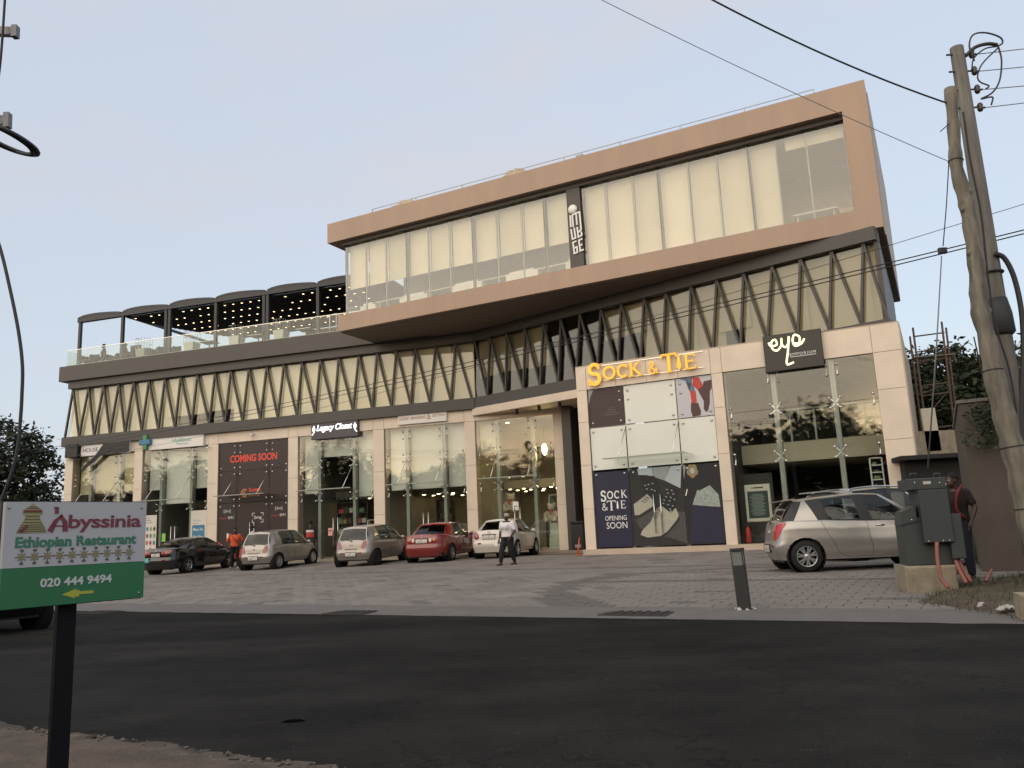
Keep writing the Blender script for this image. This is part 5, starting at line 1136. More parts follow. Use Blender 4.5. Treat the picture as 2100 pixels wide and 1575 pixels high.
def hatch(paint, plate_no, top='GR'):                 # small rounded five-door
    L_ = 3.75
    return dict(L=L_, W=1.69, sill=.265, wr=.30, axles=(.56, 3.02), paint=paint, rear=REAR_H, front=FRONT, belt=[(0, .93), (.5, .96), (1.4, .95), (2.6, .91), (2.95, .90), (3.45, .78), (3.75, .66)], crown=.06,
        gh=dict(lo=[(.12, 0), (.20, .62), (.42, .765), (.82, .80), (1.62, .81), (1.70, .81), (2.62, .79), (2.86, .74), (3.06, 0)], hi=[(.36, 0, 1.45), (.42, .50, 1.425), (.58, .575, 1.43), (.78, .59, 1.445), (1.56, .60, 1.48), (1.64, .60, 1.48), (2.06, .585, 1.455), (2.16, .55, 1.44), (2.22, 0, 1.45)],
                names=['rear_window', 'pillar', 'pillar', 'side_window', 'black', 'side_window', 'pillar', 'windshield'], bow=.045, crown=.055),
        lamps=[('taillight', [.083, .095, .109, .122, .130], [(.64, .72), (.58, .90), (.58, .985), (.68, .99), (.82, .99)], tail_r), ('reflector', [.055, .066, .08, .09], [(.34, .40)]*4, tail_r), ('headlight', [.885, .895, .905, .92, .93], [(.62, .74), (.58, .84), (.58, .88), (.6, .88), (.62, .84)], tail_w)],
        mirror=2.55, handles=(1.25, 2.05), seams=[[(1.66, .98), (1.66, .5), (1.7, .05)], [(2.55, .98), (2.6, .5), (2.55, .05), (2.4, .03)], [(.98, .98), (1.1, .6), (1.25, .2), (1.3, .05)]],
        plate=(0, .47, .42, .13), ptext=plate_no, badge=.80, seats=(1.15, 2.0), wiper=True, lidbar=(.66, .5), lidmat=paint, spokes=9, rim=.70)
def sedan(paint, plate_no, kind):
    L_, W_, H_ = (4.54, 1.76, 1.455) if kind == 'red' else (4.30, 1.69, 1.45) if kind == 'white' else (4.55, 1.78, 1.42)
    k = L_/4.5; t = [(x*k, z) for x, z in ((0, 1.0), (.5, 1.01), (.9, .975), (1.6, .95), (2.9, .91), (3.3, .90), (4.05, .80), (4.5, .64))]
    wx = W_/1.76
    lo = [(.70*k, 0), (.76*k, .65*wx), (.92*k, .78*wx), (1.14*k, .83*wx), (2.08*k, .85*wx), (2.17*k, .85*wx), (3.06*k, .82*wx), (3.30*k, .76*wx), (3.48*k, 0)]
    hi = [(1.30*k, 0, H_-.05), (1.34*k, .52*wx, H_-.07), (1.42*k, .575*wx, H_-.07), (1.52*k, .60*wx, H_-.055), (2.06*k, .62*wx, H_-.045), (2.15*k, .62*wx, H_-.045), (2.48*k, .60*wx, H_-.07), (2.56*k, .56*wx, H_-.08), (2.62*k, 0, H_-.07)]
    if kind == 'black':
        lo = [(.55*k, 0), (.62*k, .58*wx), (.92*k, .77*wx), (1.30*k, .83*wx), (2.12*k, .85*wx), (2.19*k, .85*wx), (3.10*k, .82*wx), (3.34*k, .76*wx), (3.55*k, 0)]
        hi = [(1.45*k, 0, H_-.05), (1.48*k, .46*wx, H_-.075), (1.58*k, .55*wx, H_-.075), (1.66*k, .58*wx, H_-.06), (2.12*k, .61*wx, H_-.045), (2.19*k, .61*wx, H_-.045), (2.44*k, .59*wx, H_-.065), (2.52*k, .56*wx, H_-.075), (2.58*k, 0, H_-.06)]
    tl = {'red': [('taillight', [.040, .052, .066, .080, .094, .108], [(.68, .86), (.66, .90), (.65, .92), (.66, .94), (.68, .96), (.74, .97)], tail_r), ('reversing_lamp', [.050, .056, .062, .068], [(.70, .82), (.68, .85), (.68, .85), (.70, .82)], tail_w), ('indicator', [.078, .085, .092], [(.72, .88)]*3, tail_o)],
          'white': [('taillight', [.074, .084, .094, .104, .114, .124], [(.68, .84), (.64, .92), (.62, .96), (.64, .98), (.70, .99), (.78, .99)], tail_r), ('reflector', [.056, .068, .082], [(.40, .46)]*3, tail_r)],
          'black': [('taillight', [.044, .056, .070, .084, .100, .116, .128], [(.74, .82), (.70, .88), (.68, .92), (.70, .94), (.76, .96), (.82, .96), (.86, .94)], tail_r), ('reflector', [.056, .070, .084], [(.40, .46)]*3, tail_r)]}[kind]
    return dict(L=L_, W=W_, sill=.245, wr=.315, axles=(.93*k, 3.60*k), paint=paint, rear=REAR_S, front=FRONT, belt=t, crown=.045, gh=dict(lo=lo, hi=hi, names=['rear_window', 'pillar', 'pillar', 'side_window', 'black', 'side_window', 'pillar', 'windshield'], bow=.04, crown=.05),
        lamps=tl+[('headlight', [.89, .90, .91, .92, .93], [(.62, .74), (.58, .84), (.58, .88), (.6, .88), (.62, .84)], tail_w)], mirror=2.95*k, handles=(1.62*k, 2.5*k),
        seams=[[(2.13*k, .98), (2.13*k, .5), (2.16*k, .05)], [(3.06*k, .98), (3.08*k, .5), (3.0*k, .05)], [(1.3*k, .98), (1.42*k, .6), (1.62*k, .15)]], plate=(0, .80 if kind != 'black' else .78, .44 if kind != 'black' else .40, .13), ptext=plate_no, badge=.955, seats=(1.5*k, 2.4*k), lidbar=(.885, .55), lidmat=paint if kind != 'white' else chrome, spokes=7 if kind == 'red' else 5, rim=.68, strip=(.36, .41) if kind == 'white' else None, glass=GC)
def place_car(px_, py_, d, yaw, dx=0, dy=0):
    """rear bumper centre at photo pixel x, distance d; yaw = heading of the bonnet, degrees clockwise from straight ahead"""
    P = onY(px_, py_, d); z = zg(P.x, P.y); h = R(90-yaw)
    f = Vector((math.cos(h), math.sin(h), 0)); z2 = zg(P.x+f.x*4, P.y+f.y*4); pit = math.atan2(z2-z, 4)
    return Matrix.Translation((P.x, P.y, z-.0)) @ Matrix.Rotation(h, 4, 'Z') @ Matrix.Rotation(-pit, 4, 'Y')
PT1 = (('GR', .035, .04, .08), ('3276-11', -.022, .05, .34)); PT2 = (('GE', .035, .04, .08), ('8841-14', -.022, .05, .34)); PT3 = (('GX', .035, .04, .08), ('2067-12', -.022, .05, .34)); PT4 = (('GT', .035, .04, .08), ('2560-11', -.022, .05, .34)); PT5 = (('GW', .035, .04, .08), ('1718-17', -.022, .05, .34))
GRP = 'cars parked in front of the shops'
black_car, _, _ = make_car('parked_car', 'glossy black sedan parked behind the restaurant sign, leftmost in the row', sedan(blackp, PT1, 'black'), place_car(318, 1150, 33.0, 16), GRP)
h1, _, _ = make_car('parked_car', 'clean pale silver small hatchback in front of the coming soon shop', hatch(silver2, PT2), place_car(519, 1140, 32.6, 18), GRP)
h2, _, _ = make_car('parked_car', 'dusty silver small hatchback between the red sedan and the other hatchback', dict(hatch(silver3, PT3), rimmat=rim_k), place_car(719, 1130, 30.8, 18), GRP)
r1, _, _ = make_car('parked_car', 'dark red sedan parked in front of the luxury branding shop', sedan(redp, PT4, 'red'), place_car(864, 1130, 30.3, 16), GRP)
w1, _, _ = make_car('parked_car', 'white sedan parked in front of the lobby behind the walking woman', sedan(whitep, PT5, 'white'), place_car(1003, 1125, 30.3, 17), GRP)
mb = MB(black_car.matrix_world); mb.box(-.01, .012, .28, .48, .50, .68); st = mb.build('parking_sticker', mat('sticker_teal', (.08, .36, .36), .5), black_car); text('plate_text', 'P', black_car.matrix_world @ Matrix.Translation((-.0115, .38, .59)) @ Matrix.Rotation(R(-90), 4, 'Z'), .07, .1, wht_i, st, depth=.0005)
# silver supermini at the right
def swift():
    p = hatch(silver, (('GT', .035, .04, .08), ('7745-20', -.022, .05, .34)))
    p.update(L=3.84, W=1.735, wr=.305, axles=(.57, 3.02), sill=.235, belt=[(0, .95), (.35, 1.0), (.9, .995), (1.4, .965), (2.6, .93), (2.95, .92), (3.5, .80), (3.84, .66)])
    p['gh'] = dict(lo=[(.13, 0), (.18, .60), (.40, .76), (.86, .805), (1.06, .81), (1.70, .82), (1.86, .82), (2.74, .80), (2.98, .75), (3.14, 0)], hi=[(.42, 0, 1.405), (.46, .51, 1.38), (.63, .565, 1.385), (.69, .575, 1.395), (.94, .59, 1.42), (1.62, .605, 1.47), (1.76, .605, 1.47), (2.10, .59, 1.45), (2.18, .56, 1.44), (2.26, 0, 1.45)],
        names=['rear_window', 'black', 'pillar', 'black', 'side_window', 'black', 'side_window', 'pillar', 'windshield'], bow=.05, crown=.05)
    p['lamps'] = [('taillight', [.080, .094, .108, .122, .136, .150, .162], [(.56, .80), (.55, .90), (.57, .955), (.63, .97), (.74, .98), (.86, .98), (.93, .98)], mat('taillight_bright', (.50, .025, .03), .15, coat=.6)), ('reflector', [.068, .078, .09, .098], [(.36, .42)]*4, tail_r), ('headlight', [.885, .895, .905, .92, .93], [(.62, .74), (.58, .84), (.58, .88), (.6, .88), (.62, .84)], tail_w)]
    p['seams'] = [[(1.78, .98), (1.80, .6), (1.84, .3), (1.84, .06)], [(2.72, .98), (2.78, .5), (2.72, .06)], [(.92, .99), (.93, .9), (1.02, .66), (1.14, .36), (1.2, .16), (1.34, .06)], [(1.34, .055), (1.6, .05), (1.84, .055)], [(1.84, .055), (2.3, .05), (2.72, .06)]]
    p['handles'] = (2.02,); p['ht'] = .86; p['mirror'] = 2.62; p['seats'] = (1.3, 2.1); p['spokes'] = 7; p['twin'] = True; p['rim'] = .68; p['handlemat'] = chrome; p['lidbar'] = None; p['glass'] = glass('car_glass_clear', (.42, .46, .44), 1.55)
    return p
SWM = place_car(1573, 1110, 17.3, 95)
sw, swc, _ = make_car('parked_car', 'silver rounded hatchback parked sideways at the right, rear light showing', swift(), SWM, 'cars parked at the right')
mb = MB(SWM); mb.prism([(.24, .54, 1.395), (.24, -.54, 1.395), (.52, -.55, 1.425), (.52, .55, 1.425)], (0, 0, .025)); mb.build('roof_spoiler', silver, sw)
# the taller crossover behind it
def suv():
    p = hatch(silver4, PT1); k = 4.2/3.75
    p.update(L=4.2, W=1.8, wr=.34, sill=.25, axles=(.72, 3.4), belt=[(0, 1.08), (.5, 1.12), (1.4, 1.10), (2.9, 1.04), (3.3, 1.02), (3.9, .92), (4.2, .76)])
    p['gh'] = dict(lo=[(a[0]*k, a[1]*1.06) for a in p['gh']['lo']], hi=[(a[0]*k, a[1]*1.06, a[2]+.18) for a in p['gh']['hi']], names=p['gh']['names'], bow=.045, crown=.05)
    p['mirror'] = 2.85; p['handles'] = (1.4, 2.3); p['seams'] = [[(x*k, t) for x, t in s_] for s_ in p['seams']]; p['plate'] = (0, .6, .42, .13); p['badge'] = .95; p['glass'] = glass('car_glass_clear', (.42, .46, .44), 1.55); p['mirrormat'] = chrome
    return p
SUM = place_car(1660, 1085, 20.3, 72)
su, _, _ = make_car('parked_car', 'taller silver crossover parked just beyond the silver hatchback, roof rails showing', suv(), SUM, 'cars parked at the right')
for sy in (-.66, .66):
    mb = MB(SUM); mb.tube(smooth_path([(.75, sy, 1.645), (.95, sy, 1.69), (1.6, sy, 1.715), (2.2, sy, 1.69), (2.4, sy, 1.64)]), .02, 8); mb.build('roof_rail', chrome, su)
mb = MB(SUM); mb.tube([(.55, 0, 1.69), (.38, 0, 1.83)], [.012, .006], 6); mb.build('antenna', trim_k, su)
mb = MB(SUM); mb.prism([(.28, .6, 1.645), (.28, -.6, 1.645), (.55, -.6, 1.665), (.55, .6, 1.665)], (0, 0, .03)); mb.build('roof_spoiler', silver4, su)
# black car on the road behind the restaurant sign
P = onz(75, 1288, 0); hd = ROAD.u; ang = math.atan2(hd.y, hd.x)
M = Matrix.Translation(P) @ Matrix.Rotation(ang+math.pi, 4, 'Z') @ Matrix.Translation((-.56, .735, 0))
make_car('passing_car', 'black car on the road hidden behind the restaurant sign', hatch(blackp, PT2), M, None)
# ================================================================== people
skin_m = mat('dark_skin', (.055, .030, .020), .5); hair_m = mat('black_hair', (.008, .007, .007), .9)
def remesh(mb, name, m_, parent, vox, sm=6):
    o = mb.build('tmp', m_, None); md = o.modifiers.new('r', 'REMESH'); md.mode = 'VOXEL'; md.voxel_size = vox; md.use_smooth_shade = True
    s_ = o.modifiers.new('s', 'SMOOTH'); s_.factor = .5; s_.iterations = sm
    me = bpy.data.meshes.new_from_object(o.evaluated_get(bpy.context.evaluated_depsgraph_get())); bpy.data.objects.remove(o)
    me.name = name; me.transform(parent.matrix_world.inverted()); me.materials.clear(); me.materials.append(m_)
    for p in me.polygons: p.use_smooth = True; p.material_index = 0
    r = bpy.data.objects.new(name, me); COL.objects.link(r); r.parent = parent; _world(r, parent); return r
def etube(mb, secs, n=18):                            # elliptical sections (x, y, z, rx, ry), closed ends
    V = []; Fq = []
    for x, y, z, rx, ry in secs:
        for k in range(n): a = 2*math.pi*k/n; V.append((x+rx*math.cos(a), y+ry*math.sin(a), z))
    for i in range(len(secs)-1):
        for k in range(n): Fq.append((i*n+k, i*n+(k+1) % n, (i+1)*n+(k+1) % n, (i+1)*n+k))
    Fq += [tuple(range(n))[::-1], tuple(range((len(secs)-1)*n, len(secs)*n))]; mb.add(V, Fq)
def lim(mb, pts, rs, n=12):
    mb.tube(pts, rs, n)
    for p, r_ in zip(pts, rs): mb.ball(p, r_*.985, n=10, m=8)
def hand(mb, wr_, d, side, h):                        # palm along d, five separate bent fingers
    wr_ = Vector(wr_); d = Vector(d).normalized(); f = Vector((0, -1, 0)); a = d.cross(f).normalized(); k = h/1.7
    pc = wr_+d*.05*k; lim(mb, [wr_, pc, wr_+d*.085*k], [.026*k, .034*k, .032*k])
    for i, ln in enumerate((.062, .072, .068, .055)):
        b = wr_+d*.085*k+f*((i-1.5)*-.019*k); m1 = b+d*ln*.55*k+a*side*.006; m2 = m1+(d*.7+a*side*-.5).normalized()*ln*.5*k; mb.tube([b, m1, m2], [.0095*k, .009*k, .008*k], 6)
    b = wr_+d*.03*k+f*.025*k; mb.tube([b, b+(f+d*.6).normalized()*.035*k, b+(f*.5+d).normalized()*.066*k], [.012*k, .011*k, .009*k], 6)
def person(label, M, h=1.7, fat=1.0, shirt=None, legs=None, shoe=None, hair=None, J=None, sleeve=.55, head_turn=0, female=False, extra=None, group=None, seat=False):
    """local frame: faces -y, x to the viewer's right when facing the camera; heights are fractions of 1.7 m scaled by h"""
    e = empty('person', M, label, 'person', group); Mx = e.matrix_world; k = h/1.7
    j = dict(hipL=(-.09, 0, .90), hipR=(.09, 0, .90), knL=(-.10, -.02, .49), knR=(.10, -.02, .49), anL=(-.10, .03, .08), anR=(.10, .03, .08),
             shL=(-.185, .01, 1.40), shR=(.185, .01, 1.40), elL=(-.25, .03, 1.12), elR=(.25, .03, 1.12), wrL=(-.26, -.04, .87), wrR=(.26, -.04, .87), pel=(0, 0, .95), che=(0, 0, 1.28), nec=(0, .01, 1.46), head=(0, -.02, 1.60))
    if J: j.update(J)
    j = {a: Vector(b)*k for a, b in j.items()}; f = fat
    b = MB(Mx)
    P, C_, Nk, Hd = j['pel'], j['che'], j['nec'], j['head']
    def sec(t, rx, ry, off=0): q = P.lerp(C_, t) if t <= 1 else C_.lerp(Nk, t-1); return (q.x, q.y+off, q.z, rx*k*f, ry*k*f)
    torso = [sec(-.12, .13, .10), sec(.1, .165, .115), sec(.45, .15, .11), sec(.8, .165, .115, -.01), sec(1.0, .175, .115), sec(1.45, .165, .095), sec(1.75, .10, .075), sec(1.95, .055, .055)]
    etube(b, torso); lim(b, [C_.lerp(Nk, .8), Nk, Nk.lerp(Hd, .5)], [.058*k, .053*k, .052*k])
    HM = Mx @ Matrix.Translation(Hd) @ Matrix.Rotation(R(head_turn), 4, 'Z'); sv = b.M; b.M = HM
    b.ball((0, .012*k, .03*k), .074*k, .092*k, .10*k, 16, 12); b.ball((0, -.03*k, -.035*k), .058*k, .062*k, .075*k, 14, 10); b.ball((0, -.092*k, -.015*k), .014*k, .018*k, .022*k, 8, 6); b.ball((0, -.082*k, .012*k), .045*k, .012*k, .012*k, 8, 6); b.ball((0, -.086*k, -.055*k), .026*k, .012*k, .012*k, 8, 6)
    for s_ in (-1, 1): b.ball((s_*.075*k, .012*k, -.005*k), .012*k, .022*k, .032*k, 8, 6)
    b.M = sv
    for s_ in 'LR':
        sd = -1 if s_ == 'L' else 1
        lim(b, [j['sh'+s_], j['sh'+s_].lerp(j['el'+s_], .5), j['el'+s_], j['el'+s_].lerp(j['wr'+s_], .35), j['wr'+s_]], [.052*k*f, .046*k*f, .038*k*f, .036*k*f, .024*k]); hand(b, j['wr'+s_], j['wr'+s_]-j['el'+s_], sd, h)
        lim(b, [j['hip'+s_], j['hip'+s_].lerp(j['kn'+s_], .5), j['kn'+s_], j['kn'+s_].lerp(j['an'+s_], .35), j['an'+s_]], [.088*k*f, .075*k*f, .055*k*f, .052*k*f, .034*k])
        a = j['an'+s_]; lim(b, [a+Vector((0, .03, -.03))*k, a+Vector((0, -.06, -.05))*k, a+Vector((sd*.01, -.15, -.06))*k], [.034*k, .032*k, .024*k])
    body = remesh(b, 'body', skin_m, e, .011, 3)
    sv = MB(HM)
    for s_ in (-1, 1): sv.ball((s_*.03*k, -.078*k, .008*k), .011*k, n=8, m=6)
    sv.build('eyes', mat('eye_white', (.5, .48, .45), .3), e)
    if hair: hm, kind = hair
    if hair:
        hb = MB(HM)
        if kind == 'cap': hb.ball((0, .01*k, .05*k), .086*k, .104*k, .095*k, 16, 10); hb.ball((0, -.11*k, .065*k), .07*k, .07*k, .016*k, 12, 6)
        elif kind == 'scarf': hb.ball((0, .02*k, .055*k), .082*k, .098*k, .085*k, 16, 10); hb.ball((0, .10*k, .02*k), .035*k, .03*k, .05*k)
        else: hb.ball((0, .024*k, .05*k), .081*k, .097*k, .092*k, 16, 10)
        hb.build('headscarf' if kind == 'scarf' else 'cap' if kind == 'cap' else 'hair', hm, e)
    if shirt:
        c = MB(Mx); g_ = 1.10; etube(c, [sec(-.05, .165*g_, .125*g_)] + [sec(t, rx*g_, ry*g_, o) for t, rx, ry, o in ((.1, .168, .12, 0), (.45, .158, .118, 0), (.8, .172, .128 if female else .12, -.012), (1.0, .18, .125 if female else .118, -.01), (1.45, .172, .10, 0), (1.72, .11, .08, 0), (1.82, .075, .066, 0))])
        if female:
            for s_ in (-1, 1): c.ball(C_+Vector((s_*.085, -.11*f, .0))*k, .088*k*f)
        for s_ in 'LR':
            a, m_, z = j['sh'+s_], j['el'+s_], j['wr'+s_]
            if sleeve <= 1: lim(c, [a, a.lerp(m_, sleeve*.6), a.lerp(m_, sleeve)], [.068*k*f, .062*k*f, .058*k*f])
            else: lim(c, [a, a.lerp(m_, .5), m_, m_.lerp(z, .5), m_.lerp(z, .92)], [.066*k*f, .06*k*f, .052*k*f, .047*k*f, .04*k])
        remesh(c, 'shirt', shirt, e, .013, 5)
    if legs:
        c = MB(Mx); etube(c, [sec(-.3, .15, .12), sec(-.12, .175, .135), sec(.05, .178, .132), sec(.22, .165, .125)])
        for s_ in 'LR': a, m_, z = j['hip'+s_], j['kn'+s_], j['an'+s_]; lim(c, [a, a.lerp(m_, .5), m_, m_.lerp(z, .5), m_.lerp(z, .9)], [.105*k*f, .096*k*f, .078*k*f, .07*k*f, .064*k])
        remesh(c, 'trousers', legs, e, .013, 5)
    if shoe:
        for s_ in 'LR':
            sd = -1 if s_ == 'L' else 1; a = j['an'+s_]; c = MB(Mx); lim(c, [a+Vector((0, .04, -.03))*k, a+Vector((0, -.06, -.04))*k, a+Vector((sd*.01, -.16, -.05))*k], [.044*k, .042*k, .034*k]); remesh(c, 'shoe', shoe, e, .012, 2)
    if extra: extra(e, Mx, j, k)
    return e
def stand(px_, py_, Y, yaw, lift=0):
    P = onY(px_, py_, Y); return Matrix.Translation((P.x, P.y, zg(P.x, P.y)+lift)) @ Matrix.Rotation(R(yaw), 4, 'Z')
tee = mat('white_tee', (.70, .66, .66), .9, bump=.15, bscale=25); blk = mat('black_cloth', (.010, .010, .012), .9, bump=.15, bscale=25); orange = mat('orange_tee', (.62, .10, .035), .9, bump=.15, bscale=25)
def paper(e, M, j, k):
    mb = MB(M); w_ = j['wrL']; mb.box(w_.x-.07, w_.x+.05, w_.y-.16, w_.y-.13, w_.z-.20, w_.z-.06); o = mb.build('folded_paper', white_p); tag(o, 'folded white paper held by the walking woman', 'paper')
    for s_ in 'LR':
        a = j['an'+s_]; mb = MB(M); mb.tube([a+Vector((0, .06, -.073)), a+Vector((0, -.08, -.074)), a+Vector((0, -.18, -.073))], [.04, .048, .034], 10); mb.build('sandal', mat('sandal_brown', (.06, .03, .02), .8), e)
person('woman in white tee and black trousers walking past the white sedan', stand(1043, 1157, 26.6, -38), 1.60, 1.28, tee, blk, None, (mat('pale_scarf', (.42, .34, .28), .9, var=.3, vscale=25), 'scarf'),
       dict(knL=(-.13, -.17, .48), anL=(-.14, -.24, .09), knR=(.11, .02, .47), anR=(.13, .19, .10), hipL=(-.11, 0, .88), hipR=(.11, 0, .88), elR=(.33, .0, 1.12), wrR=(.26, -.20, .90), elL=(-.33, .05, 1.12), wrL=(-.30, -.08, .86), shR=(.23, .0, 1.385), shL=(-.23, .0, 1.385)), .72, -15, True, paper)
def bag(e, M, j, k):
    mb = MB(M); mb.tube(smooth_path([(-.17, .02, 1.42), (-.06, -.15, 1.30), (.12, -.14, 1.08), (.18, 0, .98)]), .012, 6); mb.build('bag_strap', ink, e)
person('man in orange tee with hands on hips beside the black sedan', stand(481, 1158, 35.2, 12), 1.68, 1.02, orange, blk, mat('pale_shoe', (.5, .45, .4), .7), (hair_m, 'hair'), dict(elL=(-.35, .08, 1.13), wrL=(-.20, -.06, .97), elR=(.35, .08, 1.13), wrR=(.20, -.06, .97), hipL=(-.11, 0, .9), hipR=(.11, 0, .9), anL=(-.16, .02, .08), anR=(.15, -.04, .08)), .8, 10, False, bag)
P = PL.W(PL.S(517, 1100, -.5), -.5, .5)
person('person in white top and dark cap behind the pale silver hatchback', Matrix.Translation(P) @ Matrix.Rotation(R(-70), 4, 'Z'), 1.66, 1.0, tee, blk, None, (blk, 'cap'), None, .7, 0)
P = PL.W(PL.S(637, 1100, -.55), -.55, .5)
def band(e, M, j, k):
    for nm, z0, z1, m_ in (('jacket_band', 1.20, 1.30, mat('band_white', (.6, .58, .55), .8)), ('jacket_band', .98, 1.195, mat('band_red', (.40, .05, .035), .8))):
        mb = MB(M); etube(mb, [(0, 0, z0*k, .205*k, .155*k), (0, 0, (z0+z1)/2*k, .207*k, .157*k), (0, 0, z1*k, .205*k, .152*k)], 24); mb.build(nm, m_, e)
person('man in black, white and red jacket seen from behind at the Legacy Closet entrance', Matrix.Translation(P) @ Matrix.Rotation(R(170), 4, 'Z'), 1.76, 1.08, blk, mat('dark_jean', (.03, .03, .035), .9), blk, (hair_m, 'hair'), None, 1.5, 0, False, band)
P = ground_at(1985, 1172)
P = onY(1976, 1150, 13.5); P.z = zg(P.x, P.y)
def straps(e, M, j, k):
    for sx in (-1, 1): mb = MB(M); mb.tube(smooth_path([(sx*.13, .02, 1.50), (sx*.13, -.17, 1.35), (sx*.10, -.18, 1.12), (sx*.17, -.10, .98)]), .022, 6); mb.build('red_strap', mat('strap_red', (.16, .015, .013), .8), e)
person('person in dark clothes with red straps half hidden behind the grey cabinet', Matrix.Translation(P) @ Matrix.Rotation(R(-55), 4, 'Z'), 1.68, 1.05, mat('shaded_maroon_cloth', (.014, .007, .007), .9), mat('shaded_navy_cloth', (.012, .014, .022), .9), None, (hair_m, 'hair'), dict(knL=(-.1, -.2, .55), anL=(-.1, -.05, .15), elL=(-.28, -.05, 1.15), wrL=(-.2, -.26, 1.02), elR=(.3, .02, 1.15), wrR=(.26, -.1, .92)), .7, -20, False, straps)  # dark clothes made darker still: the shade around him is in the cloth colours
for x, d, lab, hx in ((213, .85, 'man sitting in a dark armchair at the left of the roof terrace', 0), (257, 1.25, 'person seated beside the second terrace post, only head and shoulders showing', 0)):
    s = PL.S(x, 715, d)
    person(lab, PL.M @ Matrix.Translation((s, d, TZ-.42+.02)) @ Matrix.Rotation(R(-40), 4, 'Z'), 1.7, 1.05, blk, blk, None, (hair_m, 'hair'), dict(knL=(-.1, -.42, .92), knR=(.1, -.42, .92), anL=(-.1, -.44, .52), anR=(.1, -.44, .52)), .7, 0, group='guests seated on the terrace')
# ================================================================== street furniture, poles and wires
def onplane_box(P, x0, x1, y0, y1, d): return P.S(x0, (y0+y1)/2, d), P.S(x1, (y0+y1)/2, d), P.Z((x0+x1)/2, y1, d), P.Z((x0+x1)/2, y0, d)
# restaurant sign on its post
SP = Plane((onY(150, 1150, 3.05).x, 3.05), 0)
SGN = None
dl, dr = 2.86, 3.26
A = onY(2, 1140, dl); Bp = onY(294, 1130, dr); ang = math.atan2(Bp.y-A.y, Bp.x-A.x); wS = (Vector((Bp.x-A.x, Bp.y-A.y))).length
zt = onY(2, 1030, dl).z; zb_ = onY(2, 1251, dl).z; hS = zt-zb_
base = Vector((A.x, A.y, 0)); M = Matrix.Translation(base) @ Matrix.Rotation(ang, 4, 'Z')
e = empty('restaurant_sign', M, 'white and green Ethiopian restaurant sign on a black post at left', 'sign')
panel_w = mat('sign_panel_white', (.47, .47, .48), .35, var=.05, vscale=2); panel_g = mat('sign_panel_green', (.025, .16, .06), .35, var=.06, vscale=2); sg_g = mat('sign_text_green', (.045, .20, .12), .5); sg_r = mat('sign_text_red', (.20, .035, .05), .5); sg_y = mat('sign_yellow', (.42, .42, .05), .5); sg_t = mat('sign_tan', (.25, .21, .10), .5); sg_w = mat('sign_text_white', (.55, .58, .55), .5); sg_k = mat('sign_brown', (.10, .08, .05), .5)
split = zb_+hS*.375
mb = MB(M); mb.box(0, wS, -.012, .012, split+.0005, zt); mb.build('panel', panel_w, e)
mb = MB(M); mb.box(0, wS, -.012, .012, zb_, split-.0005); mb.build('panel', panel_g, e)
mb = MB(M); mb.box(-.004, wS+.004, .0125, .035, zb_-.004, zt+.004); mb.build('backing_frame', darker, e)
mb = MB(M); mb.box(wS*.485-.033, wS*.485+.033, .036, .06, -.3, zt-.05); mb.build('post', mat('post_black', (.005, .005, .006), .6, spec=.2), e)
q = lambda u, v: (u*wS, -.0135, zb_+v*hS)
def T_(body, u, v, w_, h_, m_, **kw): return text('lettering', body, M @ Matrix.Translation(q(u, v)), w_*wS, h_*hS, m_, e, depth=.0006, **kw)
T_('byssinia', .69, .785, .54, .175, sg_r, bold=.02, spacing=.95); T_('Ethiopian Restaurant', .50, .60, .85, .135, sg_g, bold=.035); T_('020 444 9494', .50, .22, .50, .085, sg_w, bold=.03)
mb = MB(M @ Matrix.Translation((0, -.013, zb_)))
rq = lambda pts, wd: ribbon(mb, [(a*wS, b*hS) for a, b in pts], [v*wS for v in wd] if isinstance(wd, list) else wd*wS, .0012)
rq([(.295, .71), (.33, .81), (.375, .875)], [.04, .03, .012]); rq([(.36, .87), (.395, .80), (.40, .71)], [.02, .032, .036]); rq([(.31, .765), (.39, .765)], .008); rq([(.335, .885), (.335, .945)], .026); rq([(.315, .945), (.345, .945)], .01)
mb.build('initial_letter', sg_r, e)
mb = MB(M @ Matrix.Translation((0, -.0132, zb_)))
for u, w0 in ((.10, .02), (.5, .0)): pass
for v0, v1, a, b in ((.70, .78, .10, .072), (.78, .83, .072, .05), (.83, .875, .05, .045), (.875, .93, .065, .06), (.93, .965, .05, .012), (.965, .985, .013, .012)):
    mb.add([(((.175-a)*wS), 0, v0*hS), ((.175+a)*wS, 0, v0*hS), ((.175+b)*wS, 0, v1*hS), ((.175-b)*wS, 0, v1*hS)], [(0, 1, 2, 3)])
mb.build('basket_emblem', mat('basket_tan', (.34, .31, .14), .6), e)
mb = MB(M @ Matrix.Translation((0, -.0145, zb_)))
for v, a in ((.715, .095), (.735, .088), (.755, .082), (.775, .074), (.80, .062), (.83, .05), (.86, .046), (.90, .063), (.915, .06), (.935, .046), (.95, .03)): mb.box((.175-a)*wS, (.175+a)*wS, 0, .0006, v*hS, (v+.006)*hS)
mb.build('basket_lines', sg_k, e)
mb = MB(M @ Matrix.Translation((0, -.0152, zb_)))
for s_ in range(3): mb.add([((.085+.02*s_)*wS, 0, (.715+.02*s_)*hS), ((.115+.015*s_)*wS, 0, (.705+.022*s_)*hS), ((.125+.012*s_)*wS, 0, (.735+.018*s_)*hS), ((.10+.015*s_)*wS, 0, (.74+.02*s_)*hS)], [(0, 1, 2, 3)])
mb.add([(.115*wS, 0, .90*hS), (.235*wS, 0, .90*hS), (.232*wS, 0, .915*hS), (.118*wS, 0, .915*hS)], [(0, 1, 2, 3)]); mb.build('basket_stripe', sg_r, e)
mb = MB(M @ Matrix.Translation((0, -.0135, zb_)))
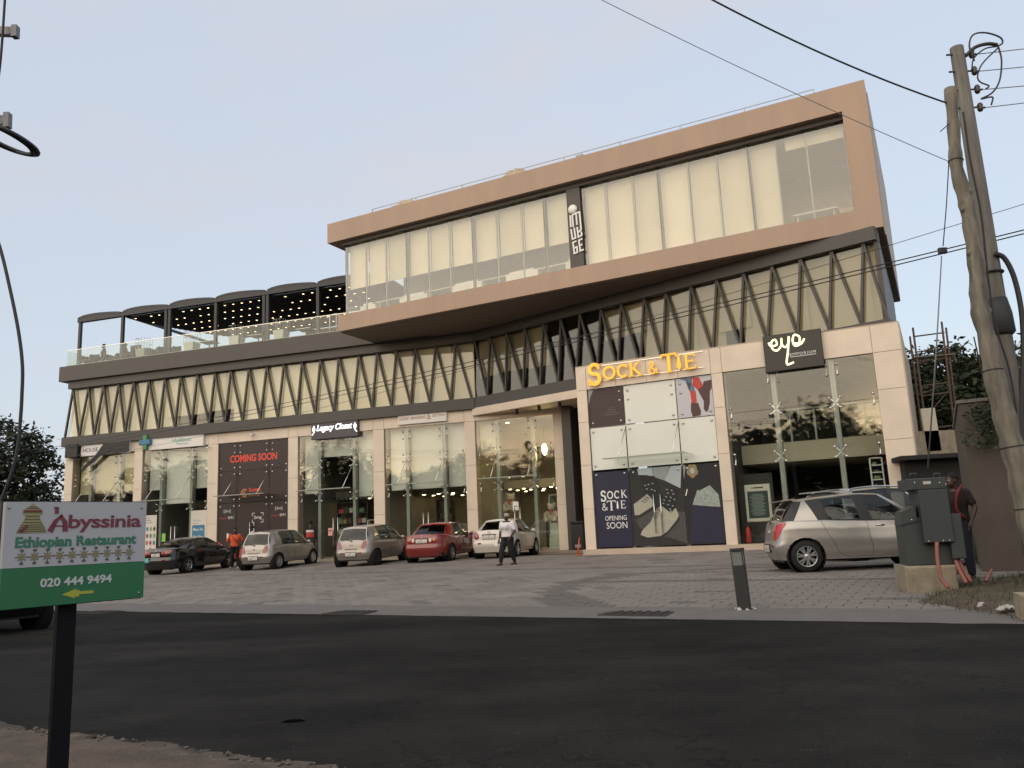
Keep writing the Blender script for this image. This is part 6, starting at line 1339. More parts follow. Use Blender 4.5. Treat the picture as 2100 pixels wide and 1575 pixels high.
for k in range(10):
    u = (.12+.084*k)*wS; v = .465*hS+.004; r_ = .022*wS
    mb.add([(u+r_*math.cos(R(t)), 0, v+r_*math.sin(R(t))) for t in range(0, 360, 45)], [tuple(range(8))])
mb.build('pattern_flowers', sg_t, e)['kind'] = 'stuff'
mb = MB(M @ Matrix.Translation((0, -.0140, zb_)))
for k in range(10):
    u = (.12+.084*k)*wS; v = .465*hS+.004
    for t in range(8):
        a = R(45*t); l1, l2 = .024*wS, (.042 if t % 2 == 0 else .033)*wS; ribbon(mb, [(u+l1*math.cos(a), v+l1*math.sin(a)), (u+l2*math.cos(a), v+l2*math.sin(a))], .006*wS, .0004)
    for t in (1, 3): a = R(90*t); x_, z_ = u+.042*wS*math.cos(a), v+.045*wS*math.sin(a); ribbon(mb, [(x_-.012*wS, z_), (x_+.012*wS, z_)], .012*wS, .0004)
mb.build('pattern_rays', sg_k, e)['kind'] = 'stuff'
mb = MB(M @ Matrix.Translation((0, -.0135, zb_))); mb.add([(a*wS, 0, b*hS) for a, b in ((.40, .095), (.50, .145), (.495, .125), (.52, .13), (.52, .115), (.62, .112), (.62, .085), (.52, .085), (.52, .065), (.49, .065), (.49, .05))], [tuple(range(11))]); mb.build('arrow', sg_y, e)
for u, v in ((.96, .94), (.5, .655), (.02, .945), (.96, .05)): mb = MB(M @ Matrix.Translation(q(u, v))); mb.lathe([(0, -.003), (.004, -.002), (.005, .002)], 8, axis='y'); mb.build('rivet', fin_m, e)

# bollard light
b0 = ground_at(1527, 1249); b0.z = zg(b0.x, b0.y)
M = Matrix.Translation(b0) @ Matrix.Rotation(R(-24), 4, 'Z') @ Matrix.Rotation(R(-2.2), 4, 'Y'); e = empty('bollard_light', M, 'leaning square black bollard light at the edge of the forecourt', 'bollard')
bol = mat('bollard_grey', (.028, .03, .03), .5, var=.15, vscale=8); hb = .86; w2 = .085
mb = MB(M); mb.bev(-w2, w2, -w2, w2, 0, .62, .006); mb.build('shaft', bol, e)
for sx in (-1, 1):
    for sy in (-1, 1): mb = MB(M); mb.box(sx*w2-.014*(sx > 0)*1-.0*(sx < 0), sx*w2+.014*(sx < 0), sy*w2-.014*(sy > 0), sy*w2+.014*(sy < 0), .62, .82); mb.build('corner_post', bol, e)
mb = MB(M); mb.box(-.066, .066, -.066, .066, .62, .82); mb.build('lens', mat('lens_milky', (.20, .21, .20), .3), e)
mb = MB(M); mb.bev(-w2-.005, w2+.005, -w2-.005, w2+.005, .82, .86, .006); mb.build('cap', bol, e)
mb = MB(M); mb.box(-.11, .11, -.11, .11, -.01, .012); mb.build('base_plate', bol, e)
rv = random.Random(5)
mb = MB(Matrix.Translation(b0))
for k in range(9):
    a = rv.uniform(0, 6.28); r_ = rv.uniform(.10, .17); x_, y_ = r_*math.cos(a), r_*math.sin(a); s_ = rv.uniform(.02, .045); mb.add([(x_-s_, y_-s_, .0), (x_+s_, y_-s_*.6, .0), (x_+s_*.5, y_+s_, .0), (x_-s_*.2, y_, rv.uniform(.02, .045))], [(0, 1, 3), (1, 2, 3), (2, 0, 3), (0, 2, 1)])
tag(mb.build('broken_concrete', mat('broken_white', (.52, .48, .44), .9, var=.2, vscale=30)), 'broken pale concrete crumbs round the foot of the bollard', 'rubble', kind='stuff')
# drain grates
grate_m = mat('grate_iron', (.05, .045, .04), .8, var=.2, vscale=20); hole_m = mat('drain_hole', (.004, .004, .004), 1)
for x, y, w_, lab in ((1307, 1257, 1.05, 'iron drain grate with slots in front of the projecting shops'), (722, 1254, .95, 'iron drain grate in the road edge strip below the second hatchback'), (205, 1253, 1.0, 'iron drain grate in the road edge strip beside the restaurant sign')):
    P = onz(x, y, .03); z = zg(P.x, P.y)+.008; M = Matrix.Translation((P.x, P.y, z)) @ Matrix.Rotation(-ROAD.a, 4, 'Z'); e = empty('drain_grate', M, lab, 'grate', 'drain grates along the road edge')
    mb = MB(M); mb.box(-w_/2, w_/2, -.26, .26, -.02, .004); mb.build('frame', grate_m, e)
    for k in range(7): xx = -w_/2+.09+k*(w_-.18)/6; mb = MB(M); mb.prism([(xx-.03, -.2, .0), (xx+.03, -.2, .0), (xx+.06, .2, .0), (xx, .2, 0)], (0, 0, .0065)); mb.build('slot', hole_m, e)
    for k in range(6): xx = -w_/2+.09+(k+.5)*(w_-.18)/6; mb = MB(M); mb.prism([(xx-.028, -.22, .004), (xx+.028, -.22, .004), (xx+.058, .22, .004), (xx+.002, .22, .004)], (0, 0, .012)); mb.build('bar', grate_m, e)
# switch cabinet on a concrete block
TP = Plane(ground_at(1905, 1216), 14); tz = zg(TP.o.x, TP.o.y)
M = TP.M @ Matrix.Translation((0, 0, tz)); e = empty('electrical_cabinet', M, 'dark green-grey electrical switch cabinet on a concrete block', 'electrical cabinet')
cabm = mat('cabinet_greygreen', (.040, .048, .046), .55, var=.12, vscale=5); conc = mat('concrete_stained', (.27, .23, .165), .9, var=.35, vscale=4, bump=.35, bscale=40); lbl = mat('cabinet_label', (.5, .48, .44), .6)
def tbox(nm, x0, x1, y0, y1, d0, d1, m_=None, par=None, bv=.012): s0, s1, z0, z1 = onplane_box(TP, x0, x1, y0, y1, d0); mb = MB(TP.M); mb.bev(s0, s1, d0, d1, z0, z1, bv); return mb.build(nm, m_ or cabm, par or e)
s0, s1, z0, z1 = onplane_box(TP, 1858, 1966, 1160, 1222, 0); mb = MB(TP.M); mb.bev(s0, s1, 0, .8, z0-.25, z1, .03); tag(mb.build('concrete_block', conc), 'stained cream concrete block under the electrical cabinet', 'concrete block')
tbox('rear_tank', 1856, 1958, 1060, 1159, .12, .72); up = tbox('upper_housing', 1882, 1944, 1000, 1062, .10, .66); tbox('front_box', 1890, 1951, 1003, 1113, -.02, .11); tbox('cable_box', 1948, 1977, 1053, 1146, .02, .45)
tbox('top_flange', 1859, 1942, 980, 1004, .04, .70)
s0, s1, z0, z1 = onplane_box(TP, 1846, 1880, 1046, 1076, .1); mb = MB(TP.M); mb.prism([(s0, .10, z0), (s1, .10, z0+.05), (s1, .10, z1+.06), (s0+.03, .10, z1-.02)], (0, .5, 0)); recalc(mb.build('side_duct', cabm, e))
for x, y in ((1876, 990), (1927, 990), (1940, 993), (1870, 1066), (1905, 1110), (1935, 1109), (1948, 1108)): s_, z_ = TP.hit(x, y, -.03); mb = MB(TP.M @ Matrix.Translation((s_, -.025, z_))); mb.ball((0, 0, 0), .012, .01, .012, 8, 6); mb.build('bolt', steel, e)
tbox('name_plate', 1893, 1909, 987, 993, .03, .04, lbl, None, .001)
for x in (1873, 1922): s_, z_ = TP.hit(x, 978, .3); mb = MB(TP.M @ Matrix.Translation((s_, .3, z_-.02))); mb.tube([(-.04, 0, 0), (-.04, 0, .07), (.04, 0, .07), (.04, 0, 0)], .012, 6); mb.build('lifting_lug', cabm, e)
cable_m = mat('orange_conduit', (.27, .105, .08), .6, var=.15, vscale=15)
for pts_, r_, lab in (([(1921, 1112, -.04), (1923, 1150, -.08), (1930, 1185, -.12), (1945, 1206, -.16)], .028, 'thick orange conduit dropping from the front box of the cabinet'), ([(1958, 1145, .1), (1968, 1170, .02), (1982, 1196, -.05)], .03, 'left one of two orange conduits from the cable box'), ([(1964, 1145, .14), (1976, 1170, .1), (1992, 1194, .05)], .03, 'right one of two orange conduits from the cable box'), ([(2034, 1168, .3), (2028, 1180, .25), (2021, 1192, .2)], .022, 'short orange conduit stub sticking out of the dirt')):
    P3 = []
    for x, y, d in pts_: s_, z_ = TP.hit(x, y, d); P3.append(TP.W(s_, d, z_))
    mb = MB(); mb.tube(smooth_path(P3), r_, 10); tag(mb.build('orange_conduit', cable_m), lab, 'conduit', 'orange conduits')
# dirt mound at the right with grass and litter
rv = random.Random(11); V = []; Fq = []; nx, ny = 46, 30
c00, c10, c11, c01 = [ground_at(x, y) for x, y in ((1862, 1238), (2130, 1285), (2330, 1178), (1965, 1192))]
for i in range(nx+1):
    for j_ in range(ny+1):
        a = c00.lerp(c10, i/nx); b = c01.lerp(c11, i/nx); P = a.lerp(b, j_/ny); ed = min(i, nx-i, j_, ny-j_); hgt = min(1, ed/6)*(.05+.30*(i/nx)**1.5*(j_/ny))+rv.uniform(-.012, .012)*(ed > 0)
        V.append((P.x+rv.uniform(-.02, .02), P.y+rv.uniform(-.02, .02), zg(P.x, P.y)-.02+hgt))
for i in range(nx):
    for j_ in range(ny): a = i*(ny+1)+j_; Fq.append((a, a+ny+1, a+ny+2, a+1))
mb = MB(); mb.smooth = True; mb.add(V, Fq); mound = tag(mb.build('dirt_mound', dirt_m), 'brown dirt bank with weeds at the right edge below the poles', kind='structure'); recalc(mound)
grass_m = mat('weed_green', (.05, .075, .022), .9, var=.4, vscale=3)
mb = MB()
for k in range(2600):
    i = rv.random(); j_ = rv.random()
    if rv.random() > (.15+.9*abs(math.sin(i*9+j_*5))*(j_**.7)): continue
    a = c00.lerp(c10, i); b = c01.lerp(c11, i); P = a.lerp(b, j_); z = zg(P.x, P.y)+min(1, min(i, 1-i, j_, 1-j_)*6)*(.05+.30*i**1.5*j_)-.03; hh_ = rv.uniform(.03, .11); an = rv.uniform(0, 6.28); dx, dy = math.cos(an)*.008, math.sin(an)*.008; lx, ly = rv.uniform(-.04, .04), rv.uniform(-.04, .04)
    mb.add([(P.x-dx, P.y-dy, z), (P.x+dx, P.y+dy, z), (P.x+lx, P.y+ly, z+hh_)], [(0, 1, 2)])
tag(mb.build('grass', grass_m), 'thin weeds growing on the dirt bank', 'grass', kind='stuff')
lit_m = mat('litter_white', (.42, .40, .38), .7)
for x, y, s_, lab in ((2012, 1231, .055, 'small crumpled white litter on the dirt bank, left of the larger piece'), (2062, 1235, .10, 'large crumpled white plastic litter near the right edge'), (1982, 1201, .045, 'white litter scrap by the orange conduits')):
    P = onz(x, y, .17); P.z = .1+.05; mb = MB(Matrix.Translation((P.x, P.y, zg(P.x, P.y)+.05))); V = []; n_ = 7
    for i in range(n_):
        for j_ in range(n_): V.append(((i/(n_-1)-.5)*2*s_, (j_/(n_-1)-.5)*1.2*s_, rv.uniform(0, .06) if 0 < i < n_-1 else .0))
    mb.add(V, [(i*n_+j_, (i+1)*n_+j_, (i+1)*n_+j_+1, i*n_+j_+1) for i in range(n_-1) for j_ in range(n_-1)]); tag(mb.build('litter', lit_m), lab, 'litter', 'litter on the dirt bank')
P = onz(2094, 1238, .2); mb = MB(Matrix.Translation((P.x+.12, P.y, zg(P.x, P.y))) @ Matrix.Rotation(R(-20), 4, 'Z')); mb.bev(-.14, .3, -.12, .2, 0, .3, .03); tag(mb.build('stone_block', conc), 'cream stone block cut by the right edge of the picture', 'stone block')
# dark rendered wall behind the poles
WP = Plane(onY(2005, 1150, 14.6), 27); s0, s1, z0, z1 = onplane_box(WP, 1974, 2100, 826, 1188, 0)
e = empty('boundary_wall', WP.M, 'tall plain brown-grey rendered wall behind the poles at right', 'wall'); wz = WP.Z(1975, 827)
mb = MB(WP.M); mb.bev(WP.S(1990, 1000), 9, 0, 5, .0, wz, .02); mb.build('wall_face', mat('brown_render', (.085, .07, .056), .85, var=.18, vscale=1.5, bump=.1), e); mb = MB(WP.M); mb.box(WP.S(1990, 1000)-.03, 9.03, -.03, 5.03, wz+.001, wz+.06); mb.build('coping', mat('coping_grey', (.16, .14, .12), .85, var=.2), e)
# utility poles
pole_m = mat('pole_concrete', (.135, .125, .108), .9, var=.45, vscale=10, bump=.8, bscale=40, streak=.1); wood_m = mat('pole_wood', (.165, .150, .118), .9, var=.55, vscale=9, bump=1.0, bscale=26, streak=.12); iron = mat('iron_dark', (.03, .03, .032), .6); wire_k = mat('wire_black', (.015, .015, .017), .6); alu = mat('wire_alu', (.22, .22, .23), .5, metal=.4); porc = mat('insulator_brown', (.05, .035, .03), .3)
PY = 12.4; pb = onY(2017, 450, PY); ptop = onY(1962, 98, PY).z
M = Matrix.Translation((pb.x, pb.y, 0)); e = empty('utility_pole', M, 'tall straight concrete utility pole with insulators at its top right', 'utility pole')
mb = MB(M); mb.tube([(0, 0, -.2), (0, 0, 3), (0, 0, ptop)], [.17, .15, .105], 14); mb.build('shaft', pole_m, e)
insP = []
for y, ln in ((112, .16), (147, .17), (185, .15), (222, .14)):
    z = onY(1990, y, PY).z; mb = MB(M); mb.bar((-.2, -.02, z), (.2, -.02, z), .02, .025); br = mb.build('bracket', iron, e); mb = MB(M); mb.lathe([(.0, -.07), (.03, -.07), (.05, -.03), (.035, 0), (.05, .03), (.03, .07), (0, .07)], 12, (.22, -.02, z)); mb.cyl((.2, -.02, z), (.30, -.02, z-.01), .018, 8); mb.build('insulator', porc, br); insP.append(Vector((pb.x+.30, pb.y-.02, z-.01)))
for z in (onY(2030, 560, PY).z, onY(2035, 640, PY).z, onY(2035, 680, PY).z): mb = MB(M); mb.tube([(.155*math.cos(a), .155*math.sin(a), z) for a in [2*math.pi*k/14 for k in range(14)]], .02, 6, True); mb.build('strap_band', iron, e)
mb = MB(M); zq = onY(2035, 690, PY).z; mb.lathe([(.15, zq), (.2, zq+.05), (.19, zq+.35), (.15, zq+.6)], 12); mb.build('cable_wrap', iron, e)
for lab, pts_, r_ in (('black cable looping high above the pole top', [(1998, 125), (1988, 95), (1995, 72), (2020, 67), (2050, 76), (2056, 88), (2045, 95)], .014), ('thick black cable arching from the pole top insulator', [(1980, 115), (2000, 97), (2025, 90), (2045, 92)], .03), ('grey cable drooping from the arch down past the second insulator', [(2048, 95), (2020, 100), (1997, 120), (1993, 145)], .012), ('pale cable curving from the arch to the third insulator', [(2048, 97), (2015, 130), (2005, 155), (2010, 168), (2028, 176), (2022, 182)], .012), ('grey cable curving from the arch down to the lowest insulator', [(2048, 97), (2054, 125), (2050, 165), (2035, 190), (2012, 203), (2035, 199), (2033, 215)], .014)):
    mb = MB(); mb.tube(smooth_path([onY(x, y, PY-.05) for x, y in pts_], 5), r_, 8); tag(mb.build('loose_cable', iron), lab, 'cable', 'loose cables at the pole top')
# crooked prop pole
Q = [(1948, 182, 12), (1954, 240, 12), (1958, 300, 13), (1962, 345, 13.5), (1975, 395, 14), (1984, 430, 14.5), (1992, 480, 14), (2002, 540, 16), (2007, 600, 17), (2010, 640, 17), (2026, 700, 17), (2036, 760, 18.5), (2054, 830, 20), (2070, 895, 21), (2088, 960, 22), (2102, 1020, 23), (2120, 1090, 24), (2138, 1160, 25), (2150, 1210, 26)]
p3 = [onY(x, y, PY-.5-.35*(k/18)) for k, (x, y, r_) in enumerate(Q)]; rr_ = [r_*PY/FPX*.97 for x, y, r_ in Q]
M = Matrix.Translation((p3[-1].x, p3[-1].y, p3[-1].z)); e = empty('prop_pole', M, 'crooked pale tree trunk pole leaning beside the utility pole', 'pole'); mb = MB(); path = smooth_path(p3, 3); rp = []
for k in range(len(path)): q_ = k/3; i = min(int(q_), 17); rp.append((rr_[i]+(rr_[i+1]-rr_[i])*(q_-i))*(1+.10*math.sin(k*1.9)))
mb.tube(path, rp, 14); mb.build('trunk', wood_m, e)
for k in (8, 33, 40, 46): mb = MB(); c_ = path[k]; d_ = (path[k+1]-path[k-1]).normalized(); x_ = d_.cross(Vector((0, 1, 0))).normalized(); y_ = d_.cross(x_); mb.tube([c_+(x_*math.cos(a)+y_*math.sin(a))*(rp[k]+.004) for a in [2*math.pi*t/14 for t in range(14)]], .009, 5, True); mb.build('wire_binding', iron, e)
for k, s_ in ((12, 1), (20, -1), (27, 1), (15, -1)): mb = MB(); c_ = path[k]; mb.ball((c_.x+s_*rp[k]*.8, c_.y-.03, c_.z), .05, .05, .06, 8, 6); mb.build('knot', wood_m, e)
# wires
def wire(lab, a, b, sag, r_, m_=None, n=24, group='overhead wires'):
    a, b = Vector(a), Vector(b); pts_ = [a.lerp(b, k/n)-Vector((0, 0, sag*4*(k/n)*(1-k/n))) for k in range(n+1)]
    mb = MB(); mb.tube(pts_, r_, 5); return tag(mb.build('overhead_wire', m_ or wire_k), lab, 'wire', group)
for k, (p_, y) in enumerate(zip(insP, (99, 136, 175, 210))):
    wire(('topmost of four wires leaving the pole to the right', 'second from top of four wires leaving the pole to the right', 'third from top of four wires leaving the pole to the right', 'lowest of four wires leaving the pole to the right')[k], p_, p_+(onY(2100, y, PY)-p_)*6, .02, .008, alu)
wire('thick black cable from the top of the picture down to the prop pole', onY(1200, -150, 10.2), onY(1950, 214, PY-.5), .22, .014)
wire('thin grey wire passing in front of the copper box to the prop pole', onY(1050, -95, 11), onY(1962, 338, PY-.5), .10, .006, alu)
wire('upper of the two close black wires crossing in front of the zigzag storey', onY(2400, 398, 11), onY(60, 924, 47), .35, .011)
wire('lower of the two close black wires crossing in front of the zigzag storey', onY(2400, 405, 11.02), onY(60, 929, 47), .40, .011)
wire('single thin wire below the close pair crossing the shop fronts', onY(2400, 325, 11.2), onY(60, 952, 47), .75, .006)
# guy wire with clamp
gp = [onY(1949, 275, PY-.45), onY(1941, 420, PY-.3), onY(1934, 505, PY-.2)]; gq = [onY(1931, 525, PY-.18), onY(1920, 720, PY), onY(1903, 960, PY+.35)]
e = empty('guy_wire', gq[-1], 'grey guy wire with a clamp box running down from the prop pole', 'guy wire')
mb = MB(); mb.tube(gp, .008, 6); mb.build('upper_strand', iron, e); mb = MB(); mb.tube(gq, [.009, .012, .012], 6); mb.build('lower_strand', alu, e); c_ = onY(1933, 514, PY-.19)
mb = MB(Matrix.Translation(c_)); mb.bev(-.06, .06, -.035, .035, -.045, .045, .01); mb.build('clamp_box', iron, e)
c_ = onY(1950, 262, PY-.55); mb = MB(); mb.tube([c_+Vector((.02, 0, .1)), c_+Vector((-.2, -.05, -.08))], .008, 5); tag(mb.build('loose_rod', iron), 'short thin rod sticking out left of the prop pole near its top', 'rod')
mb = MB(); mb.tube(smooth_path([onY(x, y, PY-.15) for x, y in ((2040, 520), (2060, 530), (2080, 570), (2095, 640), (2099, 720), (2096, 820), (2098, 930), (2100, 1010))]), .04, 10); tag(mb.build('black_conduit', iron), 'thick black conduit bending down beside the utility pole at right', 'conduit')
mb = MB(); mb.tube(smooth_path([onY(x, y, PY-.25) for x, y in ((1975, 230), (1990, 330), (2012, 440), (2025, 560), (2040, 660), (2070, 760), (2085, 850))]), .016, 6); tag(mb.build('pole_cable', wire_k), 'thin black cable stapled down the face of the utility pole', 'cable')
# hardware of the pole just outside the left edge
LX = onY(-70, 400, 7.0); M = Matrix.Translation((LX.x, LX.y, 0)); e = empty('utility_pole', M, 'pole at the left edge of which only two crossarm ends show', 'utility pole')
mb = MB(M); mb.tube([(0, 0, -.2), (0, 0, 6.8)], [.15, .11], 14); mb.build('shaft', pole_m, e)
galv = mat('galvanised', (.19, .195, .20), .5, metal=.3)
for x1, yc, hh_, cap in ((28, 66, 18, 22), (12, 248, 20, 28)):
    q0 = onY(-70, yc-4, 7.0); q1 = onY(x1, yc, 6.85); mb = MB(); mb.bar(q0, q1, .06, hh_*7/FPX); arm = mb.build('crossarm', galv, e)
    mb = MB(); q2 = onY(x1+4, yc-cap*.55, 6.85); q3 = onY(x1+3, yc+cap*.5, 6.85); mb.bar(q2, q3, .05, .06, (0, 1, 0)); mb.build('end_plate', galv, arm)
mb = MB()
for x0, y0, r1 in ((20, 283, 0), (24, 286, .012), (12, 279, -.01)):
    c_ = onY(x0-12, y0, 6.7); mb.tube([c_+Vector((math.cos(a)*.26, math.sin(a)*.24, -.10*math.cos(a)-.02*math.sin(a)+r1)) for a in [2*math.pi*k/28 for k in range(28)]], .018, 7, True)
tag(mb.build('cable_coil', mat('coil_grey', (.045, .05, .055), .6)), 'coil of dark cable hanging under the left crossarm', 'cable coil')
mb = MB(); mb.tube(smooth_path([onY(x, y, 6.8) for x, y in ((12, -30), (8, 30), (5, 75), (-2, 150), (-20, 260))]), .012, 6); tag(mb.build('drop_cable', wire_k), 'dark cable dropping past the upper left crossarm', 'cable')
mb = MB(); mb.tube(smooth_path([onY(x, y, 10.5) for x, y in ((-25, 440), (0, 508), (20, 590), (38, 680), (46, 750), (45, 810), (42, 860), (36, 920), (24, 970), (8, 1012), (-10, 1060))]), .022, 7); tag(mb.build('drop_cable', iron), 'thick dark cable hanging in a long curve at the left edge', 'cable')
# scaffold tower, white panel and shed behind the right corner
SX = 27.0
def sp(x, y, dd=0): return onY(x, y, SX+dd)
e = empty('scaffold_tower', Matrix.Translation((sp(1900, 950).x, SX, .4)), 'rusty scaffold tower standing behind the right corner of the building', 'scaffold'); scf = mat('scaffold_rust', (.10, .065, .045), .8, var=.3, vscale=8)
for a, b in (((1872, 672), (1912, 975)), ((1931, 660), (1968, 965)), ((1866, 690), (1902, 975)), ((1940, 672), (1975, 965))):
    dd = 0 if a[0] in (1872, 1931) else 1.3; mb = MB(); mb.cyl(sp(*a, dd), sp(*b, dd), .035, 8); mb.build('standard', scf, e)
for y0 in (690, 722, 742, 792, 812, 880, 905):
    mb = MB(); mb.cyl(sp(1874+(y0-672)*.132, y0), sp(1933+(y0-660)*.121, y0-8), .025, 8); mb.build('ledger', scf, e)
for y0 in (735, 905): mb = MB(); mb.bar(sp(1872, y0, .2), sp(1952, y0-6, .2), .5, .04); mb.build('platform', mat('scaffold_plank', (.16, .14, .11), .9), e)
for a, b in (((1880, 812), (1935, 790)), ((1888, 870), (1945, 800)), ((1893, 905), (1950, 880))): mb = MB(); mb.cyl(sp(*a, .05), sp(*b, .05), .018, 6); mb.build('brace', scf, e)
mb = MB(); mb.prism([sp(1888, 838, -1), sp(1917, 836, -1), sp(1931, 924, -1), sp(1902, 926, -1)], (0, .08, 0)); tag(recalc(mb.build('white_panel', mat('panel_cream', (.55, .5, .38), .7, var=.05))), 'pale cream sheet panel propped on the scaffold beside the building', 'panel')
mb = MB(); A_ = onY(1915, 1010, 24); mb.M = Matrix.Translation((A_.x, 24, .3)) @ Matrix.Rotation(R(-10), 4, 'Z'); mb.box(-.7, 5, 0, 4, 0, 2.55); mb.box(-.9, 5.2, -.4, 4.2, 2.56, 2.68); tag(mb.build('dark_shed', mat('shed_dark', (.018, .016, .014), .9, var=.3)), 'low dark shed between the cabinet and the rendered wall', 'shed')
mb = MB(); A_ = onY(1925, 950, 26); mb.M = Matrix.Translation((A_.x-1.0, 26, .3)); mb.box(0, 8, 0, .25, 0, 3.6); tag(mb.build('block_wall', conc), 'grey block wall behind the scaffold', 'wall')
# ================================================================== trees
leaf_d = mat('leaf_dark', (.018, .028, .012), .7, var=.5, vscale=.9); leaf_g = mat('leaf_green', (.030, .045, .018), .7, var=.5, vscale=1.2); bark = mat('bark', (.06, .045, .032), .95, var=.3, vscale=6, bump=.6, bscale=18)
def crown_mesh(mb, blobs, n, leaf, rv):
    tot = sum(b[3]*b[4]*b[5] for b in blobs)**1
    for bx_, by_, bz_, rx, ry, rz in blobs:
        m_ = int(n*(rx*ry*rz)/tot)
        clumps = []
        for _ in range(max(12, m_//22)):
            d = Vector((rv.gauss(0, 1), rv.gauss(0, 1), rv.gauss(0, 1))).normalized()*(rv.random()**.33); clumps.append(Vector((bx_+d.x*rx, by_+d.y*ry, bz_+d.z*rz)))
        for _ in range(m_):
            c_ = rv.choice(clumps); P = c_+Vector((rv.gauss(0, .5), rv.gauss(0, .5), rv.gauss(0, .38)))*leaf*3.4; s_ = leaf*rv.uniform(.6, 1.3)
            a = Vector((rv.gauss(0, 1), rv.gauss(0, 1), rv.gauss(0, .6))).normalized(); b = a.cross(Vector((rv.gauss(0, 1), rv.gauss(0, 1), rv.gauss(0, 1)))).normalized()
            mb.add([P-a*s_, P+b*s_*.45, P+a*s_, P-b*s_*.45], [(0, 1, 2, 3)])
def tree(name, label, base, h, blobs, n, leaf, seed, m_, trunk_r=.25, limbs=5):
    rv = random.Random(seed); e = empty(name, base, label, 'tree'); M = e.matrix_world
    mb = MB(M); mb.tube(smooth_path([(0, 0, -.2), (.1, .05, h*.2), (-.1, 0, h*.4), (.05, .1, h*.62)]), [trunk_r*(1-.55*k/18) for k in range(19)], 10)
    for k in range(limbs):
        b = blobs[k % len(blobs)]; s_ = Vector((0, 0, h*(.25+.3*k/limbs))); t_ = Vector((b[0], b[1], b[2]))+Vector((rv.uniform(-.3, .3)*b[3], rv.uniform(-.3, .3)*b[4], .1)); m2 = s_.lerp(t_, .5)+Vector((rv.uniform(-.3, .3), rv.uniform(-.3, .3), .4)); mb.tube(smooth_path([s_, m2, t_], 5), [trunk_r*.5*(1-.08*i) for i in range(11)], 7)
    mb.build('trunk', bark, e); cm = MB(M); crown_mesh(cm, blobs, n, leaf, rv); cm.build('crown', m_, e); return e
LT = onY(30, 1010, 52); LT.z = 0
tree('broadleaf_tree', 'large dark broadleaf tree at the left edge beside the building', LT, 10.3, [(-1.5, 0, 7.6, 3.4, 3, 2.5), (.6, 0, 6.6, 2.0, 2.4, 2.6), (1.2, .5, 4.2, 2.1, 2, 1.9), (-1.6, 0, 4.2, 3.2, 2.6, 2.2), (-4.5, 0, 6.5, 2.6, 2.6, 2.6), (2.0, 0, 3.2, 1.3, 1.4, 1.3)], 15000, .17, 1, leaf_d, .3)
b_ = onY(120, 1028, 50); b_.z = .2
e = empty('palm_tree', b_, 'small palm tree showing beside the left corner of the shops', 'tree'); mb = MB(e.matrix_world); mb.tube([(0, 0, 0), (.05, 0, 1.6), (0, 0, 3.0)], [.14, .11, .09], 8); mb.build('trunk', bark, e); rv = random.Random(8)
for k in range(11):
    a = k*2*math.pi/11+.2; mb = MB(e.matrix_world); pts_ = [(0, 0, 3.0), (.45*math.cos(a), .45*math.sin(a), 3.5), (.95*math.cos(a), .95*math.sin(a), 3.45), (1.3*math.cos(a), 1.3*math.sin(a), 3.0)]; P = smooth_path(pts_, 4); mb.tube(P, .02, 5); sd = Vector((-math.sin(a), math.cos(a), 0))
    for q_ in P[2:]:
        for s_ in (-1, 1): mb.add([q_, q_+Vector((.07*math.cos(a), .07*math.sin(a), 0)), q_+sd*s_*.30+Vector((.15*math.cos(a), .15*math.sin(a), -.18))], [(0, 1, 2)])
    mb.build('frond', leaf_g, e)
for x, y, Y, h, n, sd, lab in ((1985, 700, 34, 9.0, 12000, 21, 'leafy tree rising between the scaffold and the poles'), (1890, 715, 37, 8.6, 9000, 22, 'dark tree just behind the right corner of the building'), (2110, 690, 31, 8.0, 8000, 23, 'tree behind the utility pole at the right edge')):
    P = onY(x, 1040, Y); top = onY(x, y, Y).z; P.z = .2
    tree('broadleaf_tree', lab, P, top, [(0, 0, top*.82, 1.6, 1.6, top*.14), (-1.3, 0, top*.66, 1.7, 1.6, top*.2), (1.3, 0, top*.64, 1.8, 1.6, top*.2), (0, 0, top*.42, 2.6, 1.8, top*.24)], n, .15, sd, leaf_g, .2)
rv = random.Random(33); P = onY(2052, 860, 14.2); e = empty('climbing_shrub', P, 'scrubby climber on top of the rendered wall behind the poles', 'shrub'); mb = MB(e.matrix_world)
crown_mesh(mb, [(-.1, 0, .15, .42, .4, .32), (.4, 0, .5, .4, .4, .45), (-.3, 0, -.35, .32, .2, .22)], 1500, .05, rv); mb.build('foliage', leaf_g, e)
for k in range(5): mb = MB(e.matrix_world); a = rv.uniform(-.5, .9); mb.tube(smooth_path([(a*.3, 0, -.2), (a*.6, .05, .6), (a, .0, 1.1+.2*k % .5)]), .012, 5); mb.build('stem', bark, e)
# wooded far side of the road behind the camera: what the shop glass mirrors
rv = random.Random(61); mb = MB()
for k in range(44):
    x = -110+k*3.6; P = ROAD.W(x, -44+rv.uniform(-5, 5), 0); h = rv.uniform(7.5, 11.5)+(2.5 if k % 5 == 0 else 0); r_ = rv.uniform(3.0, 4.6)
    crown_mesh(mb, [(P.x, P.y, h-r_*.7, r_, r_, r_*.75), (P.x+rv.uniform(-2, 2), P.y, h*.40, r_*1.15, r_, h*.40)], 3200, .5, rv)
tag(mb.build('woodland', leaf_d), 'dark woodland across the road, seen mirrored in the shop glass', 'woodland', kind='stuff')

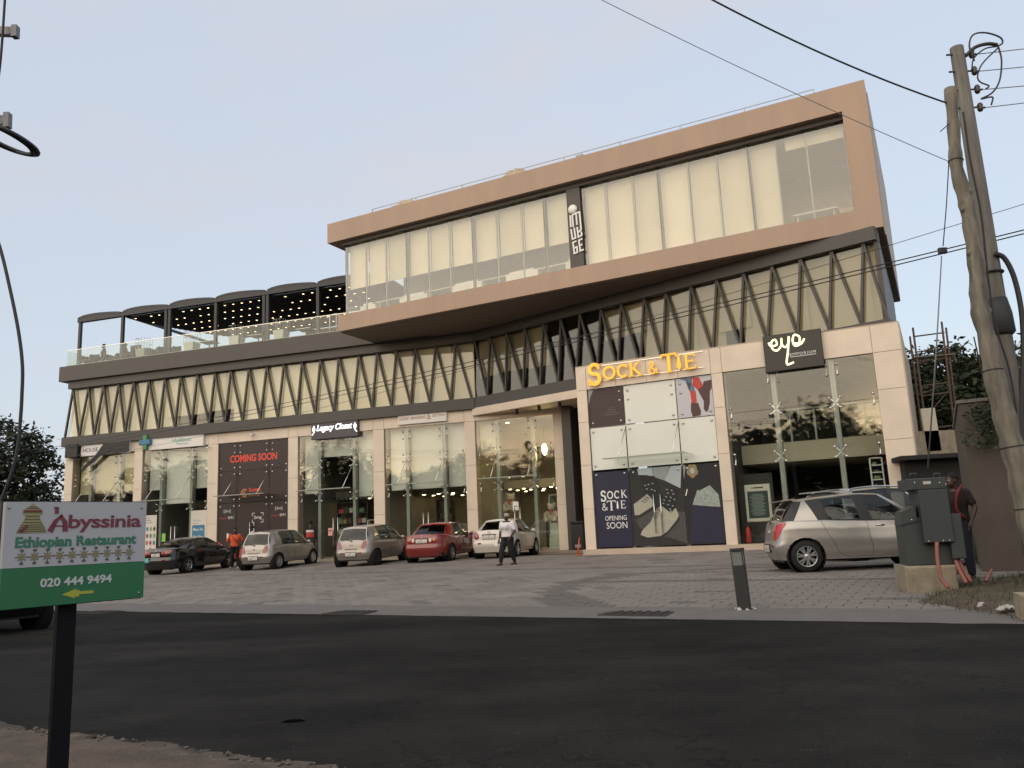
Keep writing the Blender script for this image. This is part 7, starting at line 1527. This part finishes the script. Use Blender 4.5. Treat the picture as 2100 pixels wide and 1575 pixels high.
# ================================================================== paving blocks of the forecourt
rv = random.Random(77); bands = []
def is_dark(x, v):                                    # darker block courses laid as bands and one sweeping arc
    if abs(v-4.4) < .22 or abs(v-6.4) < .22 or abs(v-9.0) < .25: return x > -1.5 or v > 8
    r_ = math.hypot(x-3.6, (v-4.2)*1.15); return 4.3 < r_ < 5.0 and x < 3.4
pw, pl_ = .20, .40; rows = []
v = 1.09
vis = []
k = 0
def seen(P):
    d = Vector(P)-EYE; z = d.dot(_F)
    if z < 1: return False
    X_, Y_ = 1050+FPX*d.dot(_Rr)/z, 787.5-FPX*d.dot(_U)/z
    return -60 < X_ < 2160 and Y_ < 1600
while v < 15.6:
    x = -34+(.2 if k % 2 else 0); far = v > 9.5; L_ = pl_ if not far else .8
    while x < 20:
        P = ROAD.W(x, v, zv(v))
        if seen(P): vis.append((v, x, L_))
        x += L_
    v += pw if v < 9.5 else .4
    k += 1
def pav_mesh(lx, lv, h=.03):
    g_ = .0035; mb = MB(); mb.add([(g_, g_, -h), (lx-g_, g_, -h), (lx-g_, lv-g_, -h), (g_, lv-g_, -h), (g_+.004, g_+.004, .002), (lx-g_-.004, g_+.004, .002), (lx-g_-.004, lv-g_-.004, .002), (g_+.004, lv-g_-.004, .002)], [(4, 5, 6, 7), (0, 1, 5, 4), (1, 2, 6, 5), (2, 3, 7, 6), (3, 0, 4, 7)]); return mb
m0 = pav_mesh(pl_, pw); tmp = m0.build('paver', pav_m); pme = tmp.data; bpy.data.objects.remove(tmp); tmp = m0.build('paver', pav_d); pmd = tmp.data; bpy.data.objects.remove(tmp)
near = sorted([q for q in vis if q[2] == pl_], key=lambda q: (ROAD.W(q[1], q[0], 0)-EYE).length)[:300]; ns = set((a, b) for a, b, _ in near)
MA = MB()
for v, x, L_ in vis:
    sl_ = (zv(v+pw)-zv(v))/pw; z = zv(v)+rv.uniform(-.003, .003)
    Mx = ROAD.M @ Matrix.Translation((x, v, z)) @ Matrix.Rotation(math.atan(sl_)+rv.uniform(-.006, .006), 4, 'X')
    dk = is_dark(x+L_/2, v) or rv.random() < .04
    if (v, x) in ns: put('paver', pmd if dk else pme, lot, Mx)
    else:
        MA.cm = 1 if dk else 0; MA.M = Mx; q_ = pav_mesh(L_, pw if L_ == pl_ else .4); MA.add(q_.v, q_.f)
rest = MA.build('pavers_beyond', [pav_m, pav_d], lot); rest['kind'] = 'stuff'
# tar stain and a patch on the road
mb = MB(); P = onz(602, 1478, .004); mb.add([(P.x+.09*math.cos(R(t))*(1+.3*math.sin(t)), P.y+.05*math.sin(R(t)), .004) for t in range(0, 360, 30)], [tuple(range(12))]); mb.build('tar_spot', mat('tar', (.004, .004, .004), 1, spec=0), road)
